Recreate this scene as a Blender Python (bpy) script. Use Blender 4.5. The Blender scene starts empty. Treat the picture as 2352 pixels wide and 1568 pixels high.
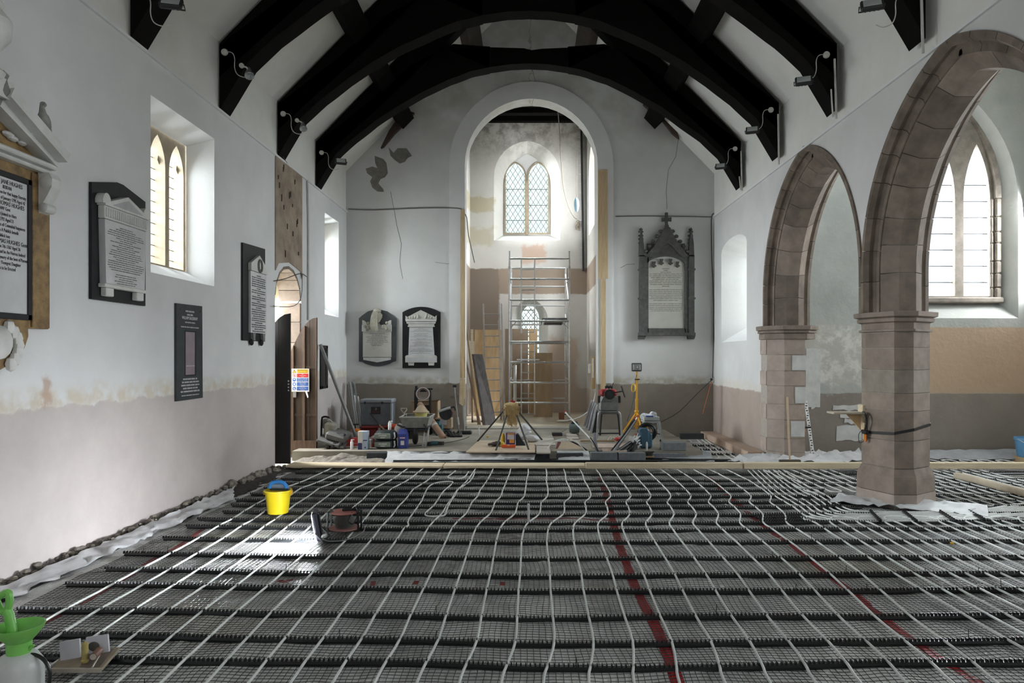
import bpy, math, random
from mathutils import Vector, Matrix, Euler, noise
from mathutils.geometry import tessellate_polygon
random.seed(7)
sc = bpy.context.scene
col = sc.collection
V = Vector
# ---------------------------------------------------------------- camera, world, lights, exposure
EYE, FPX = 1.75, 1568.0
cam_data = bpy.data.cameras.new('camera'); cam = bpy.data.objects.new('camera', cam_data); col.objects.link(cam)
cam.location = (0, 0, EYE); cam.rotation_euler = (math.pi/2, 0, 0)
cam_data.sensor_width = 36; cam_data.lens = 24.0
cam_data.shift_x = -39/2352; cam_data.shift_y = 36/2352
cam_data.clip_start = 0.05; cam_data.clip_end = 200
sc.camera = cam
sc.view_settings.view_transform = 'Standard'; sc.view_settings.look = 'None'
sc.view_settings.exposure = 1.55; sc.view_settings.gamma = 1.0; sc.view_settings.use_curve_mapping = False
sc.cycles.use_denoising = True
sc.cycles.max_bounces = 7; sc.cycles.diffuse_bounces = 5; sc.cycles.transparent_max_bounces = 8
sc.cycles.sample_clamp_indirect = 6.0
wd = bpy.data.worlds.new('overcast_sky'); sc.world = wd; wd.use_nodes = True
bg = wd.node_tree.nodes['Background']; bg.inputs[0].default_value = (0.93, 0.965, 1.0, 1); bg.inputs[1].default_value = 0.60

def area(name, loc, toward, sx, sy, power, color=(0.95, 0.975, 1.0), spread=180):
    l = bpy.data.lights.new(name, 'AREA'); l.shape = 'RECTANGLE'; l.size = sx; l.size_y = sy
    l.energy = power; l.color = color; l.spread = math.radians(spread)
    o = bpy.data.objects.new(name, l); col.objects.link(o); o.location = loc
    o.rotation_euler = (V(toward) - V(loc)).to_track_quat('-Z', 'Y').to_euler()
    return o
# overcast daylight standing outside each window, plus one added lamp at the nave back
area('daylight_north_one', (-9.0, 8.4, 4.9), (-4.2, 8.0, 3.6), 2.6, 1.6, 520)
area('daylight_north_two', (-9.0, 14.5, 4.6), (-4.2, 13.9, 3.6), 2.4, 1.6, 1100)
area('daylight_north_three', (-9.0, 1.0, 4.9), (-4.2, 1.3, 3.6), 2.6, 1.6, 250)
area('daylight_porch', (-5.1, 11.75, 2.5), (-3.3, 10.8, 0.1), 0.7, 1.1, 62)
area('daylight_tower_west', (0.0, 20.6, 8.9), (0, 16.0, 2.6), 2.0, 1.4, 260)
area('daylight_tower_south', (2.95, 17.5, 9.3), (0.4, 17.2, 2.0), 1.6, 1.2, 2300)
area('skylight_tower_south', (3.6, 17.5, 7.0), (0, 17.3, 2.6), 1.4, 2.2, 320)
area('daylight_tower_north', (-3.6, 17.8, 6.6), (0, 17.5, 2.6), 1.0, 1.8, 110)
area('daylight_aisle_east', (7.5, 13.6, 4.2), (6.5, 8.0, 1.5), 1.7, 3.2, 260)
area('daylight_aisle_south_one', (10.7, 8.6, 3.6), (4, 8.2, 1.8), 2.2, 2.6, 140)
area('daylight_aisle_south_two', (10.7, 4.0, 3.6), (4, 4.4, 1.8), 2.2, 2.6, 110)
area('daylight_nave_south', (8.8, 12.5, 3.7), (4.4, 13.5, 3.3), 1.6, 1.6, 270)
area('skylight_north_one', (-5.6, 8.0, 3.7), (0, 8.3, 2.6), 1.7, 2.2, 130)
area('skylight_north_two', (-5.4, 13.9, 3.7), (0, 13.9, 2.4), 1.2, 2.2, 210)
area('skylight_north_three', (-5.6, 1.4, 3.7), (0, 2.5, 1.6), 1.7, 2.2, 30)
area('skylight_nave_south', (6.4, 13.6, 4.1), (0, 13.5, 2.4), 1.5, 2.2, 125)
area('fill_nave_back', (1.0, -4.6, 4.4), (0, 4, 1.2), 3.0, 3.4, 28)  # added lamp inside the nave, acting as an unseen west window

# ---------------------------------------------------------------- helpers
def P(px, py, y):                                   # a photograph point at a known depth
    return V(((px-1215)*y/FPX, y, EYE+(820-py)*y/FPX))
def FL(px, py, z=0.0):                              # a photograph point on a level surface
    y = FPX*(EYE-z)/(py-820); return V(((px-1215)*y/FPX, y, z))
XL, XR, YE = -4.01, 4.05, 15.0
def LW(px, py, d=0.0):                              # on the north (left) nave wall
    y = FPX*(-XL-d)/(1215-px); return V((XL+d, y, EYE+(820-py)*y/FPX))
def EW(px, py, d=0.0):                              # on the east-side end wall
    return P(px, py, YE-d)
WLOC = {}
def setp(o, label=None, cat=None, group=None, kind=None):
    if label: o['label'] = label
    if cat: o['category'] = cat
    if group: o['group'] = group
    if kind: o['kind'] = kind
    return o
def thing(name, label, cat, loc=(0, 0, 0), group=None, kind=None):
    o = bpy.data.objects.new(name, None); col.objects.link(o); o.location = loc
    o.empty_display_size = .05; WLOC[o.name] = V(loc)
    return setp(o, label, cat, group, kind)

class MB:
    def __init__(s): s.v = []; s.f = []
    def add(s, vs, fs):
        b = len(s.v); s.v += [V(p) for p in vs]; s.f += [tuple(i+b for i in f) for f in fs]; return s
    def box(s, c, size, rot=None):
        hx, hy, hz = (k/2 for k in size)
        vs = [V((x*hx, y*hy, z*hz)) for z in (-1, 1) for y in (-1, 1) for x in (-1, 1)]
        if rot is not None:
            R = rot if isinstance(rot, Matrix) else Euler(rot).to_matrix()
            vs = [R @ p for p in vs]
        return s.add([p+V(c) for p in vs], [(0, 2, 3, 1), (4, 5, 7, 6), (0, 1, 5, 4), (2, 6, 7, 3), (0, 4, 6, 2), (1, 3, 7, 5)])
    def bbox(s, c, size, b=.006, rot=None):          # box with chamfered edges
        hx, hy, hz = (k/2 for k in size); b = min(b, hx*.6, hy*.6, hz*.6)
        prof = [(hx, hy, -hz+b), (hx, hy, hz-b), (hx-b, hy-b, hz), (hx-b, hy-b, -hz)]
        vs = []
        def ring(ax, ay, z, c2):
            return [V((ax-c2, -ay, z)), V((ax, -ay+c2, z)), V((ax, ay-c2, z)), V((ax-c2, ay, z)), V((-ax+c2, ay, z)), V((-ax, ay-c2, z)), V((-ax, -ay+c2, z)), V((-ax+c2, -ay, z))]
        rs = [ring(hx-b, hy-b, -hz, b*.5), ring(hx, hy, -hz+b, b), ring(hx, hy, hz-b, b), ring(hx-b, hy-b, hz, b*.5)]
        for r in rs: vs += r
        if rot is not None:
            R = rot if isinstance(rot, Matrix) else Euler(rot).to_matrix(); vs = [R @ p for p in vs]
        fs = [tuple(reversed(range(8))), tuple(range(24, 32))]
        for k in range(3):
            for i in range(8): fs.append((k*8+i, k*8+(i+1) % 8, k*8+8+(i+1) % 8, k*8+8+i))
        return s.add([p+V(c) for p in vs], fs)
    def beam(s, a, b, w, h, up=(0, 0, 1)):            # rectangular bar from a to b
        a, b = V(a), V(b); d = (b-a); L = d.length; d.normalize()
        u = V(up).cross(d)
        if u.length < 1e-4: u = V((1, 0, 0)).cross(d)
        u.normalize(); n = d.cross(u)
        R = Matrix((u, d, n)).transposed()
        return s.box((a+b)/2, (w, L, h), R)
    def extr(s, loop, vec):                            # extrude a planar loop
        n = len(loop); vec = V(vec); loop = [V(p) for p in loop]
        vs = loop+[p+vec for p in loop]
        tris = tessellate_polygon([loop])
        fs = [tuple(t) for t in tris]+[tuple(i+n for i in reversed(t)) for t in tris]
        for i in range(n): fs.append((i, (i+1) % n, (i+1) % n+n, i+n))
        return s.add(vs, fs)
    def loft(s, loops, closed=True, cap=False):
        n = len(loops[0]); vs = [V(p) for l in loops for p in l]; fs = []
        for k in range(len(loops)-1):
            for i in range(n if closed else n-1):
                j = (i+1) % n; fs.append((k*n+i, k*n+j, k*n+n+j, k*n+n+i))
        if cap:
            for k in (0, len(loops)-1):
                for t in tessellate_polygon([[V(p) for p in loops[k]]]): fs.append(tuple(i+k*n for i in t))
        return s.add(vs, fs)
    def tube(s, pts, r, n=6, cap=True):
        pts = [V(p) for p in pts]; N = len(pts)
        if N < 2: return s
        rr = [r[min(len(r)-1, round(i*(len(r)-1)/(N-1)))] for i in range(N)] if isinstance(r, (list, tuple)) else [r]*N
        t0 = (pts[1]-pts[0]).normalized(); a = V((0, 0, 1)) if abs(t0.z) < .9 else V((1, 0, 0))
        u = t0.cross(a).normalized(); vs = []
        for i, p in enumerate(pts):
            t = (pts[min(i+1, N-1)]-pts[max(i-1, 0)])
            if t.length < 1e-9: t = t0
            t.normalize(); u = (u-t*u.dot(t))
            if u.length < 1e-6: u = t.cross(a)
            u.normalize(); w = t.cross(u)
            vs += [p+(u*math.cos(k*2*math.pi/n)+w*math.sin(k*2*math.pi/n))*rr[i] for k in range(n)]
        fs = []
        for i in range(N-1):
            for k in range(n): fs.append((i*n+k, i*n+(k+1) % n, i*n+n+(k+1) % n, i*n+n+k))
        if cap: fs += [tuple(reversed(range(n))), tuple(range((N-1)*n, N*n))]
        return s.add(vs, fs)
    def lathe(s, prof, c, n=16, R=None, cap=True):      # prof [(radius, height)]
        vs = []
        for r, z in prof: vs += [V((r*math.cos(k*2*math.pi/n), r*math.sin(k*2*math.pi/n), z)) for k in range(n)]
        if R is not None: vs = [R @ p for p in vs]
        fs = []
        for i in range(len(prof)-1):
            for k in range(n): fs.append((i*n+k, i*n+(k+1) % n, i*n+n+(k+1) % n, i*n+n+k))
        if cap: fs += [tuple(reversed(range(n))), tuple(range((len(prof)-1)*n, len(prof)*n))]
        return s.add([p+V(c) for p in vs], fs)
    def ball(s, c, rx, ry=None, rz=None, n=10, R=None):
        ry = ry or rx; rz = rz or rx; m = max(4, n//2+1)
        prof = [(max(.001, math.sin(math.pi*i/m)), -math.cos(math.pi*i/m)) for i in range(m+1)]
        S = Matrix.Diagonal((rx, ry, rz)); S = (R @ S) if R is not None else S
        return s.lathe(prof, c, n, S)
    def quad(s, a, b, c, d): return s.add([a, b, c, d], [(0, 1, 2, 3)])
    def grid(s, fn, nu, nv):
        vs = [fn(i/nu, j/nv) for j in range(nv+1) for i in range(nu+1)]
        fs = [(j*(nu+1)+i, j*(nu+1)+i+1, (j+1)*(nu+1)+i+1, (j+1)*(nu+1)+i) for j in range(nv) for i in range(nu)]
        return s.add(vs, fs)
    def panel(s, outer, holes, to3, backholes=None, back=None):   # sheet with holes; optional back sheet with lofted reveals
        def sheet(hs, f):
            loops = [[V((p[0], p[1], 0)) for p in outer]]+[[V((p[0], p[1], 0)) for p in h] for h in hs]
            flat = [p for l in loops for p in l]
            s.add([f(p[0], p[1]) for p in flat], [tuple(t) for t in tessellate_polygon(loops)])
        sheet(holes, to3)
        if back:
            bh = backholes or holes; sheet(bh, back)
            for a, b in zip(holes, bh):
                s.loft([[to3(*p) for p in a], [back(*p) for p in b]])
            s.loft([[to3(*p) for p in outer], [back(*p) for p in outer]])
        return s
    def build(s, name, m, parent=None, smooth=False, **props):
        if not s.v: return None
        me = bpy.data.meshes.new(name)
        if parent is not None: off = WLOC[parent.name]
        else:
            xs = [p.x for p in s.v]; ys = [p.y for p in s.v]; zs = [p.z for p in s.v]
            off = V(((min(xs)+max(xs))/2, (min(ys)+max(ys))/2, min(zs)))
        me.from_pydata([tuple(p-off) for p in s.v], [], s.f); me.update()
        if smooth:
            me.shade_smooth()
            try: me.set_sharp_from_angle(angle=math.radians(smooth if smooth is not True else 38))
            except Exception: pass
        me.materials.append(m)
        o = bpy.data.objects.new(name, me); col.objects.link(o)
        if parent is not None: o.parent = parent
        else: o.location = off
        WLOC[o.name] = off
        return setp(o, **props)

def clone(root, delta, label=None, group=None, rotz=0):
    r = root.copy(); col.objects.link(r); r.location = root.location+V(delta); r.rotation_euler.z += rotz
    WLOC[r.name] = V(r.location)
    if label: r['label'] = label
    if group: r['group'] = group
    for ch in list(root.children):
        c = ch.copy(); col.objects.link(c); c.parent = r
        for g in list(ch.children):
            d = g.copy(); col.objects.link(d); d.parent = c
    return r

def smooth_path(pts, sub=4):                        # Catmull-Rom
    pts = [V(p) for p in pts]; out = []
    for i in range(len(pts)-1):
        p0, p1, p2, p3 = pts[max(i-1, 0)], pts[i], pts[i+1], pts[min(i+2, len(pts)-1)]
        for k in range(sub):
            t = k/sub; t2 = t*t; t3 = t2*t
            out.append(.5*((2*p1)+(p2-p0)*t+(2*p0-5*p1+4*p2-p3)*t2+(3*p1-p0-3*p2+p3)*t3))
    out.append(pts[-1]); return out
def arch2(s, h, n=8, c=0.0, z0=0.0):                 # two-centred arch, points from -s over the apex to +s
    R = (s*s+h*h)/(2*s); o = R-s; a = math.asin(min(1, h/R)); pts = []
    for i in range(n+1):
        t = a*i/n; pts.append((c+o-R*math.cos(t), z0+R*math.sin(t)))
    return pts+[(2*c-p[0], p[1]) for p in reversed(pts[:-1])]
def interp(x, xs, ys):
    if x <= xs[0]: return ys[0]
    for i in range(len(xs)-1):
        if x <= xs[i+1]: return ys[i]+(ys[i+1]-ys[i])*(x-xs[i])/(xs[i+1]-xs[i])
    return ys[-1]

# ---------------------------------------------------------------- materials
def nodes(name):
    m = bpy.data.materials.new(name); m.use_nodes = True; nt = m.node_tree
    return m, nt, nt.nodes['Principled BSDF']
def ramp(nt, fac, a, b, lo=0.35, hi=0.65):
    r = nt.nodes.new('ShaderNodeValToRGB'); nt.links.new(fac, r.inputs[0])
    r.color_ramp.elements[0].position = lo; r.color_ramp.elements[1].position = hi
    r.color_ramp.elements[0].color = (*a, 1); r.color_ramp.elements[1].color = (*b, 1); return r.outputs[0]
def mixc(nt, fac, a, b, mode='MIX'):
    x = nt.nodes.new('ShaderNodeMix'); x.data_type = 'RGBA'; x.blend_type = mode
    for i, q in ((0, fac), (6, a), (7, b)):
        if hasattr(q, 'links'): nt.links.new(q, x.inputs[i])
        elif i == 0: x.inputs[0].default_value = q
        else: x.inputs[i].default_value = (*q, 1)
    return x.outputs[2]
def noi(nt, scale, detail=4, rough=.55, vec=None, stretch=None):
    n = nt.nodes.new('ShaderNodeTexNoise'); n.inputs['Scale'].default_value = scale
    n.inputs['Detail'].default_value = detail; n.inputs['Roughness'].default_value = rough
    if vec is None:
        vec = nt.nodes.new('ShaderNodeNewGeometry').outputs['Position']
    if stretch:
        mp = nt.nodes.new('ShaderNodeMapping'); mp.inputs['Scale'].default_value = stretch; nt.links.new(vec, mp.inputs[0]); vec = mp.outputs[0]
    nt.links.new(vec, n.inputs['Vector']); return n.outputs['Fac']
def math_(nt, op, a, b=0.0, c=None):
    x = nt.nodes.new('ShaderNodeMath'); x.operation = op
    for i, q in ((0, a), (1, b), (2, c)):
        if q is None: continue
        if hasattr(q, 'links'): nt.links.new(q, x.inputs[i])
        else: x.inputs[i].default_value = q
    return x.outputs[0]
def sstep(nt, v, lo, hi):
    x = nt.nodes.new('ShaderNodeMapRange'); x.interpolation_type = 'SMOOTHSTEP'
    nt.links.new(v, x.inputs[0]); x.inputs[1].default_value = lo; x.inputs[2].default_value = hi; return x.outputs[0]
def bump(nt, bs, h, strength=.3, dist=.01):
    b = nt.nodes.new('ShaderNodeBump'); b.inputs['Strength'].default_value = strength; b.inputs['Distance'].default_value = dist
    nt.links.new(h, b.inputs['Height']); nt.links.new(b.outputs[0], bs.inputs['Normal'])
def objvec(nt):
    return nt.nodes.new('ShaderNodeTexCoord').outputs['Object']
_M = {}
def M(name, c, rough=.6, c2=None, scale=8, metal=0, bmp=0, stretch=None, rnd=0, lo=.35, hi=.65, spec=None, emit=None, es=0):
    if name in _M: return _M[name]
    m, nt, bs = nodes(name)
    bs.inputs['Roughness'].default_value = rough; bs.inputs['Metallic'].default_value = metal
    if spec is not None: bs.inputs['Specular IOR Level'].default_value = spec
    bs.inputs['Base Color'].default_value = (*c, 1)
    c2 = c2 or tuple(k*.82 for k in c)
    f = noi(nt, scale, 5, .6, objvec(nt), stretch)
    cc = ramp(nt, f, c2, c, lo, hi)
    if rnd:
        oi = nt.nodes.new('ShaderNodeObjectInfo')
        g = nt.nodes.new('ShaderNodeMapRange'); nt.links.new(oi.outputs['Random'], g.inputs[0]); g.inputs[3].default_value = 1-rnd; g.inputs[4].default_value = 1+rnd
        cmb = nt.nodes.new('ShaderNodeCombineColor'); [nt.links.new(g.outputs[0], cmb.inputs[i]) for i in range(3)]
        cc = mixc(nt, 1.0, cc, cmb.outputs[0], 'MULTIPLY')
    nt.links.new(cc, bs.inputs['Base Color'])
    if bmp: bump(nt, bs, noi(nt, scale*4, 4, .6, objvec(nt), stretch), bmp, .004)
    if emit: bs.inputs['Emission Color'].default_value = (*emit, 1); bs.inputs['Emission Strength'].default_value = es
    _M[name] = m; return m
black = M('black_plastic', (.012, .013, .014), .35, scale=30)
blackrubber = M('black_rubber', (.015, .015, .015), .7, scale=30)
steel = M('galvanised_steel', (.55, .57, .58), .35, metal=.9, scale=25)
alu = M('aluminium', (.72, .73, .74), .3, metal=.85, scale=18)
darksteel = M('dark_steel', (.05, .052, .055), .45, metal=.6, scale=20)
whiteplastic = M('white_plastic', (.78, .78, .77), .4, scale=12)
pipewhite = M('white_pipe', (.80, .82, .80), .35, scale=6)
red = M('red_plastic', (.42, .025, .022), .4, scale=9)
yellow = M('yellow_plastic', (.80, .56, .015), .4, (.66, .44, .012), scale=7)
orange = M('orange_plastic', (.85, .24, .02), .45, scale=9)
blue = M('blue_plastic', (.02, .13, .42), .4, scale=9)
green = M('lime_plastic', (.23, .62, .13), .38, (.19, .52, .10), scale=9)
timber = M('sawn_timber', (.60, .46, .28), .7, (.48, .35, .2), scale=4, stretch=(8, 8, .8), bmp=.2)
timbery = M('pale_timber_plank', (.72, .62, .44), .7, (.6, .49, .33), scale=3, stretch=(.7, 10, 10), bmp=.15)
ply = M('plywood', (.62, .45, .25), .65, (.47, .32, .17), scale=3, stretch=(3, 3, .6), bmp=.1)
plypale = M('pale_plywood', (.60, .53, .42), .75, (.5, .43, .33), scale=3, bmp=.1)
cardboard = M('cardboard', (.36, .24, .15), .8, scale=5)
marble = M('white_marble', (.66, .66, .63), .45, (.52, .52, .49), scale=4, bmp=.05)
marblew = M('veined_marble', (.62, .63, .63), .4, (.50, .51, .51), scale=2.5)
slate = M('black_slate', (.009, .0095, .0105), .5, (.016, .0165, .018), scale=9, spec=.3)
greyslate = M('grey_slate', (.036, .042, .044), .6, (.05, .057, .06), scale=6, spec=.3)
brownmarble = M('brown_marble', (.30, .19, .07), .45, (.14, .08, .03), scale=11, bmp=.05)
ink = M('letter_black', (.03, .03, .03), .6, scale=20)
inkgrey = M('letter_grey', (.17, .165, .15), .7, scale=20)
inkwhite = M('letter_white', (.75, .75, .75), .6, scale=20)
oakblack = M('blackened_oak', (.0035, .003, .0027), .85, (.006, .005, .0042), scale=3, stretch=(2, 2, 2), bmp=.3, spec=.1)
oak = M('brown_oak', (.060, .033, .022), .6, (.032, .018, .012), scale=3, stretch=(6, 6, .7), bmp=.25)
oakworn = M('worn_oak', (.15, .092, .062), .75, (.075, .044, .03), scale=4, stretch=(6, 6, .7), bmp=.25)
concrete = M('concrete_block', (.20, .215, .225), .85, (.15, .16, .17), scale=14, bmp=.4)
darkconcrete = M('wet_concrete_block', (.05, .058, .065), .6, (.035, .04, .046), scale=14, bmp=.3)
stone = M('pink_sandstone', (.27, .215, .175), .85, (.175, .14, .112), scale=5, bmp=.25, rnd=.13)
stonegrey = M('grey_sandstone', (.27, .23, .19), .85, (.19, .16, .13), scale=5, bmp=.25, rnd=.12)
stonelight = M('bleached_sandstone', (.43, .355, .305), .85, (.33, .27, .23), scale=5, bmp=.25, rnd=.10)
archstone = M('brown_sandstone', (.205, .163, .128), .85, (.13, .102, .08), scale=5, bmp=.3, rnd=.16)
mortar = M('pale_mortar', (.42, .38, .33), .9, scale=20)
gothic = M('grey_gothic_stone', (.085, .085, .08), .7, (.05, .05, .046), scale=12, bmp=.3)
# ---------------------------------------------------------------- the setting: plaster materials
def plaster(name, top, low, zline, amp=.12, top2=None, low2=None, edge=None, extra=None, bmp=.25, rough=.9):
    m, nt, bs = nodes(name); bs.inputs['Roughness'].default_value = rough; bs.inputs['Specular IOR Level'].default_value = .15
    g = nt.nodes.new('ShaderNodeNewGeometry').outputs['Position']
    sx = nt.nodes.new('ShaderNodeSeparateXYZ'); nt.links.new(g, sx.inputs[0]); X, Y, Z = sx.outputs
    top2 = top2 or tuple(k*.9 for k in top); low2 = low2 or tuple(k*.86 for k in low)
    ct = ramp(nt, noi(nt, 1.7, 6, .6), top2, top, .3, .7)
    ct = mixc(nt, math_(nt, 'MULTIPLY', sstep(nt, noi(nt, 7, 5, .7), .66, .76), .35), ct, tuple(k*.72 for k in top))
    cl = ramp(nt, noi(nt, 2.3, 6, .65), low2, low, .3, .7)
    n = noi(nt, 3.2, 5, .65); h = math_(nt, 'ADD', Z, math_(nt, 'MULTIPLY', math_(nt, 'SUBTRACT', n, .5), amp*2))
    cc = mixc(nt, sstep(nt, h, zline-.012, zline+.012), cl, ct)
    if edge:
        band = math_(nt, 'MULTIPLY', sstep(nt, h, zline-.03, zline+.02), math_(nt, 'SUBTRACT', 1.0, sstep(nt, h, zline+.05, zline+.22)))
        cc = mixc(nt, math_(nt, 'MULTIPLY', band, sstep(nt, noi(nt, 6, 4), .3, .6)), cc, edge)
    if extra: cc = extra(nt, cc, X, Y, Z)
    nt.links.new(cc, bs.inputs['Base Color'])
    bump(nt, bs, noi(nt, 9, 6, .6), bmp, .012)
    return m
def box_mask(nt, A, B, a0, a1, b0, b1, soft=.05, wob=.12, ns=4):
    n = math_(nt, 'MULTIPLY', math_(nt, 'SUBTRACT', noi(nt, ns, 5, .65), .5), wob*2)
    A = math_(nt, 'ADD', A, n); B = math_(nt, 'ADD', B, n); r = None
    for q, lo, hi in ((A, a0, a1), (B, b0, b1)):
        k = math_(nt, 'MULTIPLY', sstep(nt, q, lo-soft, lo+soft), math_(nt, 'SUBTRACT', 1.0, sstep(nt, q, hi-soft, hi+soft)))
        r = k if r is None else math_(nt, 'MULTIPLY', r, k)
    return r
WHITE = (.72, .725, .72)
def north_extra(nt, cc, X, Y, Z):
    cc = mixc(nt, math_(nt, 'MULTIPLY', box_mask(nt, Y, Z, 5.62, 5.74, 1.34, 1.58, .03, .10, 6), .7), cc, (.44, .29, .20))
    return cc
plaster_n = plaster('limewash_north', WHITE, (.55, .50, .475), 1.33, .10, edge=(.60, .54, .45), extra=north_extra)
def east_extra(nt, cc, X, Y, Z):
    crack = math_(nt, 'ABSOLUTE', math_(nt, 'SUBTRACT', X, math_(nt, 'ADD', .03, math_(nt, 'MULTIPLY', math_(nt, 'SUBTRACT', noi(nt, 2.2, 5, .7), .5), .5))))
    up = math_(nt, 'MULTIPLY', math_(nt, 'LESS_THAN', crack, .012), math_(nt, 'GREATER_THAN', Z, 7.4))
    cc = mixc(nt, math_(nt, 'MULTIPLY', up, .6), cc, (.2, .19, .17))
    damp = math_(nt, 'MULTIPLY', sstep(nt, Z, 5.6, 7.6), sstep(nt, noi(nt, 1.6, 5, .6), .38, .62))  # patchy greyer tone, stronger toward the top of the gable
    return mixc(nt, math_(nt, 'MULTIPLY', damp, .55), cc, (.42, .41, .36))
plaster_e = plaster('limewash_east', (.66, .665, .655), (.29, .255, .215), 1.17, .07, low2=(.225, .20, .17), edge=(.45, .43, .36), extra=east_extra)
plaster_s = plaster('limewash_south', (.66, .655, .645), (.42, .345, .30), 1.15, .05, edge=(.62, .58, .52))
def aisle_extra(nt, cc, X, Y, Z):
    cc = mixc(nt, box_mask(nt, X, Z, 6.2, 12, 1.12, 2.27, .02, .03, 5), cc, (.50, .375, .27))
    cc = mixc(nt, box_mask(nt, X, Z, 4.0, 6.2, 1.2, 2.25, .08, .5, 2.2), cc, (.50, .49, .45))
    cc = mixc(nt, math_(nt, 'MULTIPLY', box_mask(nt, X, Z, 5.0, 6.6, 1.3, 2.3, .1, .35, 3), sstep(nt, noi(nt, 5, 6, .7), .42, .6)), cc, (.68, .67, .62))
    return cc
plaster_a = plaster('limewash_aisle', (.50, .515, .49), (.30, .265, .235), 1.12, .03, top2=(.40, .415, .39), extra=aisle_extra, bmp=.5)
def tower_extra(nt, cc, X, Y, Z):
    br = (.34, .275, .22)
    cc = mixc(nt, box_mask(nt, X, Z, -3, 3, 3.5, 4.2, .02, .06, 5), cc, br)
    cc = mixc(nt, box_mask(nt, X, Z, -3, -.83, 2.2, 4.2, .03, .08, 5), cc, (.26, .215, .175))
    cc = mixc(nt, box_mask(nt, X, Z, -.2, .45, 4.35, 4.85, .05, .18, 5), cc, (.55, .42, .34))
    cc = mixc(nt, math_(nt, 'MULTIPLY', box_mask(nt, X, Z, -2.2, -.98, 5.75, 6.2, .04, .22, 4), .7), cc, (.44, .39, .25))
    cc = mixc(nt, math_(nt, 'MULTIPLY', box_mask(nt, X, Z, -2.2, -.98, 4.85, 5.35, .08, .25, 4), .6), cc, (.46, .42, .29))
    cc = mixc(nt, math_(nt, 'MULTIPLY', sstep(nt, Z, 6.9, 8.2), sstep(nt, noi(nt, 3, 6, .7), .42, .62)), cc, (.30, .28, .25))
    cc = mixc(nt, box_mask(nt, X, Z, .55, 1.35, .1, 2.3, .08, .25, 3), cc, (.54, .44, .36))
    return cc
plaster_t = plaster('limewash_tower', (.64, .63, .595), (.55, .49, .43), .9, .15, extra=tower_extra)
plaster_w = plaster('smooth_white_plaster', (.78, .785, .785), (.78, .785, .785), -9, .02)
ceilmat = plaster('ceiling_plaster', (.78, .77, .73), (.78, .77, .73), -9, .02, top2=(.70, .69, .65))
stripmat = M('stripped_masonry', (.36, .29, .22), .9, (.22, .17, .13), scale=3.5, bmp=.6)

# ---------------------------------------------------------------- north nave wall
def wn(y, z): return V((XL, y, z))
def wnb(y, z): return V((XL-.32, y, z))
def rect(a0, a1, b0, b1): return [(a0, b0), (a1, b0), (a1, b1), (a0, b1)]
door_loop = [(10.78, -.02), (12.02, -.02), (12.02, 2.75)]+[(11.4+.62*math.cos(t*math.pi/8), 2.75+.52*math.sin(t*math.pi/8)) for t in range(1, 8)]+[(10.78, 2.75)]
zL = 4.95
holes = [rect(7.235, 8.70, 2.65, 4.53), rect(13.40, 14.39, 2.59, 4.59), rect(.4, 1.86, 2.65, 4.53), door_loop]
bh = [rect(7.33, 8.62, 2.82, 4.41), rect(13.5, 14.3, 2.78, 4.5), rect(.5, 1.77, 2.82, 4.41), door_loop]
# the doorway touches the floor: keep a sliver of wall below it
outer = [(-5, -.1), (15.0, -.1), (15.0, zL), (-5, zL)]
mb = MB(); mb.panel(outer, holes, wn, bh, wnb)
wall_left = mb.build('wall_north', plaster_n, kind='structure')
def struct(mb, name, m, parent=None, smooth=False, **k):
    if parent is None: k['kind'] = 'structure'
    return mb.build(name, m, parent, smooth, **k)
# bare masonry strip above the doorway, slightly recessed look
mb = MB(); mb.extr([V((XL+.004, y, z)) for y, z in [(10.77, 4.93), (12.03, 4.93), (12.03, 3.12), (11.95, 3.25), (11.4, 3.33), (10.9, 3.25), (10.77, 3.12)]], (.012, 0, 0))
struct(mb, 'bare_masonry_strip', stripmat, wall_left)
random.seed(3)
for k in range(16):                                        # dowel holes and plugs in the strip
    y, z = random.uniform(10.85, 11.95), random.uniform(3.4, 4.85)
    MB().bbox((XL+.018, y, z), (.02, .02, random.uniform(.05, .12)), .004).build('wall_plug', M('plug_brown', (.06, .045, .035), .9), wall_left)
# doorway jamb and rear-arch stones
jy = 12.02; zs = [0, .34, .62, .98, 1.3, 1.66, 2.0, 2.36, 2.7]
for a, b in zip(zs, zs[1:]):
    MB().bbox((XL-.19, jy-.012, (a+b)/2), (.37, .05, b-a-.008), .008).build('stone', stone, wall_left)
for k in range(8):
    t0, t1 = k*math.pi/8+.012, (k+1)*math.pi/8-.012
    lp = []
    for t, r in ((t0, 0), (t1, 0), (t1, .06), (t0, .06)):
        lp.append(V((XL-.005, 11.4+(.64-r)*math.cos(t), 2.73+(.55-r)*math.sin(t))))
    MB().extr(lp, (-.37, 0, 0)).build('stone', stone, wall_left)
# ashlaring, ledge and ceiling
mb = MB(); mb.box((XL-.03, 5, zL+.43), (.04, 20, .90)); struct(mb, 'wall_north_upper', ceilmat)
mb = MB(); mb.box((XL+.004, 5, zL-.01), (.05, 20, .03)); struct(mb, 'trim_1', plaster_w)
zC, slope = 5.80, 1.02; zRdg = zC+4.03*slope
for sg, nm in ((-1, 'ceiling_north'), (1, 'ceiling_south')):
    mb = MB(); mb.extr([V((sg*4.08, -5, zC-.03)), V((0, -5, zRdg)), V((0, -5, zRdg+.12)), V((sg*4.2, -5, zC+.02))], (0, 20, 0)); struct(mb, nm, ceilmat)
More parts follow.
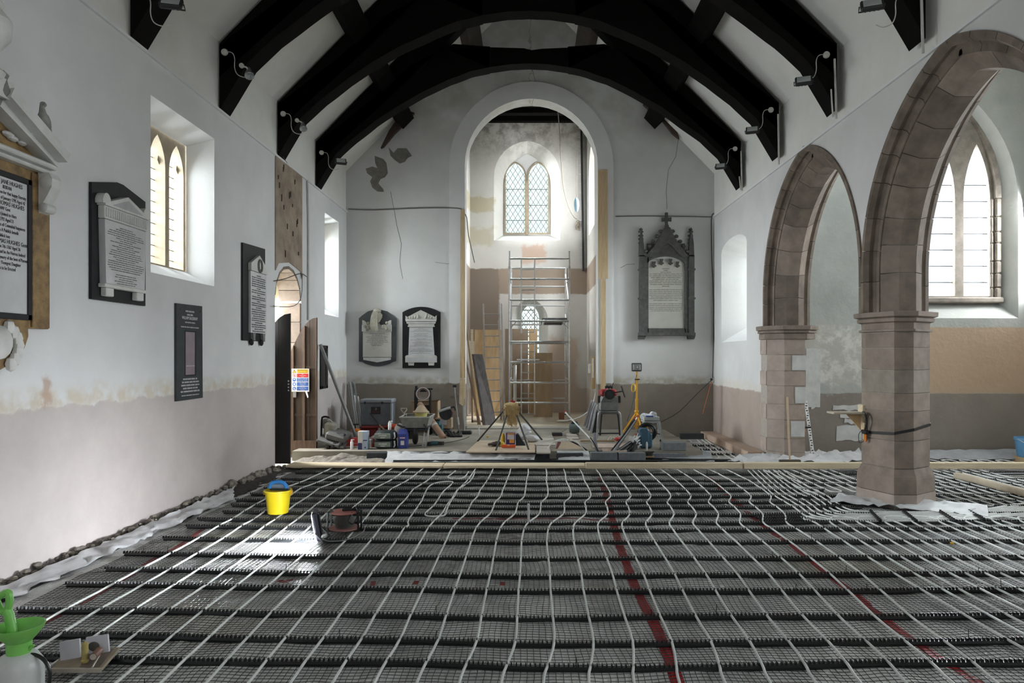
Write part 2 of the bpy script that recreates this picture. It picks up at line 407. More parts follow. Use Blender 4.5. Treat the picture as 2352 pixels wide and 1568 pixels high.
# porch beyond the doorway
cream = M('cream_limewash', (.62, .58, .44), .9, scale=3)
mb = MB(); mb.box((-5.7, 12.25, 1.5), (2.6, .3, 3.4)); mb.box((-5.7, 10.55, 1.5), (2.6, .3, 3.4)); mb.box((-5.7, 11.4, 3.4), (2.7, 2.2, .2)); struct(mb, 'wall_porch', cream)
mb = MB(); mb.box((-5.9, 11.4, -.06), (3.4, 2.2, .12)); struct(mb, 'floor_porch', concrete)

# ---------------------------------------------------------------- south nave wall, respond side
def ws(y, z): return V((XR, y, z))
def wsb(y, z): return V((XR+.6, y, z))
zR = 4.83
def seg(y0, y1, z0, zs, rise, n=8):
    m = (y0+y1)/2; s = (y1-y0)/2
    return [(y0, z0), (y1, z0)]+[(m+s*math.cos(math.pi*t/n), zs+rise*math.sin(math.pi*t/n)) for t in range(n+1)]
mb = MB(); mb.panel([(11.762, -.1), (15, -.1), (15, zR), (11.762, zR)], [seg(12.70, 14.37, 2.06, 3.92, .22)], ws, [seg(12.95, 14.15, 2.45, 3.78, .18)], wsb)
wall_s = mb.build('wall_south', plaster_s, kind='structure')
mb = MB(); mb.box((XR+.33, -2.0, 2.4), (.6, 6.0, 4.9)); struct(mb, 'wall_south_near', plaster_s)
# arcade: spandrel wall over the arches
SPZ = 2.75
A1 = arch2(1.74, 2.10, 12, 10.02, SPZ); A2 = arch2(1.70, 2.08, 12, 6.58, SPZ); A3 = arch2(1.70, 2.08, 12, 3.18, SPZ)
low = [(11.76, 2.28)]+list(reversed(A1))+[(8.28, 2.28)]+list(reversed(A2))+[(4.88, 2.28)]+list(reversed(A3))+[(1.48, 2.28), (.98, 2.28), (.98, zR), (11.76, zR)]
TW = .74
mb = MB(); mb.extr([V((XR, y, z)) for y, z in low], (TW, 0, 0))
spandrel = mb.build('wall_arcade', plaster_s, kind='structure')
mb = MB(); mb.box((XR+.33, 5, zR+.49), (.62, 20, 1.0)); struct(mb, 'wall_south_upper', ceilmat)
mb = MB(); mb.box((XR-.004, 5, zR-.01), (.05, 20, .03)); struct(mb, 'trim_2', plaster_w)
# arch rings: outer order near, outer order far, inner order; every stone its own piece
ORD = {'near': [(0, -.025), (.055, -.025), (.085, .03), (.075, .07), (.11, .11), (.17, .11), (.17, .34), (0, .34)],
       'far': [(0, .40), (.17, .40), (.17, .63), (.11, .63), (.075, .67), (.085, .71), (.055, .765), (0, .765)],
       'inner': [(.17, .125), (.19, .14), (.31, .27), (.31, .47), (.19, .60), (.17, .615)]}
def arch_path(s, h, c, z0, zb, n=48):
    R = (s*s+h*h)/(2*s); o = R-s; a = math.asin(h/R); L1 = z0-zb; L = L1+R*a
    def at(u, side):                                     # u: length along the curve from the springer; returns point and inward normal
        if u < L1: return V((0, c+side*s, zb+u)), V((0, -side, 0))
        t = (u-L1)/R
        return V((0, c+side*(-o+R*math.cos(t)), z0+R*math.sin(t))), V((0, -side*math.cos(t), -math.sin(t)))
    return at, L
def ring(parent, s, h, c, zb=2.28, seed=0, mats=(archstone, archstone, stone)):
    rnd = random.Random(seed); at, L = arch_path(s, h, c, SPZ, zb)
    for key, prof in ORD.items():
        for side in (-1, 1):
            u = 0.0; first = True
            while u < L-.02:
                ln = rnd.uniform(.30, .44)*(1.15 if key == 'inner' else 1)
                e = min(L, u+ln)
                if L-e < .16: e = L
                g = .004; loops = []; k = max(2, int((e-u)/.12)+1)
                for i in range(k+1):
                    p, nn = at(u+g+(e-u-2*g)*i/k, side)
                    inset = rnd.uniform(0, .0)
                    loops.append([V((XR+d, 0, 0))+p+nn*(q+inset) for q, d in prof])
                MB().loft(loops, True, True).build('stone', mats[0] if key != 'inner' else rnd.choice(mats[:3]), parent)
                u = e
    for side in (-1, 1):                                  # mortar core behind the stones
        loops = []
        for i in range(25):
            p, nn = at(L*i/24, side)
            loops.append([V((XR+d, 0, 0))+p+nn*q for q, d in [(0, .0), (.045, .0), (.055, .09), (.10, .135), (.155, .135), (.16, .17), (.295, .285), (.295, .455), (.16, .57), (.155, .605), (.10, .605), (.055, .65), (.045, .74), (0, .74)]])
        MB().loft(loops, True, True).build('mortar', mortar, parent)
arch_e = thing('arcade_arch', None, None, (XR, 10.02, 2.28), kind='structure'); ring(arch_e, 1.74, 2.10, 10.02, seed=1)
arch_m = thing('arcade_arch', None, None, (XR, 6.58, 2.28), kind='structure'); ring(arch_m, 1.70, 2.08, 6.58, seed=2)
arch_w = thing('arcade_arch', None, None, (XR, 3.18, 2.28), kind='structure'); ring(arch_w, 1.70, 2.08, 3.18, seed=3)
OCT = [(4.07, 8.353), (4.07, 8.25), (4.211, 7.87), (4.435, 7.87), (4.745, 8.08), (4.75, 8.17), (4.62, 8.55), (4.395, 8.55)]
OC = V((4.41, 8.21, 0))
def octo(z, off, c=OC, dy=0):
    out = []
    for x, y in OCT:
        d = V((x-OC.x, y-OC.y, 0)); L = d.length; p = d*(1+off/L); out.append(V((c.x+p.x, c.y+p.y, z)))
    return out
def pillar(name, c, seed):
    r = thing(name, None, None, (c.x, c.y, 0), kind='structure'); rnd = random.Random(seed)
    zz = [.46, .78, 1.12, 1.33, 1.60, 1.86, 2.04]
    for a, b in zip(zz, zz[1:]):
        MB().loft([octo(a+.003, -.003, c), octo(a+.008, 0, c), octo(b-.008, 0, c), octo(b-.003, -.003, c)], True, True).build('stone', rnd.choice([stone, stone, stonegrey]), r)
    MB().loft([octo(.0, .06, c), octo(.17, .06, c)], True, True).build('plinth_stone', stonelight, r)
    MB().loft([octo(.176, .055, c), octo(.34, .052, c), octo(.37, .045, c), octo(.455, .0, c)], True, True).build('base_stone', stone, r)
    MB().loft([octo(2.045, .0, c), octo(2.05, .03, c), octo(2.075, .03, c), octo(2.08, 0, c), octo(2.15, .005, c), octo(2.165, .05, c), octo(2.2, .055, c), octo(2.21, .035, c), octo(2.225, .085, c), octo(2.275, .09, c), octo(2.28, .08, c)], True, True).build('capital', stone, r)
    MB().loft([octo(.0, -.02, c), octo(2.27, -.01, c)], True, True).build('mortar', mortar, r)
    return r
pillar_e = pillar('octagonal_pillar', OC, 4)
pillar_w = pillar('octagonal_pillar', OC+V((0, -3.4, 0)), 5)
mb = MB(); mb.box((XR+.37, 1.2, 1.15), (.74, .5, 2.3)); struct(mb, 'wall_respond_near', stone)
# east respond
RS = [(4.05, 11.62), (4.265, 11.40), (4.61, 11.40), (4.64, 11.55), (4.64, 11.9), (4.05, 11.9)]
resp = thing('arcade_respond', None, None, (4.4, 11.7, 0), kind='structure')
zz = [0, .16, .39, .70, .96, 1.27, 1.52, 1.79, 2.05]
for k, (a, b) in enumerate(zip(zz, zz[1:])):
    L = [(x, y) for x, y in RS]
    q = [V((x, y, a+.004)) for x, y in L]
    MB().extr(q, (0, 0, b-a-.008)).build('stone', stonelight, resp)  # paler stone, lightened further for the light pool on the respond
    if k % 2: MB().bbox((4.046, 11.775, (a+b)/2), (.02, .30, b-a-.01), .004).build('quoin_stone', stonelight, resp)
def respo(z, o):
    return [V((4.05-o, 11.62+o*.4, z)), V((4.265-o*.6, 11.40-o, z)), V((4.61+o*.6, 11.40-o, z)), V((4.80+o, 11.55-o*.4, z)), V((4.80+o, 11.92, z)), V((4.05-o, 11.92, z))]
MB().loft([respo(2.05, .0), respo(2.055, .035), respo(2.14, .035), respo(2.15, .02), respo(2.16, .06), respo(2.19, .06), respo(2.2, .045), respo(2.21, .085), respo(2.27, .09), respo(2.28, .08)], True, True).build('capital', stone, resp)
MB().extr([V((x*.998+.008, y+.012, .0)) for x, y in RS], (0, 0, 2.27)).build('mortar', mortar, resp)
pw = M('lime_patch', (.66, .665, .65), .9, scale=6, bmp=.2)
for x0, x1, z0, z1 in ((4.39, 4.62, 1.53, 1.78), (4.44, 4.62, .98, 1.25), (4.37, 4.60, .42, .68)):
    MB().bbox(((x0+x1)/2, 11.396, (z0+z1)/2), (x1-x0, .014, z1-z0), .003).build('lime_patch', pw, resp)

# ---------------------------------------------------------------- east end wall with the tower arch
def we(x, z): return V((x, YE, z))
def web(x, z): return V((x, YE+.42, z))
ac, ar, az = .05, 1.46, 5.96
aloop = [(ac-ar, .1), (ac+ar, .1)]+[(ac+ar*math.cos(math.pi*t/24), az+ar*math.sin(math.pi*t/24)) for t in range(25)]
gable = [(-4.3, -.1), (4.3, -.1), (4.3, zC), (0, zRdg+.1), (-4.3, zC)]
mb = MB(); mb.panel(gable, [aloop], we, [aloop], web); wall_e = mb.build('wall_east', plaster_e, kind='structure')
# plain band round the arch
ro = 1.80; bl = [(ac+ro*math.cos(math.pi*t/24), az+ro*1.02*math.sin(math.pi*t/24)) for t in range(25)]
inn = [(ac+(ar+.0)*math.cos(math.pi*t/24), az+ar*math.sin(math.pi*t/24)) for t in range(25)]
mb = MB()
lo = [[V((x, YE+.0, z)), V((x, YE-.018, z)), V((u, YE-.018, w)), V((u, YE, w))] for (x, z), (u, w) in zip([(ac+ro, .9)]+bl+[(ac-ro, .9)], [(ac+ar, .9)]+inn+[(ac-ar, .9)])]
mb.loft(lo); band_m = plaster('arch_band_plaster', (.74, .745, .74), (.29, .255, .215), 1.17, .07)
mb.build('arch_band', band_m, wall_e)
# spalled patches of plaster
spall = M('spalled_render', (.23, .22, .195), .95, (.17, .16, .14), scale=8, bmp=.5)
for pts in ([(557, 765), (600, 780), (615, 800), (622, 850), (608, 870), (585, 880), (575, 900), (600, 930), (602, 942), (570, 940), (545, 920), (535, 890), (545, 870), (520, 850), (513, 828), (545, 818), (570, 825), (560, 800)], [(625, 722), (650, 750), (670, 728), (715, 728), (740, 765), (720, 775), (705, 795), (680, 803), (655, 785), (635, 765)]):
    pts = [(600+x/2.138, y/2.138) for x, y in pts]
    MB().extr([EW(x, y, .0) for x, y in pts], (0, -.006, 0)).build('spalled_patch', spall, wall_e)
crackm = M('crack_dark', (.16, .15, .13), .95)
for pts in ([(897, 440), (905, 480), (912, 520), (922, 560), (918, 600), (925, 640)], [(1000, 602), (1030, 606), (1036, 600)], [(1558, 320), (1552, 360), (1535, 390), (1530, 440), (1532, 480)], [(1223, 160), (1230, 190), (1228, 215), (1222, 240)], [(1425, 615), (1440, 607), (1458, 606)]):
    MB().tube([EW(x, y, .001) for x, y in pts], .004, 4).build('crack', crackm, wall_e)

# ---------------------------------------------------------------- tower
YB = 18.9
def wt(x, z): return V((x, YB, z))
def wtb(x, z): return V((x, YB+.42, z))
def ptd(c, s, z0, zs, h, n=8): return [(c-s, z0), (c+s, z0)]+list(reversed(arch2(s, h, n, c, zs)))
w_front = ptd(-.05, .92, 4.98, 6.75, .98); w_back = ptd(-.06, .66, 5.2, 6.55, .95)
l_front = ptd(.03, .50, 1.55, 2.75, .62); l_back = ptd(.03, .25, 1.75, 2.85, .38)
mb = MB(); mb.panel(rect(-2.0, 2.0, .1, 8.5), [w_front, l_front], wt, [w_back, l_back], wtb); wall_t = mb.build('wall_tower_west', plaster_t, kind='structure')
def sidewall(name, x, xb, hole, hb):
    mb = MB(); mb.panel(rect(15.42, 19.4, .1, 8.5), [hole], lambda y, z: V((x, y, z)), [hb], lambda y, z: V((xb, y, z)))
    return mb.build(name, plaster_t, kind='structure')
wall_ts = sidewall('wall_tower_south', 1.6, 2.1, ptd(17.5, .8, 5.0, 6.4, .8), ptd(17.5, .5, 5.3, 6.4, .6))
wall_tn = sidewall('wall_tower_north', -1.63, -2.1, ptd(17.8, .6, 4.6, 6.1, .7), ptd(17.8, .35, 4.9, 6.1, .5))
tbe = thing('ceiling_tower', None, None, (0, 17, 8.3), kind='structure')
for k in range(6):
    MB().bbox((0, 15.75+k*.62, 8.36), (3.3, .22, .26), .01).build('joist', oakblack, tbe)
MB().box((0, 17.2, 8.55), (3.5, 3.7, .08)).build('boarding', oakblack, tbe)
mb = MB(); mb.box((0, 17.3, .08), (3.4, 4.2, .28)); struct(mb, 'floor_tower', plypale)
stepm = M('step_stone', (.40, .38, .34), .85, scale=6, bmp=.2)
mb = MB(); mb.bbox((.05, 15.15, .16), (2.85, .34, .10), .01); struct(mb, 'step_tower', stepm)

# ---------------------------------------------------------------- aisle
YA = 11.9
def wa(x, z): return V((x, YA, z))
def wab(x, z): return V((x, YA+.30, z))
af = ptd(7.60, .93, 2.43, 4.45, 1.90, 10); ab = ptd(7.67, .72, 2.70, 4.40, 1.78, 10)
mb = MB(); mb.panel(rect(4.70, 9.4, -.1, 7.3), [af], wa, [ab], wab); wall_a = mb.build('wall_aisle_east', plaster_a, kind='structure')
XA = 9.3
hs = [rect(7.4, 9.8, 2.3, 4.9), rect(2.8, 5.2, 2.3, 4.9)]
mb = MB(); mb.panel(rect(-5, 12.2, -.1, 7.3), hs, lambda y, z: V((XA, y, z)), hs, lambda y, z: V((XA+.5, y, z))); struct(mb, 'wall_aisle_south', plaster_a)
mb = MB(); mb.box((7.1, 3.4, 7.0), (5.2, 17.6, .12)); struct(mb, 'ceiling_aisle', ceilmat)
mb = MB(); mb.panel([(-4.4, -.1), (9.5, -.1), (9.5, 7.2), (4.3, 7.2), (0, 10.2), (-4.4, 5.9)], [rect(-.5, 2.5, 2.7, 6.1)], lambda x, z: V((x, -5.0, z)), [rect(-.5, 2.5, 2.7, 6.1)], lambda x, z: V((x, -5.3, z))); struct(mb, 'wall_back', plaster_n)
# lime repair patches on the aisle end wall behind the pillar
for x0, x1, z0, z1 in ((4.83, 5.08, .86, 1.9), (5.3, 5.95, .82, .92), (5.42, 5.95, .70, .80), (5.5, 5.95, .60, .68), (5.36, 5.97, .30, .55)):
    r = random.Random(int(x0*100+z0*10)); n = 7
    top = [(x0+(x1-x0)*i/n, z1+r.uniform(-.02, .02)) for i in range(n+1)]; bot = [(x0+(x1-x0)*i/n+r.uniform(-.02, .02), z0+r.uniform(-.025, .025)) for i in range(n, -1, -1)]
    MB().extr([V((x, YA, z)) for x, z in bot[::-1]+top[::-1]], (0, -.012, 0)).build('lime_patch', pw, wall_a)

# ---------------------------------------------------------------- windows
def glassmat(name, tint, rough=.05, gl=.06):
    m = bpy.data.materials.new(name); m.use_nodes = True; nt = m.node_tree; nt.nodes.clear()
    o = nt.nodes.new('ShaderNodeOutputMaterial'); t = nt.nodes.new('ShaderNodeBsdfTransparent'); g = nt.nodes.new('ShaderNodeBsdfGlossy'); x = nt.nodes.new('ShaderNodeMixShader')
    f = noi(nt, 5, 4, .6); c = ramp(nt, f, tuple(k*.93 for k in tint), tint, .3, .7); nt.links.new(c, t.inputs[0])
    g.inputs['Roughness'].default_value = rough; x.inputs[0].default_value = gl
    nt.links.new(t.outputs[0], x.inputs[1]); nt.links.new(g.outputs[0], x.inputs[2]); nt.links.new(x.outputs[0], o.inputs[0]); return m
clear = glassmat('old_window_glass', (.93, .96, .97)); greenish = glassmat('greenish_window_glass', (.85, .94, .90))
lead = M('window_lead', (.09, .095, .10), .5, scale=20)
mull = M('window_stone', (.40, .335, .24), .85, (.30, .25, .18), scale=6, bmp=.3)
mullg = M('window_stone_grey', (.27, .235, .20), .85, (.17, .15, .125), scale=7, bmp=.4, rnd=.15)
# window_1: aisle east window, two lights under a pointed head
w1 = thing('window_1', None, None, (7.67, YA+.3, 2.7), kind='structure')
def lancet(c, s, z0, zs, h): return [(c-s, z0), (c+s, z0)]+list(reversed(arch2(s, h, 8, c, zs)))
lights = [lancet(7.36, .235, 2.84, 4.55, 1.0), lancet(7.98, .235, 2.84, 4.55, 1.0)]
mb = MB(); mb.panel(ab, lights, lambda x, z: V((x, YA+.27, z)), lights, lambda x, z: V((x, YA+.42, z))); mb.build('tracery', mullg, w1)  # darker stone puts the backlit shade into the tracery colour
jr = random.Random(9); zj = 2.72
while zj < 4.3:                                            # moulded jamb stones
    hj = jr.uniform(.2, .34)
    for sx in (-1, 1):
        MB().bbox((7.67+sx*.66, YA+.24, zj+hj/2), (.10, .09, hj-.008), .02).build('jamb_stone', mullg, w1)
        MB().bbox((7.67+sx*.575, YA+.265, zj+hj/2), (.05, .05, hj-.008), .015).build('jamb_stone', mullg, w1)
    zj += hj
pts = arch2(.66, 1.72, 9, 7.67, zj)
for a, b in zip(pts, pts[1:]):
    MB().beam((a[0], YA+.24, a[1]), (b[0], YA+.24, b[1]), .09, .09, (0, 1, 0)).build('arch_stone', mullg, w1)
MB().bbox((7.67, YA+.22, 2.76), (1.45, .14, .10), .02).build('sill', mullg, w1)
for cx in (7.36, 7.98):
    zb = [2.84, 3.09, 3.38, 3.67, 3.96, 4.25, 4.54, 4.83, 5.5]
    for k, (a, b) in enumerate(zip(zb, zb[1:])):
        if k < 7: lp = [(cx-.235, a), (cx+.235, a), (cx+.235, b), (cx-.235, b)]
        else: lp = [(cx-.235, a), (cx+.235, a)]+[p for p in reversed(arch2(.235, 1.0, 8, cx, 4.55)) if p[1] > a]
        MB().extr([V((x, YA+.36, z)) for x, z in lp], (0, .004, 0)).build('pane', clear, w1)
        if k: MB().beam((cx-.24, YA+.35, a), (cx+.24, YA+.35, a), .012, .014).build('saddle_bar', lead, w1)
# window_2: nave north window, three stone lights
def north_window(name, y0, y1, z0, z1, n=3):
    w = thing(name, None, None, (XL-.32, (y0+y1)/2, z0), kind='structure')
    wd_ = (y1-y0)/n; hol = []
    for k in range(n):
        c = y0+wd_*(k+.5); hol.append(lancet(c, wd_*.5-.045, z0+.02, z1-.42, .36))
    f = lambda y, z: V((XL-.33, y, z)); b = lambda y, z: V((XL-.52, y, z))
    MB().panel(rect(y0-.02, y1+.02, z0-.02, z1+.02), hol, f, hol, b).build('tracery', mull, w)
    for h in hol:
        c = (h[0][0]+h[1][0])/2; hw = (h[1][0]-h[0][0])/2
        zc = z1-.30
        for sg in (-1, 1):                                 # cusps of the head
            MB().extr([V((XL-.40, c+sg*hw, zc-.07)), V((XL-.40, c+sg*(hw-.045), zc-.02)), V((XL-.40, c+sg*(hw-.02), zc+.07))], (-.08, 0, 0)).build('cusp', mull, w)
        MB().extr([V((XL-.47, y, z)) for y, z in h], (-.004, 0, 0)).build('pane', clear, w)
        mb = MB(); mb.tube([(XL-.46, c-hw+.03, z0), (XL-.46, c-hw+.03, z1-.3)], .006, 5)
        for q in range(1, 12): mb.beam((XL-.46, c-hw, z0+q*.13), (XL-.46, c+hw, z0+q*.13), .008, .008)
        mb.build('lead_lattice', lead, w)
    return w
north_window('window_2', 7.33, 8.62, 2.82, 4.41); north_window('window_3', 13.5, 14.3, 2.78, 4.5, 2); north_window('window_4', .5, 1.77, 2.82, 4.41)
# window_5: tower west window, two lights with diamond leading
w5 = thing('window_5', None, None, (-.06, YB+.42, 5.2), kind='structure')
lts = [lancet(-.385, .29, 5.24, 6.85, .40), lancet(.265, .29, 5.24, 6.85, .40)]
MB().panel(w_back, lts, lambda x, z: V((x, YB+.405, z)), lts, lambda x, z: V((x, YB+.50, z))).build('tracery', plaster_w, w5)
for l in lts:
    c = (l[0][0]+l[1][0])/2
    loop = [V((x, YB+.395, z)) for x, z in l]
    mb = MB()
    for a, b in zip(loop, loop[1:]+loop[:1]): mb.beam(a, b, .045, .03, (0, 1, 0))
    mb.build('stone_surround', mull, w5)
    zb = [5.24, 5.62, 6.05, 6.50, 7.25]
    for k, (a, b) in enumerate(zip(zb, zb[1:])):
        lp = [(c-.29, a), (c+.29, a), (c+.29, b), (c-.29, b)] if k < 3 else [(c-.29, a), (c+.29, a)]+[p for p in reversed(arch2(.29, .40, 8, c, 6.85))]
        MB().extr([V((x, YB+.45, z)) for x, z in lp], (0, .004, 0)).build('pane', greenish, w5)
        if k: MB().beam((c-.3, YB+.44, a), (c+.3, YB+.44, a), .014, .014).build('saddle_bar', lead, w5)
    mb = MB()
    def clipz(x): return 6.85+.40*max(0, 1-abs(x-c)/.29)**.6
    dx, dz = .145, .225
    for q in range(-12, 14):
        for sg in (1, -1):
            pts = []
            for i in range(41):
                x = c-.29+.58*i/40; z = 5.24+q*dz+sg*(x-c+.29)*dz/dx
                if 5.24 <= z <= clipz(x): pts.append(V((x, YB+.447, z)))
            if len(pts) > 1: mb.beam(pts[0], pts[-1], .010, .008, (0, 1, 0))
    for sg in (-1, 1): mb.beam((c+sg*.24, YB+.447, 5.24), (c+sg*.24, YB+.447, 6.9), .006, .006, (0, 1, 0))
    mb.build('lead_lattice', lead, w5)
MB().bbox((-.06, YB+.40, 5.98), (.085, .06, 1.56), .015).build('mullion', mull, w5)
# window_6: little lancet low in the tower
w6 = thing('window_6', None, None, (.03, YB+.42, 1.75), kind='structure')
MB().extr([V((x, YB+.40, z)) for x, z in l_back], (0, .004, 0)).build('pane', greenish, w6)
mb = MB()
for q in range(-6, 12):
    for sg in (1, -1):
        pts = [V((.03-.25+.5*i/30, YB+.395, 1.75+q*.17+sg*(.5*i/30)*1.25)) for i in range(31)]
        pts = [p for p in pts if 1.75 <= p.z <= 2.85+.38*max(0, 1-abs(p.x-.03)/.25)**.6]
        if len(pts) > 1: mb.beam(pts[0], pts[-1], .014, .008, (0, 1, 0))
for sg in (-1, 1): mb.beam((.03+sg*.2, YB+.395, 1.75), (.03+sg*.2, YB+.395, 3.0), .008, .006, (0, 1, 0))
mb.build('lead_lattice', lead, w6)
# windows seen only through their reveals, and those beyond the frame
w7 = thing('window_7', None, None, (XR+.6, 13.55, 2.45), kind='structure')
MB().extr([V((XR+.58, y, z)) for y, z in seg(12.95, 14.15, 2.45, 3.78, .18)], (.004, 0, 0)).build('pane', clear, w7)
MB().beam((XR+.57, 13.55, 2.45), (XR+.57, 13.55, 3.95), .06, .06, (1, 0, 0)).build('mullion', mull, w7)
for i, (y0, y1) in enumerate(((7.4, 9.8), (2.8, 5.2))):
    w = thing('window_%d' % (8+i), None, None, (XA+.4, (y0+y1)/2, 2.3), kind='structure')
    MB().box((XA+.4, (y0+y1)/2, 3.6), (.006, y1-y0, 2.6)).build('pane', clear, w)
    for q in (1, 2): MB().box((XA+.4, y0+(y1-y0)*q/3, 3.6), (.12, .10, 2.6)).build('mullion', mull, w)
# ---------------------------------------------------------------- floor
def floormat():
    m, nt, bs = nodes('wet_insulation_floor')
    a = ramp(nt, noi(nt, .8, 5, .6), (.44, .44, .43), (.86, .86, .83), .32, .60)
    a = mixc(nt, math_(nt, 'MULTIPLY', sstep(nt, noi(nt, .55, 3, .5), .56, .68), .6), a, (.58, .52, .38))
    a = mixc(nt, math_(nt, 'MULTIPLY', sstep(nt, noi(nt, 2.4, 5, .6), .60, .70), .5), a, (.12, .11, .09))
    nt.links.new(a, bs.inputs['Base Color']); nt.links.new(ramp(nt, noi(nt, 3, 4), (.18, .18, .18), (.5, .5, .5)), bs.inputs['Roughness'])
    bump(nt, bs, noi(nt, 22, 5, .65), .55, .02); return m
mb = MB(); mb.quad((-5, -5, 0), (9.6, -5, 0), (9.6, 15, 0), (-5, 15, 0)); floor = struct(mb, 'floor', floormat())
plat = M('platform_screed', (.30, .27, .22), .8, (.22, .20, .165), scale=2.5, bmp=.3)
mb = MB(); mb.extr([V((-4.0, 11.52, 0)), V((2.93, 11.52, 0)), V((2.97, 14.99, 0)), V((-4.0, 14.99, 0))], (0, 0, .165)); platform = struct(mb, 'floor_platform', plat)
def hz(x, y):
    rg = 1-abs(noise.noise(V((x*2.3+1.7*noise.noise(V((x*.6, y*.6, 8))), y*1.1, 6))))
    return .010+.010*noise.noise(V((x*1.1, y*1.1, 3.1)))+.006*noise.noise(V((x*5, y*5, 1.3)))+.016*max(0, rg-.80)*5*.5
# crumpled film under the netting
filmm = floormat(); filmm.name = 'crumpled_film'
mb = MB(); nx_, ny_ = 190, 140
def filmz(u, v):
    x, y = -3.72+11.6*u, 2.9+8.2*v
    return V((x, y, max(.002, hz(x, y)*1.0-.004)))
mb.grid(filmz, nx_, ny_); mb.build('floor_film', filmm, None, True, label='crumpled grey plastic film covering the floor under the netting', cat='plastic sheet', kind='stuff')
# black plastic netting over the whole floor
mb = MB(); verts, faces = [], []
def netline(pts, w=.0019):
    b = len(verts); n = len(pts)
    for i, (x, y) in enumerate(pts):
        q = pts[min(i+1, n-1)]; p = pts[max(i-1, 0)]; dx, dy = q[0]-p[0], q[1]-p[1]; L = math.hypot(dx, dy) or 1; ox, oy = -dy/L*w, dx/L*w
        z = hz(x, y); verts.extend([(x+ox, y+oy, z), (x, y, z+w*1.6), (x-ox, y-oy, z)])
    for i in range(n-1):
        a = b+i*3; faces.extend([(a, a+3, a+4, a+1), (a+1, a+4, a+5, a+2)])
def nd(x, y): return .06*noise.noise(V((x*.8, y*.8, 9)))+.016*noise.noise(V((x*3.5, y*3.5, 21))), .05*noise.noise(V((x*.9, y*.7, 17)))+.016*noise.noise(V((x*3.1, y*3.7, 33)))
CELL = .037
for i in range(int(11.4/CELL)):
    x0 = -3.56+i*CELL; pts = []
    for j in range(int(8.3/.115)+1):
        y = 2.9+j*.115
        if abs(x0) > .80*y+1.2: continue
        d = nd(x0, y); pts.append((x0+d[0], y+d[1]))
    if len(pts) > 1: netline(pts)
y = 2.9
while y < 11.15:
    pts = []
    for j in range(int(11.4/.115)+1):
        x = -3.56+j*.115
        if abs(x) > .80*y+1.2: continue
        d = nd(x, y); pts.append((x+d[0], y+d[1]))
    if len(pts) > 1: netline(pts)
    y += CELL
me = bpy.data.meshes.new('floor_netting'); me.from_pydata(verts, [], faces); me.update(); me.materials.append(M('black_netting', (.028, .031, .031), .4, scale=30))
o = bpy.data.objects.new('floor_netting', me); col.objects.link(o)
setp(o, 'black plastic square netting laid over the whole grey floor', 'netting', kind='stuff')

# clip rails
ORDS = 'first second third fourth fifth sixth seventh eighth ninth tenth eleventh twelfth thirteenth fourteenth fifteenth sixteenth seventeenth eighteenth nineteenth twentieth'.split()
RAILS = [10.01, 9.48, 9.15, 8.77, 8.39, 8.06, 7.78, 7.43, 7.07, 6.78, 6.32, 5.82, 5.37, 5.01, 4.51, 4.10, 3.795, 3.42]
rr = random.Random(11)
def rail(y0, x0, x1, seed):
    base, clip = MB(), MB(); n = int((x1-x0)/.053); pts = []
    for i in range(n+1):
        x = x0+i*.053
        y = y0+(-.048*x if x < 0 else .016*x)+.03*noise.noise(V((x*.7, y0*3.7, 5)))
        z = .024+.008*noise.noise(V((x*.9, y0, 2))); pts.append((x, y, z))
    lo = [[V((x, y-.023, z-.014)), V((x, y-.023, z)), V((x, y-.012, z+.011)), V((x, y+.012, z+.011)), V((x, y+.023, z)), V((x, y+.023, z-.014))] for x, y, z in pts]
    base.loft(lo, True, True)
    for x, y, z in pts:
        for sx in (-.012, .012):
            clip.add([V((x+sx-.0055, y-.012, z+.006)), V((x+sx+.0055, y-.012, z+.006)), V((x+sx+.0055, y+.012, z+.006)), V((x+sx-.0055, y+.012, z+.006)), V((x+sx*1.05-.003, y-.010, z+.027)), V((x+sx*1.05+.003, y-.010, z+.027)), V((x+sx*1.05+.003, y+.010, z+.027)), V((x+sx*1.05-.003, y+.010, z+.027))],
                     [(4, 5, 6, 7), (0, 1, 5, 4), (1, 2, 6, 5), (2, 3, 7, 6), (3, 0, 4, 7)])
    pin = []
    for k in range(rr.randint(2, 5)):
        x, y, z = pts[rr.randrange(len(pts))]; pin.append(MB().tube([(x, y, z), (x+rr.uniform(-.01, .01), y, z+rr.uniform(.05, .09))], .0025, 4))
    return base, clip, pin, pts
railblack = M('rail_black', (.010, .011, .012), .3, scale=40)
for i, y0 in enumerate(RAILS):
    spans = [(-3.5+rr.uniform(-.05, .12), min(7.9, .78*y0+.9))]
    if 7.2 < y0 < 9.0: spans = [(spans[0][0], 3.85), (5.0, 7.4)]
    elif y0 > 9: spans = [(spans[0][0], 7.6)]
    for s, (a, b) in enumerate(spans):
        base, clip, pin, pts = rail(y0, a, b, i)
        lab = 'black pipe-clip rail, %s out from the timber planks' % ORDS[i] if s == 0 else 'short black pipe-clip rail beyond the pillar, %s out from the timber planks' % ORDS[i]
        t = thing('clip_rail', lab, 'rail', (pts[0][0], pts[0][1], 0), 'clip rails across the floor')
        base.build('base_strip', railblack, t); clip.build('clips', railblack, t, kind='stuff'); [q.build('pin', railblack, t) for q in pin]
for i, yy in enumerate((7.24, 7.36)):
    base, clip, pin, pts = rail(yy-.02, 2.45, 2.95, i)
    t = thing('clip_rail', 'very short black clip rail before the pipe bundle, %s the other short one' % ('nearer than' if i == 0 else 'just behind'), 'rail', (2.45, yy, 0), 'clip rails across the floor')
    base.build('base_strip', railblack, t); clip.build('clips', railblack, t, kind='stuff')

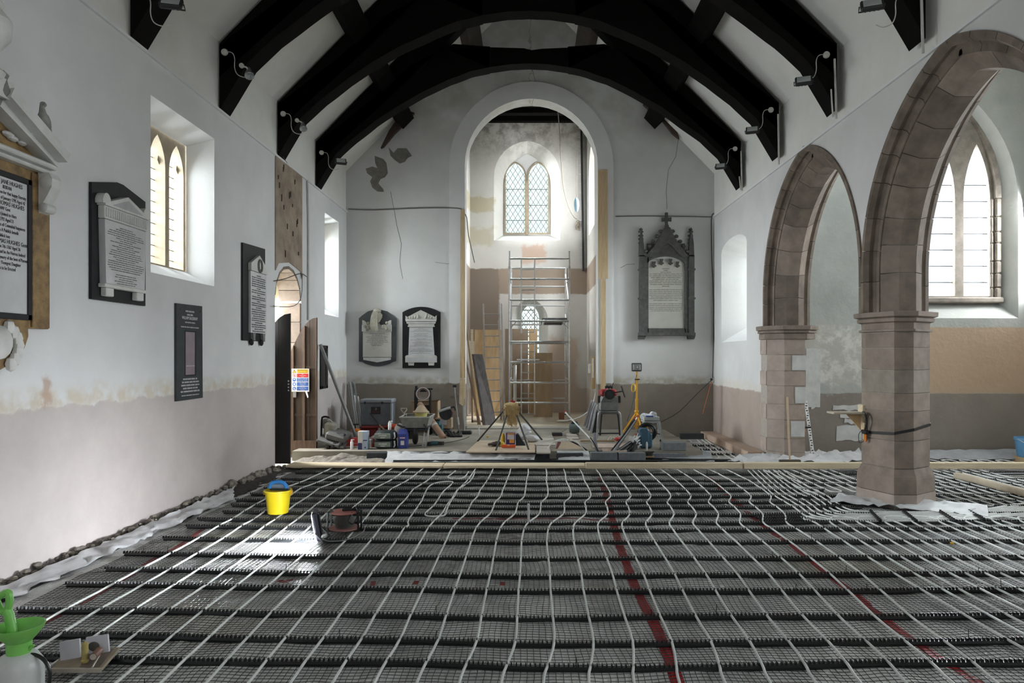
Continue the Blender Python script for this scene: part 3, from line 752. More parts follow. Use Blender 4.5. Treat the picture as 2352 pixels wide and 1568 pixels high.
# heating pipes
ROWS = [1640, 1568, 1543, 1489, 1429, 1368, 1330, 1291, 1254, 1225, 1208, 1189, 1172, 1160, 1147, 1133, 1120, 1109, 1094, 1082, 1074]
KM8 = [-1.69, -1.70, -1.71, -1.72, -1.73, -1.72, -1.719, -1.714, -1.711, -1.733, -1.731, -1.75, -1.766, -1.76, -1.775, -1.79, -1.727, -1.677, -1.65, -1.63, -1.62]
K0 = [.06, .082, .104, .152, .158, .158, .165, .165, .165, .19, .239, .372, .407, .42, .511, .534, .525, .515, .534, .53, .52]
K9 = [2.2, 2.23, 2.25, 2.27, 2.284, 2.34, 2.38, 2.405, 2.42, 2.42, 2.425, 2.547, 2.59, 2.605, 2.73, 2.77, 2.79, 2.80, 2.78, 2.75, 2.74]
PZ = .040
def kx(k, i):
    if k <= -8: return KM8[i]+(k+8)*.2365
    if k <= 0: return KM8[i]+(K0[i]-KM8[i])*(k+8)/8
    return K0[i]+(K9[i]-K0[i])*k/9
def run(k, i0=0, i1=None):
    out = []
    for i, r in enumerate(ROWS[i0:i1]):
        y = FPX*EYE/(r-820); out.append(V((kx(k, i+i0), y-(.048*kx(k, i+i0) if kx(k, i+i0) < 0 and 1 < i+i0 < 19 else 0), PZ)))
    return out
def lay(pts, r=.0085, sub=3):
    pts = smooth_path(pts, sub)
    return [V((p.x, p.y, p.z+.006*noise.noise(V((p.x*2, p.y*2, 4))))) for p in pts]
def hairpin_end(a, b, yend):
    r = (b.x-a.x)/2; c = (a.x+b.x)/2
    return [V((c-r*math.cos(t*math.pi/6), yend+abs(r)*math.sin(t*math.pi/6), PZ)) for t in range(7)]
PG = 'white heating pipes clipped over the floor'
n = 0; k = -14
while k <= 10:
    if k in (-6,):
        pts = run(k, 0, 10)+[FL(px, py, PZ) for px, py in ((938, 1206), (939, 1192), (967, 1152), (983, 1119), (1000, 1109), (1018, 1106), (1037, 1106), (1039, 1110), (1018, 1129), (998, 1158), (977, 1178), (984, 1185), (1008, 1185), (1022, 1182), (1027, 1168), (1049, 1127), (1080, 1104), (1091, 1084))]
        MB().tube(lay(pts), .0085, 7).build('heating_pipe', pipewhite, None, True, label='white heating pipe that doubles back in an S behind the cable reel', cat='pipe', group=PG); k += 1; continue
    if k+1 <= 10 and k+1 != -6:
        a, b = run(k), run(k+1); e = hairpin_end(a[-1], b[-1], 10.86)
        pts = a+e+list(reversed(b)); kk = 2
    else: pts = run(k)+[V((kx(k, 20), 10.95, PZ))]; kk = 1
    MB().tube(lay(pts), .0085, 7).build('heating_pipe', pipewhite, None, True, label='white heating pipe %s, %s out from the wall with the tall monument' % ('loop' if kk == 2 else 'single run', ORDS[n]), cat='pipe', group=PG)
    n += 1; k += kk
MB().tube(lay([FL(px, py, PZ) for px, py in ((1046, 1081), (1036, 1089), (1029, 1094), (1033, 1098), (1045, 1099), (1059, 1098), (1069, 1093), (1076, 1083))]), .0085, 7).build('heating_pipe', pipewhite, None, True, label='small white pipe U-bend just before the timber plank', cat='pipe', group=PG)
# closer-set loops before the pillar
for j in range(9):
    xa, xb = 2.96+.285*j, 2.96+.285*j+.16
    near = lambda x: [V((x-.02, 2.9, PZ)), V((x-.06, 4.2, PZ)), V((x-.07, 5.4, PZ)), V((x-.03, 6.4, PZ)), V((x, 7.05, PZ))]
    a, b = near(xa), near(xb); e = [V(((xa+xb)/2-.13*math.cos(t*math.pi/6), 7.2+.14*math.sin(t*math.pi/6), PZ)) for t in range(7)]
    MB().tube(lay(a+e+list(reversed(b))), .0085, 7).build('heating_pipe', pipewhite, None, True, label='white pipe hairpin before the pillar, %s outward from the pipe bundle end' % ORDS[j], cat='pipe', group=PG)
# bundle sweeping round the pillar foot
OUTP = [(1718, 1080), (1770, 1130), (1800, 1150), (1826, 1166), (1845, 1181), (1872, 1190), (1920, 1195), (2000, 1196), (2150, 1196), (2250, 1191), (2330, 1183), (2420, 1178)]
INP = [(1800, 1080), (1858, 1118), (1893, 1134), (1912, 1146), (1930, 1160), (1952, 1170), (1985, 1174), (2040, 1175), (2150, 1175), (2250, 1170), (2330, 1158), (2420, 1150)]
for i in range(8):
    t = i/7; pts = [FL(a[0]+(b[0]-a[0])*t, a[1]+(b[1]-a[1])*t, PZ) for a, b in zip(OUTP, INP)]
    MB().tube(lay(pts), .0085, 7).build('heating_pipe', pipewhite, None, True, label='white pipe in the bundle curving round the pillar, %s from its outer edge' % ORDS[i], cat='pipe', group='pipe bundle round the pillar foot')
for i, (x0, y0, x1, y1) in enumerate(((2000, 1174, 2022, 1196), (2075, 1174, 2105, 1197), (2160, 1175, 2195, 1197), (2222, 1172, 2260, 1193), (1832, 1140, 1860, 1146), (1880, 1165, 1930, 1160))):
    a, b = FL(x0, y0, .05), FL(x1, y1, .05); mb = MB(); mb.beam(a, b, .03, .018)
    for q in range(9): mb.box(a.lerp(b, q/8)+V((0, 0, .014)), (.012, .022, .02))
    mb.build('clip_rail', railblack, None, label='short black clip strip across the pipe bundle, %s along it' % ORDS[i], cat='rail', group='clip strips on the bundle')
# aisle pipes beyond the pillar
for j in range(11):
    x = 3.55+.29*j if j < 4 else 4.95+.29*(j-4)
    yn = 8.75 if j < 4 else 7.95
    if j == 3: yn = 9.3
    a = [V((x, 10.75, PZ)), V((x+.02, 9.8, PZ)), V((x, yn+.14, PZ))]; b = [V((x+.145, yn+.14, PZ)), V((x+.16, 9.8, PZ)), V((x+.145, 10.75, PZ))]
    e = [V((x+.0725-.08*math.cos(t*math.pi/5), yn-.09*math.sin(t*math.pi/5), PZ)) for t in range(6)]
    MB().tube(lay(a+e+b), .0085, 7).build('heating_pipe', pipewhite, None, True, label='white pipe loop %s the pillar, %s outward from the bundle' % (('inside', ORDS[j]) if j < 4 else ('beyond', ORDS[j-4])), cat='pipe', group='pipe loops by the pillar')
for j in range(12):
    x = 4.0+.33*j if j < 3 else 5.35+.30*(j-3)
    pts = [V((x, 10.75, PZ)), V((x-.02, 11.2, PZ))]+[V((x+.07-.09*math.cos(t*math.pi/5), 11.28+.1*math.sin(t*math.pi/5), PZ)) for t in range(6)]+[V((x+.15, 10.75, PZ))]
    MB().tube(lay(pts), .0085, 7).build('heating_pipe', pipewhite, None, True, label='small white pipe loop between plank and aisle end wall, %s from the broom' % ORDS[j], cat='pipe', group='pipe loops behind the long plank')
# red marking tapes under the netting
redtape = M('red_warning_tape', (.42, .018, .022), .45, (.30, .012, .016), scale=6)
def tape(pts, w, lab):
    pts = smooth_path([FL(x, y, .0) for x, y in pts], 4); L, R = [], []
    for i, p in enumerate(pts):
        t = (pts[min(i+1, len(pts)-1)]-pts[max(0, i-1)]).normalized(); nrm = V((-t.y, t.x, 0))
        ww = w*(1+.18*noise.noise(V((p.x*5, p.y*5, 2)))); z = hz(p.x, p.y)-.002
        L.append(V((p.x, p.y, z))+nrm*ww/2); R.append(V((p.x, p.y, z))-nrm*ww/2)
    mb = MB(); mb.loft([[a, b, b-V((0, 0, .003)), a-V((0, 0, .003))] for a, b in zip(L, R)], True, True)
    return mb.build('marking_tape', redtape, None, label=lab, cat='tape')
tape([(1378, 1098), (1392, 1140), (1402, 1175), (1420, 1245), (1440, 1300), (1466, 1365), (1497, 1425), (1525, 1485), (1552, 1560), (1580, 1640)], .075, 'broad red tape running up the middle of the floor between pipes')
tape([(1622, 1095), (1645, 1110), (1660, 1128), (1705, 1168), (1755, 1208), (1805, 1245), (1862, 1287), (1918, 1333), (1985, 1385), (2050, 1438), (2120, 1490), (2205, 1548), (2300, 1600)], .065, 'red tape slanting toward the pillar side of the floor')
tape([(465, 1218), (405, 1258), (366, 1277), (299, 1326), (209, 1378), (160, 1401), (75, 1446), (-60, 1500)], .05, 'faded red tape lying nearest the wall with the tall monument')
tape([(1040, 1192), (1120, 1193), (1215, 1193), (1330, 1195), (1400, 1196)], .035, 'thin red tape running crosswise behind the cable reel')
for pts, lab in (([(640, 1335), (658, 1338), (672, 1333)], 'red tape scrap below the glowing work light'), ([(858, 1338), (856, 1348)], 'red tape scrap, single short one below the cable reel'), ([(958, 1337), (952, 1345)], 'red tape scrap, short one further from the work light'), ([(1155, 1338), (1153, 1345)], 'tiny red tape scrap left of the middle pipes'), ([(972, 1118), (984, 1119)], 'red tape scrap at the S-bend of the pipe')):
    tape(pts, .04, lab)
# timber planks
def plank(px0, px1, yf, depth, z0, h, lab, m=timbery, skew=0):
    x0, x1 = (px0-1215)*yf/FPX, (px1-1215)*yf/FPX
    mb = MB(); mb.bbox(((x0+x1)/2, yf+depth/2, z0+h/2), (x1-x0, depth, h), .004, (0, 0, skew))
    return mb.build('timber_plank', m, None, label=lab, cat='plank', group='planks laid across the pipes')
plank(655, 1016, 10.47, .34, .055, .03, 'wide pale plank end by the dark door, brightly lit', skew=-.02)
plank(1018, 1345, 10.42, .30, .056, .04, 'wide pale plank before the tripod stand')
plank(1346, 1706, 10.38, .10, .055, .085, 'narrow pale timber between tripod stand and channel')
plank(1710, 2480, 10.36, .10, .055, .09, 'longest pale timber passing behind the octagonal pillar')
# membranes
membm = M('white_membrane', (.66, .67, .68), .45, (.52, .53, .54), scale=7)
dpm = M('grey_membrane', (.40, .42, .44), .35, (.30, .32, .34), scale=7)
def sheet(corners, nu, nv, amp, lab, m=membm, z=.05, freq=5, seed=0, zf=None, name='membrane_sheet'):
    a, b, c, d = [V(p) for p in corners]
    def fn(u, v):
        p = (a.lerp(b, u)).lerp(d.lerp(c, u), v)
        e = amp*(noise.noise(V((p.x*freq, p.y*freq, seed)))+.6*noise.noise(V((p.x*freq*2.3, p.y*freq*2.3, seed+4))))
        ex = .04*noise.noise(V((p.x*6, p.y*6, seed+9)))
        return V((p.x+ex, p.y+ex, p.z+abs(e)+(zf(u, v) if zf else 0)))
    mb = MB(); mb.grid(fn, nu, nv); k = len(mb.v); top = list(mb.v)
    mb.v += [p-V((0, 0, .004)) for p in top]; mb.f += [tuple(i+k for i in reversed(f)) for f in mb.f[:]]
    return mb.build(name, m, None, True, label=lab, cat='plastic sheet')
sheet([(-3.88, 3.9, .06), (-3.70, 3.9, .03), (-3.60, 8.3, .02), (-3.84, 8.9, .05)], 8, 60, .05, 'white membrane edge turned up along the wall with the tall monument', seed=1)
sheet([FL(1905, 1153, .03), FL(2270, 1188, .04), FL(2268, 1160, .10), FL(1925, 1138, .06)], 30, 8, .06, 'crumpled white membrane wrapped before the pillar foot', seed=2, z=.06)
sheet([(-2.3, 11.0, .03), (.1, 11.12, .02), (.1, 11.42, .14), (-2.4, 11.45, .16)], 30, 8, .05, 'white membrane draped over the platform edge near the wheelbarrow', seed=3)
sheet([(.48, 11.12, .03), (1.0, 11.10, .06), (.98, 11.34, .19), (.45, 11.34, .19)], 10, 8, .02, 'torn pale membrane hanging over a concrete block', seed=4)
sheet([(3.1, 10.9, .04), (5.6, 11.1, .03), (5.7, 11.8, .12), (3.7, 11.6, .10)], 36, 10, .10, 'white membrane folds at the foot of the stone respond', seed=5)
sheet([(5.7, 11.35, .04), (9.0, 11.4, .04), (9.0, 11.85, .15), (5.7, 11.85, .12)], 30, 6, .05, 'pale membrane along the aisle end wall', m=dpm, seed=6)
sheet([(2.1, 11.2, .02), (3.0, 11.0, .02), (3.1, 11.7, .12), (2.5, 11.9, .12)], 12, 8, .07, 'grey membrane scrap at the mouth of the pipe channel', m=dpm, seed=7)
sheet([FL(2055, 1340, .02), FL(2060, 1345, .02), FL(2062, 1344, .03), FL(2056, 1339, .03)], 3, 3, .01, 'scrap of clear film caught by a rail pin', seed=8)
mudm = M('shaded_gap_mud', (.06, .052, .043), .95, (.03, .026, .022), scale=12, bmp=.6)  # mud coloured dark to stand in for the shaded gap at the wall foot
sheet([(-4.0, 3.6, .0), (-3.80, 3.6, .0), (-3.55, 10.7, .0), (-4.0, 10.7, .03)], 10, 90, .05, 'crumbly mud strip darkened for the shaded gap between the monument wall and the netting', m=mudm, seed=12, freq=7, name='mud_gap_strip')
# broken mortar along the wall foot and rubble by the platform
rub = M('mortar_rubble', (.30, .27, .23), .95, (.16, .14, .12), scale=14, bmp=.5)
mb = MB(); r = random.Random(5)
for k in range(620):
    y = r.uniform(3.8, 10.7); s = (.006+.03*r.random()**3)*(1+.7*(y > 9)); mb.ball((XL+.02+abs(r.gauss(0, .05))+max(0, y-9.2)*.12*r.random(), y, r.uniform(0, .06)+s*.3), s, s*r.uniform(.7, 1.5), s*.8, 5)
mb.build('mortar_rubble', rub, None, label='broken mortar crumbs along the foot of the monument wall', cat='rubble', kind='stuff')
def mound(x0, x1, y0, y1, h, lab, seed):
    def fn(u, v):
        x, y = x0+(x1-x0)*u, y0+(y1-y0)*v; e = math.sin(math.pi*u)**.5*math.sin(math.pi*v)**.7
        return V((x, y, e*h*(.7+.5*noise.noise(V((x*4, y*4, seed)))+.3*noise.noise(V((x*11, y*11, seed))))+.002))
    mb = MB(); mb.grid(fn, 46, 16); return mb.build('earth_rubble', rub, None, label=lab, cat='rubble', kind='stuff')
mound(-3.9, -2.25, 10.85, 11.7, .15, 'earth and rubble heap before the plank by the open door', 1)
# trough and block edging
darkv = M('dark_trough', (.035, .038, .042), .6, (.02, .022, .025), scale=6)
mb = MB(); mb.box((.3, 11.08, .009), (6.2, .62, .018)); mb.build('trough_sheet', darkv, None, label='black flat sheet in the trough behind the planks', cat='plastic sheet')  # even dark sheet laid over the trough floor
BG = 'concrete blocks edging the platform'
def block(px, yf, z0, lab, m=darkconcrete, L=.44, D=.10, H=.14, rz=0):
    x = (px-1215)*yf/FPX; mb = MB(); mb.bbox((x, yf+D/2, z0+H/2), (L, D, H), .006, (0, 0, rz))
    return mb.build('concrete_block', m, None, label=lab, cat='block', group=BG)
for i, px in enumerate((872, 932, 992, 1052, 1112, 1172, 1232)):
    block(px, 11.40, .0, 'dark concrete block in the platform edge, %s from the open door' % ORDS[i], H=.155)
block(1309, 11.22, .02, 'concrete block beneath the torn pale membrane', H=.15)
block(1387, 11.18, .05, 'grey concrete block nearest the upright pipe ends', m=concrete, H=.14)
block(1452, 11.18, .05, 'grey concrete block below the red-capped pipe bundle', m=concrete, H=.135)
for i, px in enumerate((1509, 1536, 1562)): block(px, 11.40, .04, 'short concrete block in the low edge row, %s from the bundle' % ORDS[i], m=concrete, L=.2, H=.10)
block(1549, 11.56, .166, 'loose concrete block lying on the low edge row', m=concrete, L=.40, D=.22, H=.135, rz=.05)
block(1590, 14.55, .0, 'concrete block standing across the far end of the pipe channel', m=darkconcrete, H=.12, L=.5)
# pipe channel
mb = MB(); mb.bbox((3.88, 13.25, .075), (.30, 3.2, .13), .01); mb.build('timber_edging', M('pink_timber', (.52, .38, .29), .8, scale=3, stretch=(5, .6, 5)), None, label='long pinkish timber along the wall beside the pipe channel', cat='timber')
for i, pp in enumerate(([(1582, 1010), (1600, 1022), (1622, 1040), (1628, 1048), (1615, 1052), (1590, 1054)], [(1600, 1009), (1625, 1027), (1647, 1044), (1648, 1052), (1630, 1055), (1595, 1057)], [(1612, 1009), (1650, 1035), (1690, 1058), (1720, 1068)], [(1620, 1009), (1665, 1036), (1700, 1055), (1745, 1072)])):
    MB().tube(lay([FL(x, y, .03) for x, y in pp]), .0085, 7).build('heating_pipe', pipewhite, None, True, label='white pipe in the channel beside the platform, %s from the platform' % ORDS[i], cat='pipe', group='pipes in the channel')
for i, y0 in enumerate((12.2, 12.8, 13.4)):
    mb = MB(); mb.box((3.3, y0, .012), (.75, .04, .015))
    for q in range(14): mb.box((2.96+q*.052, y0, .028), (.02, .03, .02))
    mb.build('clip_rail', railblack, None, label='short clip rail in the pipe channel, %s from the plank' % ORDS[i], cat='rail', group='clip rails in the channel')
# black conduits in the trough
for i in range(7):
    r = random.Random(i); y0 = 10.98+.055*i; pts = [V((x, y0+.05*math.sin(x*1.7+i)+.03*r.uniform(-1, 1), .03+.02*(i % 3))) for x in (-2.2, -1.4, -.6, .2, 1.0, 1.8, 2.6, 3.3)]
    MB().tube(smooth_path(pts, 4), .013, 7).build('conduit_pipe', black, None, True, label='black conduit lying in the trough, %s from the planks' % ORDS[i], cat='pipe', group='black conduits in the trough')
# ---------------------------------------------------------------- roof timbers
UND = [(-4.0, 3.2), (-3.64, 3.80), (-3.3, 4.12), (-2.9, 4.42), (-2.5, 4.70), (-2.0, 4.98), (-1.5, 5.22), (-1.1, 5.36), (-.75, 5.44), (-.35, 5.50), (0, 5.515)]
def roof_z(x): return 4.05+1.02*(4.03-abs(x))
def truss(y, seed, xl=-4.0, xr=3.98):
    r = thing('roof_truss', None, None, (0, y, 4.95), kind='structure'); rnd = random.Random(seed); T = .30
    W_ = lambda x, z: V((x, y, z+EYE))
    for sg in (-1, 1):
        lim = xl if sg < 0 else xr
        u = [(abs(p[0])/4.0*abs(lim), p[1]+.035*noise.noise(V((p[0]*3*sg, seed, 1)))*(0 < i < 8)) for i, p in enumerate(UND)]
        u = [p for p in u if p[0] >= .72]
        fine = []
        for i in range(len(u)-1):
            for k in range(3):
                t = k/3; fine.append((u[i][0]+(u[i+1][0]-u[i][0])*t, u[i][1]+(u[i+1][1]-u[i][1])*t+.012*noise.noise(V((i+t, seed*3+sg, 7)))))
        fine.append(u[-1])
        a = abs(lim)
        top = [(.73, 5.83), (1.42, 5.88), (2.2, roof_z(2.2)-.42), (3.0, roof_z(3.0)-.30), (a, 4.02)]
        MB().extr([W_(sg*x, z) for x, z in fine+top], (0, T, 0)).build('arch_brace', oakblack, r)
        MB().extr([W_(sg*x, z) for x, z in [(a, 3.62), (a, 4.05), (.02, roof_z(0)-.03), (.02, roof_z(0)-.62), (1.4, roof_z(1.4)-.66), (2.6, roof_z(2.6)-.62)]], (0, T-.03, 0)).build('principal_rafter', oakblack, r)
    cu = [(-.76, 5.44), (-.35, 5.50), (0, 5.515), (.35, 5.5), (.76, 5.44)]
    MB().extr([W_(x, z) for x, z in cu+[(1.5, 5.82), (.7, 5.81), (.25, 5.79), (.05, 5.765), (-.1, 5.80), (-.8, 5.82), (-1.5, 5.76)]], (0, T-.02, 0)).build('collar_beam', oakblack, r)
    return r
TY = [6.85, 8.82, 10.87, 12.82]
for i, y in enumerate(TY): truss(y, i+1)
for sg, nm in ((-1, 'north'), (1, 'south')):
    for k, (x, w, h) in enumerate(((2.72, .34, .26), (1.22, .34, .30))):
        p = V((sg*x, 0, EYE+roof_z(x)-.20)); a = sg*math.radians(45.6)
        mb = MB(); mb.box((p.x, 5.1, p.z), (w, 19.6, h), (0, a, 0)); mb.build('purlin_%s' % nm, oakblack if k == 0 else M('purlin_brown', (.05, .038, .028), .85, (.025, .02, .016), scale=3), kind='structure')
    # curved wind brace against the end wall
    loop = [P(px, py, YE-.16) for px, py in ((951, 258), (940, 255), (915, 268), (893, 300), (874, 339), (880, 336), (905, 306), (930, 282))]
    if sg > 0: loop = [P(px, py, YE-.16) for px, py in ((1478, 238), (1484, 218), (1500, 222), (1530, 245), (1548, 280), (1561, 318), (1545, 305), (1524, 278), (1500, 258))]
    mb = MB(); mb.extr(loop, (0, .10, 0)); mb.build('wind_brace_%s' % nm, oak, kind='structure')

# ---------------------------------------------------------------- lights and wiring on the trusses
lens = M('floodlight_glass', (.50, .53, .52), .15, scale=6)
fblack = M('floodlight_black', (.018, .018, .019), .5, scale=30)
cream_p = M('cream_plastic', (.62, .60, .56), .5, scale=12)
def junction(x, y, z, sg, drop, lab):
    t = thing('junction_box', lab, 'junction box', (x, y, z), 'junction boxes on the roof feet')
    R = Euler((math.pi/2, 0, 0)).to_matrix()
    MB().lathe([(.001, -.001), (.042, 0), (.045, .012), (.040, .03), (.001, .034)], (x, y, z), 14, R).build('box', cream_p, t, 40)
    s = -sg
    pts = [(x+s*.04, y-.015, z+.005), (x+s*.10, y-.015, z-.01), (x+s*.13, y-.015, z-.08), (x+s*.13, y-.015, z-.20), (x+s*.17, y-.02, z-.29), (x+s*.26, y-.02, z-.325), (x+s*.33, y-.02, z-.30)]
    MB().tube(smooth_path(pts, 4), .0055, 5).build('cable', cream_p, t, True)
def flood(x, y, z, yaw, lab, s=1.0):
    t = thing('floodlight', lab, 'floodlight', (x, y, z), 'floodlights on the roof feet')
    R = Euler((math.radians(-38), 0, yaw)).to_matrix()
    q = lambda p: V((x, y, z))+R @ (V(p)*s)
    h = MB().bbox(q((0, .0, 0)), (.21*s, .05*s, .16*s), .012*s, R).build('housing', fblack, t)
    MB().bbox(q((0, -.027, 0)), (.165*s, .006, .115*s), .002, R).build('lens', lens, h)
    for k in range(4): MB().bbox(q((-.06+.04*k, .032, .01)), (.012*s, .02*s, .12*s), .002, R).build('cooling_fin', fblack, h)
    MB().tube([q((-.115, .0, .0)), q((-.115, .07, .03)), q((.115, .07, .03)), q((.115, 0, 0))], .008, 5).build('bracket', fblack, t)
def spot(x, y, z, lab):
    t = thing('spotlight', lab, 'spotlight', (x, y, z), 'small spotlights on the roof feet')
    R = Euler((math.radians(150), math.radians(-18), 0)).to_matrix()
    MB().lathe([(.001, -.07), (.022, -.07), (.03, -.03), (.034, .0), (.055, .05), (.06, .085), (.056, .085), (.02, .03)], (x, y, z), 14, R).build('shade', steel, t, 40)
    MB().tube([(x-.09, y, z+.075), (x-.03, y-.01, z+.055), (x, y, z+.02)], .011, 6).build('arm', cream_p, t, True)
    MB().lathe([(.001, -.012), (.032, -.012), (.032, .012), (.001, .012)], (x-.095, y, z+.08), 12, Euler((math.pi/2, 0, 0)).to_matrix()).build('mount', cream_p, t, 40)
NAMES = ['nearest', 'second', 'third', 'farthest']
def at(px, py, y): return P(px, py, y)
# monument-wall side
J = [((318, -12), 0), ((517, 121), 1), ((651, 262), 2), ((739, 351), 3)]
for (px, py), i in J:
    p = at(px, py, TY[i]-.012); junction(p.x, p.y, p.z, -1, 0, 'white junction box, %s roof foot above the monument wall' % NAMES[i])
p = at(572, 165, TY[1]-.03); spot(p.x, p.y, p.z, 'small silver spotlight on the second roof foot above the window')
p = at(696, 288, TY[2]-.03); spot(p.x, p.y, p.z, 'small silver spotlight on the third roof foot near the bare masonry')
p = at(393, 8, TY[0]-.02); flood(p.x, p.y, p.z, .25, 'black floodlight at the top edge on the nearest roof foot, monument side', 1.0)
p = at(783, 371, TY[3]-.03); flood(p.x, p.y, p.z, .35, 'black floodlight on the farthest roof foot, monument side', .95)
# arcade side
for (px, py), i in (((1897, 127), 1), ((1770, 253), 2), ((1688, 342), 3), ((2085, -10), 0)):
    p = at(px, py, TY[i]-.012); junction(p.x, p.y, p.z, 1, 0, 'white junction box, %s roof foot above the arches' % NAMES[i])
for (px, py), i, s in (((2003, 12), 0, 1.0), ((1846, 186), 1, 1.0), ((1728, 299), 2, .95), ((1655, 382), 3, .9)):
    p = at(px, py, TY[i]-.05); flood(p.x, p.y, p.z, -.35, 'black floodlight on the %s roof foot, arcade side' % NAMES[i], s)
def conduit(name, pts, r, m, lab, cat='conduit', group=None):
    mb = MB(); mb.tube(smooth_path(pts, 3) if len(pts) > 2 else pts, r, 6); return mb.build(name, m, None, True, label=lab, cat=cat, group=group)
for (x0, y0, x1, y1), i, s in (((282, -20, 285, 85), 0, 'monument'), ((497, 132, 496, 240), 1, 'monument'), ((632, 270, 629, 348), 2, 'monument'), ((721, 352, 718, 412), 3, 'monument'),
                               ((2116, -20, 2120, 122), 0, 'arcade'), ((1917, 135, 1921, 272), 1, 'arcade'), ((1787, 262, 1789, 378), 2, 'arcade'), ((1702, 347, 1704, 438), 3, 'arcade')):
    y = TY[i]-.02; a, b = at(x0, y0, y), at(x1, y1, y)
    conduit('wiring_conduit', [a, b], .014, cream_p, 'white conduit up the %s roof foot, %s side' % (NAMES[i], s), group='conduits on the roof feet')
for (x0, y0, x1, y1), i in (((1909, 205, 1913, 268), 1), ((1698, 405, 1701, 436), 3)):
    y = TY[i]-.03; conduit('wiring_conduit', [at(x0, y0, y), at(x1, y1, y)], .010, cream_p, 'short second white conduit stub on the %s roof foot, arcade side' % NAMES[i])
cabl = M('dark_cable', (.05, .045, .045), .6, scale=20)
# cables on the walls
conduit('wall_cable', [EW(800, 480, .015), EW(860, 482, .015), EW(960, 478, .015), EW(1050, 478, .018), EW(1062, 486, .02), EW(1072, 500, .02), EW(1076, 540, .02), EW(1090, 603, .02)], .012, M('cable_grey', (.16, .15, .14), .6), 'grey cable along the end wall toward the tower arch, by the two dark tablets', 'cable')
conduit('wall_cable', [EW(1414, 497, .015), EW(1500, 496, .015), EW(1638, 498, .015)], .011, M('cable_grey', (.16, .15, .14), .6), 'grey cable along the end wall behind the gothic tablet cross', 'cable')
conduit('corner_cable', [P(1640, 490, 14.9), P(1634, 505, 14.92), P(1635, 600, 14.93), P(1638, 660, 14.93), P(1639, 760, 14.93), P(1637, 868, 14.93)], .012, cabl, 'dark cable down the corner beside the gothic tablet', 'cable')
t = thing('wall_socket', 'small white socket box with black plug at the corner cable foot', 'socket', P(1637, 872, 14.96))
MB().bbox(P(1639, 872, 14.95), (.06, .05, .13), .008).build('box', whiteplastic, t); MB().bbox(P(1634, 871, 14.92), (.045, .06, .05), .008).build('plug', black, t)
conduit('extension_lead', [P(1634, 873, 14.92), P(1600, 905, 14.9), P(1560, 945, 14.9), P(1520, 968, 14.85), P(1500, 975, 14.8)], .008, cabl, 'dark lead slanting down from the corner socket along the wall', 'cable')
conduit('extension_lead', [P(1634, 875, 14.92), P(1626, 905, 14.9), P(1618, 935, 14.9), P(1614, 950, 14.9)], .007, M('orange_cable', (.75, .2, .08), .5), 'orange lead hanging from the corner socket', 'cable')
conduit('wall_conduit', [LW(706, 412, .02), LW(708, 520, .02), LW(708, 640, .02), LW(708, 735, .02)], .016, M('conduit_painted', (.5, .5, .49), .6), 'painted vertical conduit beside the bare masonry strip', 'conduit')
conduit('loose_wire', [LW(630, 645, .02), LW(655, 640, .03), LW(690, 628, .03), LW(705, 636, .03)], .007, cabl, 'loose wire stretched above the door across the pink jamb stones', 'wire')
conduit('loose_wire', [LW(694, 630, .03), LW(692, 680, .04), LW(676, 702, .05), LW(640, 704, .05), LW(628, 702, .05)], .006, cabl, 'loose wire sagging in a loop over the pink jamb stones', 'wire')
conduit('loose_wire', [LW(640, 345, .03), LW(652, 344, .05), LW(645, 350, .03), LW(655, 368, .03), LW(664, 380, .02)], .006, cabl, 'frayed wire end above the bare masonry strip', 'wire')
# ---------------------------------------------------------------- door leaves
def leaf(name, hinge, ang, w, lab, planks, hi, lo, z0, m, mw):
    r = thing(name, None, None, (hinge.x, hinge.y, z0), kind='structure')
    u = V((math.cos(ang), math.sin(ang), 0)); nrm = V((math.sin(ang), -math.cos(ang), 0))
    top = lambda s: lo+(hi-lo)*math.sin(math.pi/2*min(1, s*1.02))**.9
    Q = lambda s, d, z: hinge+u*(s*w)+nrm*d+V((0, 0, z-hinge.z))
    bd = planks
    for k in range(bd):
        a, b = k/bd+.006, (k+1)/bd-.006
        MB().extr([Q(a, .0, z0), Q(b, 0, z0), Q(b, 0, z0+top(b)), Q((a+b)/2, 0, z0+top((a+b)/2)), Q(a, 0, z0+top(a))], nrm*-.04).build('board', m, r)
    return r, Q, top, u, nrm
hz_ = P(663, 1040, 12.0)
d1, Q, top, u, nrm = leaf('door_1', V((hz_.x*.993, 11.92, 0)), math.radians(-3), .50, None, 4, 2.38, 1.68, .06, oak, oakworn)
for s in (.15, .55):
    MB().extr([Q(s-.045, 0, .30), Q(s+.045, 0, .30), Q(s+.045, 0, .06+top(s+.045)-.03), Q(s-.045, 0, .06+top(s-.045)-.03)], nrm*.035).build('rib', oakworn, d1)
MB().extr([Q(.0, 0, .06), Q(1, 0, .06), Q(1, 0, .30), Q(0, 0, .30)], nrm*.03).build('bottom_rail', oakworn, d1)
MB().extr([Q(.97, 0, .06), Q(1.0, 0, .06), Q(1.0, 0, 2.42), Q(.97, 0, 2.40)], nrm*.02).build('meeting_stile', oakworn, d1)
for z in (.72, 1.55): MB().extr([Q(.02, 0, z), Q(.97, 0, z), Q(.97, 0, z+.05), Q(.02, 0, z+.05)], nrm*.012).build('ledge', oak, d1)
oakdk = M('dark_oak', (.016, .012, .010), .55, (.008, .007, .006), scale=4)
hz2 = V((-4.36, 10.87, 0))
d2, Q2, top2, u2, nrm2 = leaf('door_2', hz2, math.radians(4), .55, None, 3, 2.40, 1.7, .05, oakdk, oakdk)
MB().extr([Q2(.93, 0, .05), Q2(1.0, 0, .05), Q2(1.0, 0, 2.44), Q2(.93, 0, 2.40)], nrm2*.03).build('meeting_stile', oakdk, d2)
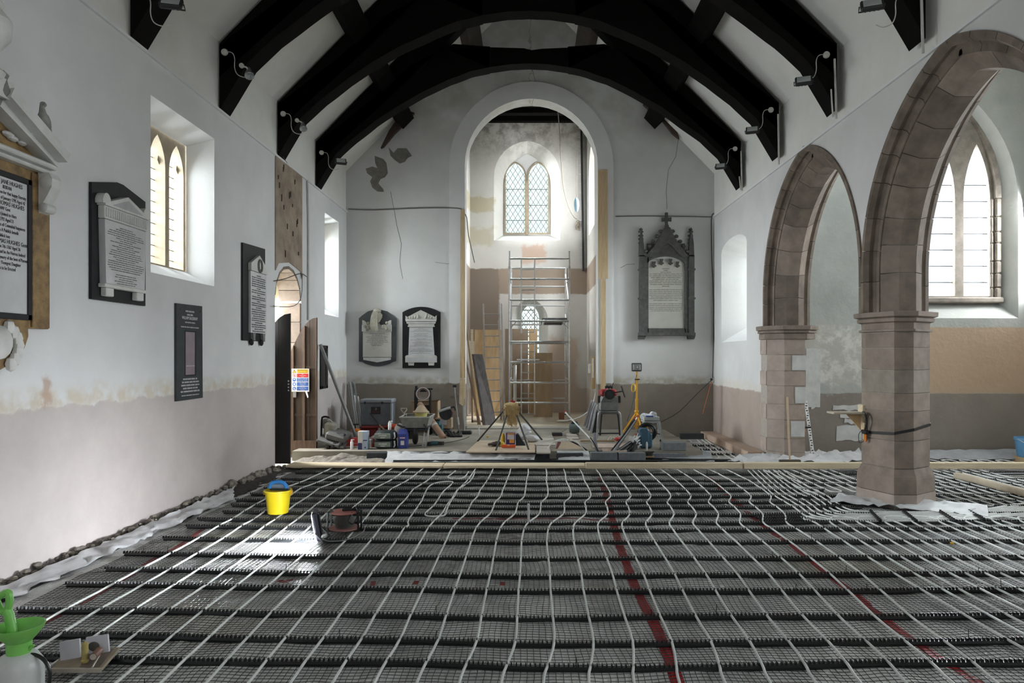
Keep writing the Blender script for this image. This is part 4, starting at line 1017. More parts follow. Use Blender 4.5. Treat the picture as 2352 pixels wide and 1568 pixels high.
for z in (1.22, 1.27, 1.32, 1.37): MB().bbox(Q2(.96, .034, z), (.02, .01, .022), .003).build('keyhole_screw', steel, d2)
# safety sign hung on the open leaf
def frame_on(o, u, n): return Matrix((u, V((0, 0, 1)), n)).transposed().to_4x4()
def text(body, size, loc, R, m, parent, name='lettering', align='CENTER', sx=1.0, ext=.0006, ):
    c = bpy.data.curves.new(name, 'FONT'); c.body = body; c.size = size; c.align_x = align; c.align_y = 'CENTER'; c.extrude = ext; c.resolution_u = 2
    tmp = bpy.data.objects.new('tmp', c); col.objects.link(tmp); me = bpy.data.meshes.new_from_object(tmp.evaluated_get(bpy.context.evaluated_depsgraph_get()))
    bpy.data.objects.remove(tmp); bpy.data.curves.remove(c); me.materials.clear(); me.materials.append(m); o = bpy.data.objects.new(name, me); col.objects.link(o); o['kind'] = 'stuff'
    Mx = R.copy() @ Matrix.Diagonal((sx, 1, 1, 1)); off = WLOC[parent.name] if parent is not None else V((0, 0, 0))
    Mx.translation = V(loc)-off; o.matrix_local = Mx
    if parent is not None: o.parent = parent
    WLOC[o.name] = V(loc); return o
sgn = thing('safety_sign', 'construction safety sign with yellow, red and blue panels taped to the brown door', 'sign', Q(.5, .05, 1.15))
Rs = frame_on(None, u, nrm); S0 = Q(.45, .042, 1.35)
SP = lambda a, b, d=0: S0+u*a+nrm*d+V((0, 0, b))
def splate(a0, a1, b0, b1, d, m, nm, th=.001):
    return MB().extr([SP(a0, b0, d), SP(a1, b0, d), SP(a1, b1, d), SP(a0, b1, d)], nrm*th).build(nm, m, sgn)
sw = M('sign_white', (.74, .74, .76), .5, scale=10); sy = M('sign_yellow', (.85, .53, .02), .5, scale=10); sr = M('sign_red', (.62, .02, .03), .5, scale=10); sb = M('sign_blue', (.03, .13, .50), .5, scale=10)
splate(-.155, .155, -.20, .20, 0, sw, 'board', .003)
rows = [(.125, .188, sy, ['WARNING', 'Construction site'], ink), (.05, .115, sr, ['No', 'unauthorised', 'access'], inkwhite), (-.025, .04, sb, ['Safety helmets', 'must be worn'], inkwhite), (-.10, -.035, sb, ['High visibility', 'clothing must', 'be worn'], inkwhite), (-.178, -.112, sb, ['Protective', 'footwear must', 'be worn'], inkwhite)]
for k, (b0, b1, m, tx, tm) in enumerate(rows):
    pn = splate(-.062, .142, b0, b1, .003, m, 'panel')
    for q, w in enumerate(tx):
        h = (b1-b0)/len(tx); text(w, min(.030, h*.95) if k else (.036 if q == 0 else .024), SP(.04, b1-h*(q+.5), .0047), Rs, tm, pn, 'lettering', sx=1.0 if k else 1.05, ext=.0003)
    c = (-.108, (b0+b1)/2)
    if k == 0:
        MB().extr([SP(c[0]-.036, c[1]-.03, .003), SP(c[0]+.036, c[1]-.03, .003), SP(c[0], c[1]+.034, .003)], nrm*.001).build('warning_triangle', ink, sgn)
        MB().extr([SP(c[0]-.027, c[1]-.025, .004), SP(c[0]+.027, c[1]-.025, .004), SP(c[0], c[1]+.024, .004)], nrm*.0008).build('warning_triangle', sy, sgn)
        MB().extr([SP(c[0]-.004, c[1]-.008, .005), SP(c[0]+.004, c[1]-.008, .005), SP(c[0]+.004, c[1]+.012, .005), SP(c[0]-.004, c[1]+.012, .005)], nrm*.0005).build('exclamation_mark', ink, sgn)
    else:
        ringp = lambda r, n=18: [SP(c[0]+r*math.cos(2*math.pi*i/n), c[1]+r*math.sin(2*math.pi*i/n), .003) for i in range(n)]
        MB().extr(ringp(.031), nrm*.001).build('pictogram', sr if k == 1 else sb, sgn)
        if k == 1:
            MB().extr([p+nrm*.001 for p in ringp(.025)], nrm*.0004).build('pictogram', sw, sgn)
            MB().extr([SP(c[0]-.02, c[1]+.016, .0048), SP(c[0]-.016, c[1]+.02, .0048), SP(c[0]+.02, c[1]-.016, .0048), SP(c[0]+.016, c[1]-.02, .0048)], nrm*.0004).build('prohibition_bar', sr, sgn)
            MB().extr([SP(c[0]+a, c[1]+b, .0045) for a, b in ((-.004, -.018), (.004, -.018), (.006, .006), (.003, .018), (-.003, .018), (-.006, .006))], nrm*.0003).build('pictogram', ink, sgn)
        elif k == 2: MB().extr([SP(c[0]+.017*math.cos(math.pi*i/8), c[1]+.002+.017*math.sin(math.pi*i/8), .0042) for i in range(9)]+[SP(c[0]-.02, c[1]-.002, .0042), SP(c[0]+.02, c[1]-.002, .0042)][::1], nrm*.0004).build('pictogram', sw, sgn)
        elif k == 3: MB().extr([SP(c[0]+a, c[1]+b, .0042) for a, b in ((-.015, -.016), (.015, -.016), (.015, .004), (.02, .008), (.012, .017), (.004, .012), (-.004, .012), (-.012, .017), (-.02, .008), (-.015, .004))], nrm*.0004).build('pictogram', sw, sgn)
        else: MB().extr([SP(c[0]+a, c[1]+b, .0042) for a, b in ((-.012, .018), (.0, .018), (.002, -.002), (.018, -.008), (.018, -.016), (-.012, -.016))], nrm*.0004).build('pictogram', sw, sgn)
splate(-.13, -.075, -.30, -.195, .002, M('grey_tape', (.22, .22, .23), .5), 'tape_strip', .001); 
MB().extr([SP(.085, -.2, .004), SP(.12, -.2, .004), SP(.15, -.29, .02), SP(.13, -.31, .012)], nrm*.001).build('tape_strip', sw, sgn)
# ---------------------------------------------------------------- wall monuments
def dashes(mb, org, u, v, n, lines, w, lh, seed, th=.0008, fill=.62, centre=True, hscale=.5):
    """worn engraved lines: short word-length strokes laid in rows"""
    r = random.Random(seed)
    for k, frac in enumerate(lines):
        if frac <= 0: continue
        L = w*frac; x = -L/2 if centre else -w/2; e = x+L
        while x < e-.004:
            wl = min(e-x, r.uniform(.35, 1.0)*lh*3.2); c = org+u*x-v*(lh*k); q = x+wl*.0
            s = 0
            while s < wl:
                cw = lh*r.uniform(.16, .34); hh = lh*hscale*r.uniform(.75, 1.1)
                a = org+u*(x+s)-v*(lh*k); mb.add([a-v*hh/2+n*th, a+u*cw*.62-v*hh/2+n*th, a+u*cw*.62+v*hh/2+n*th, a+v*hh/2+n*th], [(0, 1, 2, 3)]); s += cw
            x += wl+lh*.35
uN, vN, nN = V((0, 1, 0)), V((0, 0, 1)), V((1, 0, 0)); RN = Matrix((uN, vN, nN)).transposed().to_4x4()
uE, vE, nE = V((1, 0, 0)), V((0, 0, 1)), V((0, -1, 0)); RE = Matrix((uE, vE, nE)).transposed().to_4x4()
def NB(parent, name, y0, y1, z0, z1, d0, d1, m, b=.006):   # block on the north wall
    return MB().bbox((XL+(d0+d1)/2, (y0+y1)/2, (z0+z1)/2), (d1-d0, y1-y0, z1-z0), b).build(name, m, parent)
def NX(parent, name, loop, d0, d1, m, smooth=False): return MB().extr([V((XL+d0, y, z)) for y, z in loop], (d1-d0, 0, 0)).build(name, m, parent, smooth)
# the tall pedimented monument at the frame edge
c0 = 4.86
m1 = thing('wall_monument', 'tall pedimented monument of brown and white marble at the frame edge', 'monument', (XL, c0, 1.6))
NX(m1, 'backing', [(c0-.765, 1.98), (c0+.765, 1.98), (c0+.765, 3.24), (c0-.765, 3.24)], .004, .05, brownmarble)
for sg in (-1, 1): NB(m1, 'pilaster', c0+sg*.665-.098, c0+sg*.665+.098, 1.985, 3.22, .05, .065, brownmarble)
NX(m1, 'apron', [(c0-.52, 2.04)]+[(c0-.54*math.cos(math.pi*i/14), 2.04-.42*math.sin(math.pi*i/14)**.8) for i in range(1, 14)]+[(c0+.52, 2.04)], .004, .06, brownmarble)
for (a, b, p, q) in ((-.535, .535, 2.04, 2.085), (-.535, .535, 3.10, 3.145), (-.535, -.492, 2.04, 3.145), (.492, .535, 2.04, 3.145)):
    NB(m1, 'black_border', c0+a, c0+b, p, q, .05, .085, slate, .004)
NB(m1, 'inscription_panel', c0-.495, c0+.495, 2.08, 3.105, .05, .075, marblew, .003)
lines = [('to the Memory of JANE HUGHES', 52, 428, 15), ('BEBEAN', 27, 437, 14), ('Preparation for that happy Eternity', 60, 450, 13), ('the 2nd of January 1795 Aged 42', 58, 462, 13), ('THOMAS HUGHES', 56, 474, 15), ('NW Gent', 24, 486, 13), ('bequest Joined to Hers', 38, 498, 13), ('of 1792 Aged 21', 32, 510, 13), ('years of Connubial happiness', 58, 523, 13), ('ours A Publick benefit', 43, 534, 13), ('a Publick loss', 23, 543, 13), ('THOMAS HUGHES Gent', 63, 559, 15), ('the 7th 1767 Aged 26', 47, 572, 13), ('and be An Heiress Indeed', 58, 585, 13), ('the Memory of the best of Parents', 65, 602, 13), ('her Youngest Daughter', 48, 612, 14), ('this to be Erected', 36, 622, 13)]
for i, (body, px, py, h) in enumerate(lines):
    p = LW(px, py, .077); p.z = 3.065-.0405*i; text(body, .046 if h == 15 else .038, p, RN, ink, m1, 'lettering', 'RIGHT', .74 if h == 15 else .66)
for zz_, dd, h in ((3.235, .12, .035), (3.27, .17, .04)): NB(m1, 'cornice', c0-.70-dd*.12, c0+.70+dd*.12, zz_, zz_+h, .01, dd, marble, .012)
for sg in (-1, 1):                                        # broken raking cornice
    for d, w, off in ((.18, .07, .0), (.26, .085, .075)):
        a, b = V((XL+d/2, c0+sg*.71, 3.325+off*.6)), V((XL+d/2, c0+sg*.10, 3.60+off))
        MB().beam(a, b, d, w, (0, 0, 1)).build('raking_cornice', marble, m1)
    yb = c0+sg*.685                                       # scroll bracket
    pr = [(3.235, .12), (3.19, .145), (3.12, .14), (3.05, .105), (3.0, .075), (2.96, .06), (2.93, .075)]
    MB().extr([V((XL+.06, yb-.055, z)) for z in (2.91, 3.24)]+[V((XL+d+.03, yb-.055, z)) for z, d in pr], (0, .11, 0)).build('scroll_bracket', marble, m1)
    for z, d, r_ in ((3.16, .12, .055), (2.955, .10, .038)):
        MB().lathe([(.001, -.07), (r_*.5, -.07), (r_, -.055), (r_, .055), (r_*.5, .07), (.001, .07)], (XL+d, yb, z), 14, Euler((math.pi/2, 0, 0)).to_matrix()).build('volute', marble, m1, 40)
NX(m1, 'tympanum', [(c0-.66, 3.30), (c0+.66, 3.30), (c0+.12, 3.58), (c0-.12, 3.58)], .01, .07, brownmarble)
for k in range(14):
    r = random.Random(k); y = c0+r.uniform(-.4, .46); z = 3.33+r.uniform(.0, .2)*(1-abs(y-c0)/.7)
    MB().ball((XL+.085, y, z), .03, r.uniform(.04, .075), r.uniform(.02, .035), 8).build('foliage_carving', brownmarble if k % 2 else marble, m1, True)
# skull relief in the apron
MB().ball((XL+.08, c0+.20, 1.86), .06, .12, .13, 12).build('skull_relief', marble, m1, True)
for a in range(7):
    t = -.9+a*.32; MB().ball((XL+.075, c0+.20+.20*math.cos(t), 1.83+.17*math.sin(t)), .035, .05, .06, 7).build('wing_relief', marble, m1, True)
# carved birds and central urn
def bird(y, z, x):
    mb = MB(); q0 = V((x, y, z)); mb.ball((x, y, z+.07), .05, .062, .10, 10, Euler((.35, 0, 0)).to_matrix()); mb.tube([(x, y-.02, z+.14), (x, y-.03, z+.19), (x+.005, y-.03, z+.22)], [.032, .022, .022], 8); mb.ball((x+.008, y-.025, z+.225), .027, .03, .025, 8)
    mb.tube([(x+.02, y-.04, z+.225), (x+.04, y-.055, z+.21)], [.01, .002], 5); mb.tube([(x, y+.03, z+.02), (x, y+.075, z-.05), (x, y+.10, z-.10)], [.04, .028, .012], 7)
    mb.v = [q0+(p-q0)*.85 for p in mb.v]
    mb.build('carved_bird', M('weathered_marble', (.30, .30, .27), .6, (.17, .17, .15), scale=9), m1, True)
pb = LW(96, 322, .15); bird(pb.y, pb.z+.085, XL+.17)
MB().lathe([(.10, 0), (.12, .05), (.05, .12), (.06, .17), (.15, .30), (.16, .42), (.10, .50), (.11, .54), (.05, .62), (.02, .70)], (XL+.14, c0, 3.74), 16).build('urn', marble, m1, 40)
MB().box((XL+.12, c0, 3.69), (.22, .30, .14)).build('urn_plinth', marble, m1)
pb = LW(6, 190, .2); MB().lathe([(.02, -.12), (.05, -.07), (.035, -.01), (.03, .03), (.04, .06), (.01, .09)], (XL+.2, pb.y, pb.z), 10).build('finial', M('weathered_marble', (.30, .30, .27), .6), m1, 40)
# white marble tablet with pediment on black backing, before the window
m2 = thing('marble_tablet', 'white marble pedimented tablet on a black slab, between tall monument and window', 'tablet', (XL, 6.64, 2.28))
NX(m2, 'slab', [(6.215, 2.28), (7.085, 2.28), (7.085, 3.36), (6.70, 3.44), (6.60, 3.44), (6.215, 3.345)], .004, .03, slate)
NX(m2, 'body', [(6.33, 2.43), (6.965, 2.43), (6.985, 3.03), (6.31, 3.03)], .03, .09, marblew)
NB(m2, 'base_moulding', 6.30, 6.99, 2.40, 2.435, .03, .10, marble)
for y in (6.40, 6.90): NB(m2, 'foot', y-.06, y+.06, 2.32, 2.40, .03, .085, marble)
NB(m2, 'frieze', 6.30, 7.0, 3.035, 3.155, .03, .095, marble)
for k in range(20):
    y = 6.325+k*.034; MB().bbox((XL+.10, y, 3.095), (.018, .020, .085), .006).build('flute', marble, m2)
NX(m2, 'pediment', [(6.29, 3.155), (7.01, 3.155), (7.01, 3.175), (6.65, 3.305), (6.29, 3.175)], .03, .11, marble)
NX(m2, 'pediment_panel', [(6.40, 3.175), (6.90, 3.175), (6.65, 3.27)], .11, .112, M('tympanum_grey', (.42, .43, .43), .5))
for y in (6.32, 6.98): NX(m2, 'ear', [(y-.06, 3.17), (y+.065, 3.17)]+[(y+.065*math.cos(t*math.pi/8), 3.17+.10*math.sin(t*math.pi/8)) for t in range(1, 8)], .03, .105, marble)
mb = MB(); dashes(mb, V((XL+.09, 6.645, 2.985)), uN, vN, nN, [.35, .55, .9, .98, .98, .55, .35, .85, .4, .75, .5, .8, .85, .92, .7, .55, .95, .98, .98, .9, .8, 0, .55, .6, .4, .62, .5], .60, .0205, 2); mb.build('lettering', inkgrey, m2, kind='stuff')
# dark slate plaque with a window slot
m3 = thing('slate_plaque', 'tall grey slate plaque with a narrow mauve inset below the window', 'plaque', (XL, 8.03, 1.25))
NX(m3, 'slab', [(7.715, 1.25), (8.335, 1.255), (8.32, 2.37), (7.715, 2.36)], .003, .028, greyslate)
NB(m3, 'inset_shadow', 7.90, 8.165, 1.53, 2.06, .028, .031, slate, .001)
NB(m3, 'inset_panel', 7.91, 8.125, 1.545, 2.045, .030, .033, M('mauve_print', (.30, .24, .27), .5, (.22, .17, .20), scale=6), .001)
NB(m3, 'white_line', 7.92, 8.12, 1.645, 1.650, .033, .034, inkwhite, .0003)
text('WILLIAM SALESBURY', .050, V((XL+.029, 8.02, 2.205)), RN, inkwhite, m3, 'lettering', sx=.80)
mb = MB()
dashes(mb, V((XL+.028, 8.02, 2.285)), uN, vN, nN, [.45, .30], .46, .04, 3); dashes(mb, V((XL+.028, 8.02, 2.155)), uN, vN, nN, [.5], .46, .03, 4); dashes(mb, V((XL+.028, 8.02, 2.10)), uN, vN, nN, [.9], .46, .028, 5)
dashes(mb, V((XL+.028, 8.03, 1.495)), uN, vN, nN, [.75, .85, .92, .75, .98], .46, .036, 6); dashes(mb, V((XL+.028, 8.03, 1.305)), uN, vN, nN, [.9], .46, .024, 7)
mb.build('lettering', inkwhite, m3, kind='stuff')
for y in (7.80, 8.27): MB().lathe([(.001, 0), (.012, 0), (.012, .004), (.001, .005)], (XL+.028, y, 2.30), 8, Euler((0, math.pi/2, 0)).to_matrix()).build('fixing_screw', darksteel, m3)
# black slab with narrow white tablet and wreath beside the door
m4 = thing('marble_tablet', 'narrow white tablet with a wreath on a black slab beside the dark door', 'tablet', (XL, 9.9, 1.97))
NX(m4, 'slab', [(9.50, 1.985), (10.30, 1.985), (10.30, 3.38), (9.50, 3.345)], .004, .03, slate)
NX(m4, 'panel', [(9.69, 2.10), (10.27, 2.10), (10.27, 2.98), (9.69, 2.98)], .03, .06, marblew)
NX(m4, 'gable', [(9.68, 2.985), (10.28, 2.985), (10.28, 3.07), (9.98, 3.235), (9.68, 3.09)], .03, .075, marble)
mb = MB(); mb.tube([(XL+.082, 9.98+.065*math.cos(t*math.pi/9), 3.08+.085*math.sin(t*math.pi/9)) for t in range(19)], .018, 6); mb.build('wreath', M('wreath_grey', (.13, .13, .12), .7), m4, True)
for y in (9.80, 10.16):
    NX(m4, 'bracket', [(y-.05, 2.10), (y+.05, 2.10), (y+.03, 2.03), (y+.035, 1.99), (y-.03, 1.99), (y-.03, 2.03)], .03, .07, M('wreath_grey2', (.22, .22, .21), .7)); MB().ball((XL+.035, y-.02, 1.965), .03, .045, .05, 8).build('scroll_foot', slate, m4, True)
mb = MB(); dashes(mb, V((XL+.06, 9.98, 2.93)), uN, vN, nN, [.3, .95, .95, .95, .98, .98, .3, .95, .98, .2, .9, .95, .2, .98, .98, .4, .98, .95, .98, .8, .9, .95, .55, .98, .98, .6, .9], .52, .031, 8, hscale=.55); mb.build('lettering', ink, m4, kind='stuff')
# small dark frame behind the long pole
m4b = thing('wooden_frame', 'small dark narrow frame on the wall behind the leaning steel pole', 'frame', LW(741, 892, .0))
y0, y1 = LW(734, 800).y, LW(749, 800).y; z0, z1 = LW(741, 892).z, LW(741, 793).z
for a, b, c, d in ((y0, y1, z0, z0+.06), (y0, y1, z1-.06, z1), (y0, y0+.09, z0, z1), (y1-.09, y1, z0, z1)): NB(m4b, 'rail', a, b, c, d, .003, .04, oakdk)
NB(m4b, 'picture', y0+.05, y1-.05, z0+.03, z1-.03, .003, .02, M('dark_picture', (.03, .025, .02), .5, scale=6))
# ------ end wall tablets
def EX(parent, name, pts, d0, d1, m, smooth=False): return MB().extr([EW(x, y, d0) for x, y in pts], (0, -(d1-d0), 0)).build(name, m, parent, smooth)
def arcpts(x0, x1, ytop, yside, n=12):
    c = (x0+x1)/2; h = (x1-x0)/2; s = yside-ytop; R = (h*h+s*s)/(2*s); return [(x, ytop+R-math.sqrt(max(0, R*R-(x-c)**2))) for x in [x1+(x0-x1)*i/n for i in range(n+1)]]
m5 = thing('marble_tablet', 'grey shield-shaped tablet with a draped urn, its foot curved', 'tablet', EW(868, 842))
EX(m5, 'slab', [(825, 731)]+[(825, 830), (833, 831)]+[(840+7*i, 834+7*math.sin(math.pi*(i+.5)/9)) for i in range(9)]+[(903, 831), (910, 829), (911, 731), (903, 724), (890, 715), (868, 709.5), (846, 715), (833, 724)], .003, .035, M('veined_slate', (.075, .085, .09), .35, (.035, .04, .045), scale=2))
EX(m5, 'panel', [(834, 760), (899, 760), (899, 820), (834, 820)], .035, .06, M('ivory_marble', (.56, .55, .50), .5, (.5, .49, .44), scale=3))
EX(m5, 'base_point', [(835, 821), (898, 821), (898, 826), (867, 832), (835, 826)], .035, .065, marble)
EX(m5, 'shelf', [(832, 746), (900, 746), (900, 761), (832, 761)], .035, .08, marble)
for x in (838, 894):
    s = 1 if x < 860 else -1; EX(m5, 'ear', [(x-s*5, 746), (x-s*5, 735), (x-s*1, 736), (x+s*4, 740), (x+s*6, 746)], .035, .075, marble)
p = EW(867, 746, .09); urnm = M('urn_stone', (.42, .40, .33), .7, (.3, .28, .22), scale=12)
MB().lathe([(.05, 0), (.06, .02), (.03, .05), (.05, .07), (.10, .16), (.11, .22), (.07, .27), (.075, .29), (.03, .33), (.001, .34)], p, 14).build('urn', urnm, m5, 40)
mb = MB()
for k in range(7):
    a = .10-.034*k; r = random.Random(k); top = p+V((-.06+.012*k, -.06, .30)); mb.tube(smooth_path([top, p+V((-.10+.018*k, -.10, .18)), p+V((-.12+.022*k, -.10, .0)), p+V((-.10+.02*k, -.09, -.12-.02*(k % 3)))], 3), .02, 6)
mb.ball(p+V((0, -.03, .30)), .09, .08, .06, 10); mb.build('drapery', urnm, m5, True)
for k in range(14):
    r = random.Random(40+k); s = -1 if k < 7 else 1; MB().ball(p+V((s*r.uniform(.12, .27), -.05, r.uniform(-.11, .06))), .035, .03, .035, 7).build('foliage_carving', urnm, m5, True)
mb = MB(); dashes(mb, EW(866, 766, .06), uE, vE, nE, [.55, .35, .75, .62, .7, .75, .45, .38], .62, .037, 9, hscale=.42); mb.build('lettering', inkgrey, m5, kind='stuff')
m6 = thing('marble_tablet', 'white tapering marble tablet on a black round-topped slab', 'tablet', EW(968, 846))
EX(m6, 'slab', [(925, 845), (1012, 845)]+arcpts(925, 1012, 704.5, 717), .003, .035, slate)
EX(m6, 'body', [(938.5, 816), (998, 816), (994, 751), (941, 751)], .035, .075, marblew)
for x0, x1, y0, y1, d in ((932, 1003, 733, 738, .10), (934, 1001, 739, 743, .085), (938, 998, 744, 747.5, .08), (937, 999, 748, 750.5, .095)): EX(m6, 'moulding', [(x0, y0), (x1, y0), (x1-1, y1), (x0+1, y1)], .035, d, marble)
EX(m6, 'pediment', [(932, 733), (932, 725), (936, 728), (940, 726), (967, 712), (996, 726), (999, 728), (1003, 724), (1003, 733)], .035, .075, M('ivory_marble', (.56, .55, .50), .5))
for k in range(9):
    s = -1 if k < 5 else 1; x = 967+((-31+5.5*k) if k < 5 else (9+6.5*(k-5))); a = EW(x, 731, .08); b = EW(x+s*1.5+(2 if k in (3, 4, 5) else 0), 731-max(3, 15-abs(x-967)*.42), .08); MB().tube([a, a.lerp(b, .5)+V((.012, -.008, 0)), b], [.02, .022, .006], 6).build('carved_leaf', M('ivory_marble', (.56, .55, .50), .5), m6, True)
EX(m6, 'pedestal', [(932, 818), (935, 815.5), (1000, 815.5), (1003.5, 818), (1003.5, 832), (932, 832)], .035, .10, marble)
EX(m6, 'pedestal_panel', [(934.5, 821), (1001, 821), (1001, 829.5), (934.5, 829.5)], .10, .103, marblew)
for x in (945, 991): EX(m6, 'foot', [(x-7, 832), (x+7, 832), (x+6, 836), (x+6, 839), (x-6, 839), (x-6, 836)], .035, .09, marble)
mb = MB(); dashes(mb, EW(967.5, 754, .0755), uE, vE, nE, [.25, .5, .62, .85, 0, .55, .4, .55, .85, 0, .4, .85, 0, .5, .75, .5, .6, .9, 0, .3, .7, .8, .9, .2, .75], .54, .0227, 10, hscale=.4); mb.build('lettering', inkgrey, m6, kind='stuff')
m7 = thing('gothic_tablet', 'grey gothic tablet with crocketed gable, cross and twin pinnacles', 'tablet', EW(1530, 780))
EX(m7, 'inscription_panel', [(1488, 756), (1571, 756), (1571, 600), (1488, 600)], .003, .03, M('ivory_marble', (.56, .55, .50), .5))
EX(m7, 'lower_panel', [(1489, 752), (1570, 752), (1570, 730.5), (1489, 730.5)], .03, .034, M('ivory_marble', (.56, .55, .50), .5))
for x0, x1, d in ((1467, 1478, .13), (1478, 1488, .09), (1571, 1580, .09), (1580, 1592, .13)): EX(m7, 'jamb_shaft', [(x0, 765), (x1, 765), (x1, 588), (x0, 588)], .003, d, gothic)
for x in (1473, 1586):
    for y in (618, 684): EX(m7, 'shaft_band', [(x-8, y), (x+8, y), (x+8, y+4), (x-8, y+4)], .003, .15, gothic)
EX(m7, 'bottom_rail', [(1486, 765), (1573, 765), (1573, 754), (1486, 754)], .003, .09, gothic)
EX(m7, 'sill', [(1465, 771), (1594, 771), (1594, 764), (1465, 764)], .003, .15, gothic)
for x in (1473, 1586): EX(m7, 'corbel', [(x-9, 771), (x+9, 771), (x+6, 779), (x-8, 779)], .003, .11, gothic)
# cusped arch head
mb = MB()
head = [(1486, 605)]+[(1486+86*i/16, 605-16*math.sin(math.pi*i/16)**.6) for i in range(1, 16)]+[(1572, 605)]
MB().extr([EW(x, y, .03) for x, y in [(1486, 560), (1572, 560), (1572, 606)]+[(x, y) for x, y in reversed(head[1:-1])]+[(1486, 606)]], (0, -.06, 0)).build('arch_head', gothic, m7)
for x, y in ((1502, 609), (1519, 603), (1540, 603), (1556, 609)):
    MB().extr([EW(x+a, y+b, .04) for a, b in ((-4, -8), (4, -8), (2, -1), (6, 2), (0, 6), (-6, 2), (-2, -1))], (0, -.04, 0)).build('cusp', gothic, m7)
MB().extr([EW(x, y, .04) for x, y in ((1480, 590), (1500, 568), (1516, 540), (1524, 525), (1531, 520), (1538, 525), (1547, 545), (1562, 570), (1580, 590), (1566, 592), (1552, 578), (1542, 566), (1531, 560), (1520, 566), (1508, 578), (1496, 592))], (0, -.10, 0)).build('gable', gothic, m7)
for s in (-1, 1):
    for k in range(5):
        x, y = 1531+s*(12+k*8.5), 533+k*11.5
        MB().ball(EW(x+s*2, y-2, .10), .05, .05, .04, 8).build('crocket', gothic, m7, True)
MB().extr([EW(x, y, .05) for x, y in ((1526, 530), (1536, 530), (1534, 517), (1527, 517))], (0, -.08, 0)).build('cross_stem', gothic, m7)
MB().extr([EW(1530+a, 503+b, .06) for a, b in ((-3, 13), (3, 13), (3, 5), (11, 6), (11, -3), (3, -2), (3, -14), (-3, -14), (-3, -2), (-11, -3), (-11, 6), (-3, 5))], (0, -.07, 0)).build('cross', gothic, m7)
for x in (1472, 1586):
    MB().extr([EW(x-6, 590, .02), EW(x+6, 590, .02), EW(x+5, 562, .02), EW(x, 524, .02), EW(x-5, 562, .02)], (0, -.11, 0)).build('pinnacle', gothic, m7)
    for y in (532, 541, 549, 558): 
        for s in (-1, 1): MB().ball(EW(x+s*4, y, .08), .022, .022, .02, 6).build('crocket', gothic, m7, True)
    MB().ball(EW(x, 527, .07), .045, .03, .03, 7).build('finial', gothic, m7, True)
mb = MB(); dashes(mb, EW(1529, 617, .031), uE, vE, nE, [.2, .12, .3, .95, .95, .85, .75, .95, .95, .9, .2, 0, .95, .95, .95, .95, .85, .95, .7, 0, .95, .95, .95, .95, .85], .76, .0385, 12, hscale=.4); mb.build('lettering', inkgrey, m7, kind='stuff')
# ---------------------------------------------------------------- things on the platform and in the tower
PZ0 = .166
def FP(px, py): return FL(px, py, PZ0)
def bx(parent, name, a, b, c, d, y0, depth, m, bev=.01, rot=None):   # box from a pixel rectangle (x0, y_top, x1, y_bottom) at depth y0
    p, q = P(a, b, y0), P(c, d, y0); ctr = V(((p.x+q.x)/2, y0+depth/2, (p.z+q.z)/2))
    return MB().bbox(ctr, (abs(q.x-p.x), depth, abs(p.z-q.z)), bev, rot).build(name, m, parent)
def tub(parent, name, pts, r, m, n=7, sub=0, **k):
    if sub: pts = smooth_path(pts, sub)
    return MB().tube(pts, r, n).build(name, m, parent, True, **k)
RX90 = Euler((math.pi/2, 0, 0)).to_matrix(); RY90 = Euler((0, math.pi/2, 0)).to_matrix()
greyp = M('grey_plastic', (.16, .18, .20), .5, (.11, .125, .14), scale=6); dustgrey = M('dusty_grey_metal', (.13, .13, .125), .7, (.08, .08, .078), scale=9, bmp=.2)
navy = M('navy_print', (.025, .03, .12), .5, scale=9); purple = M('purple_print', (.05, .02, .16), .5, scale=9); teal = M('teal_plastic', (.03, .14, .16), .45, scale=9)
cloth = M('grey_cloth', (.42, .42, .44), .9, scale=20); bagm = M('white_bag', (.62, .62, .63), .45, (.5, .5, .52), scale=8)
straw = M('straw_hemp', (.58, .44, .22), .9, (.42, .31, .15), scale=30); wood = M('handle_wood', (.33, .22, .12), .6, scale=7)
clearp = M('frosted_plastic', (.66, .68, .68), .3, scale=9); lemon = M('lemon_plastic', (.75, .62, .10), .5, scale=8)
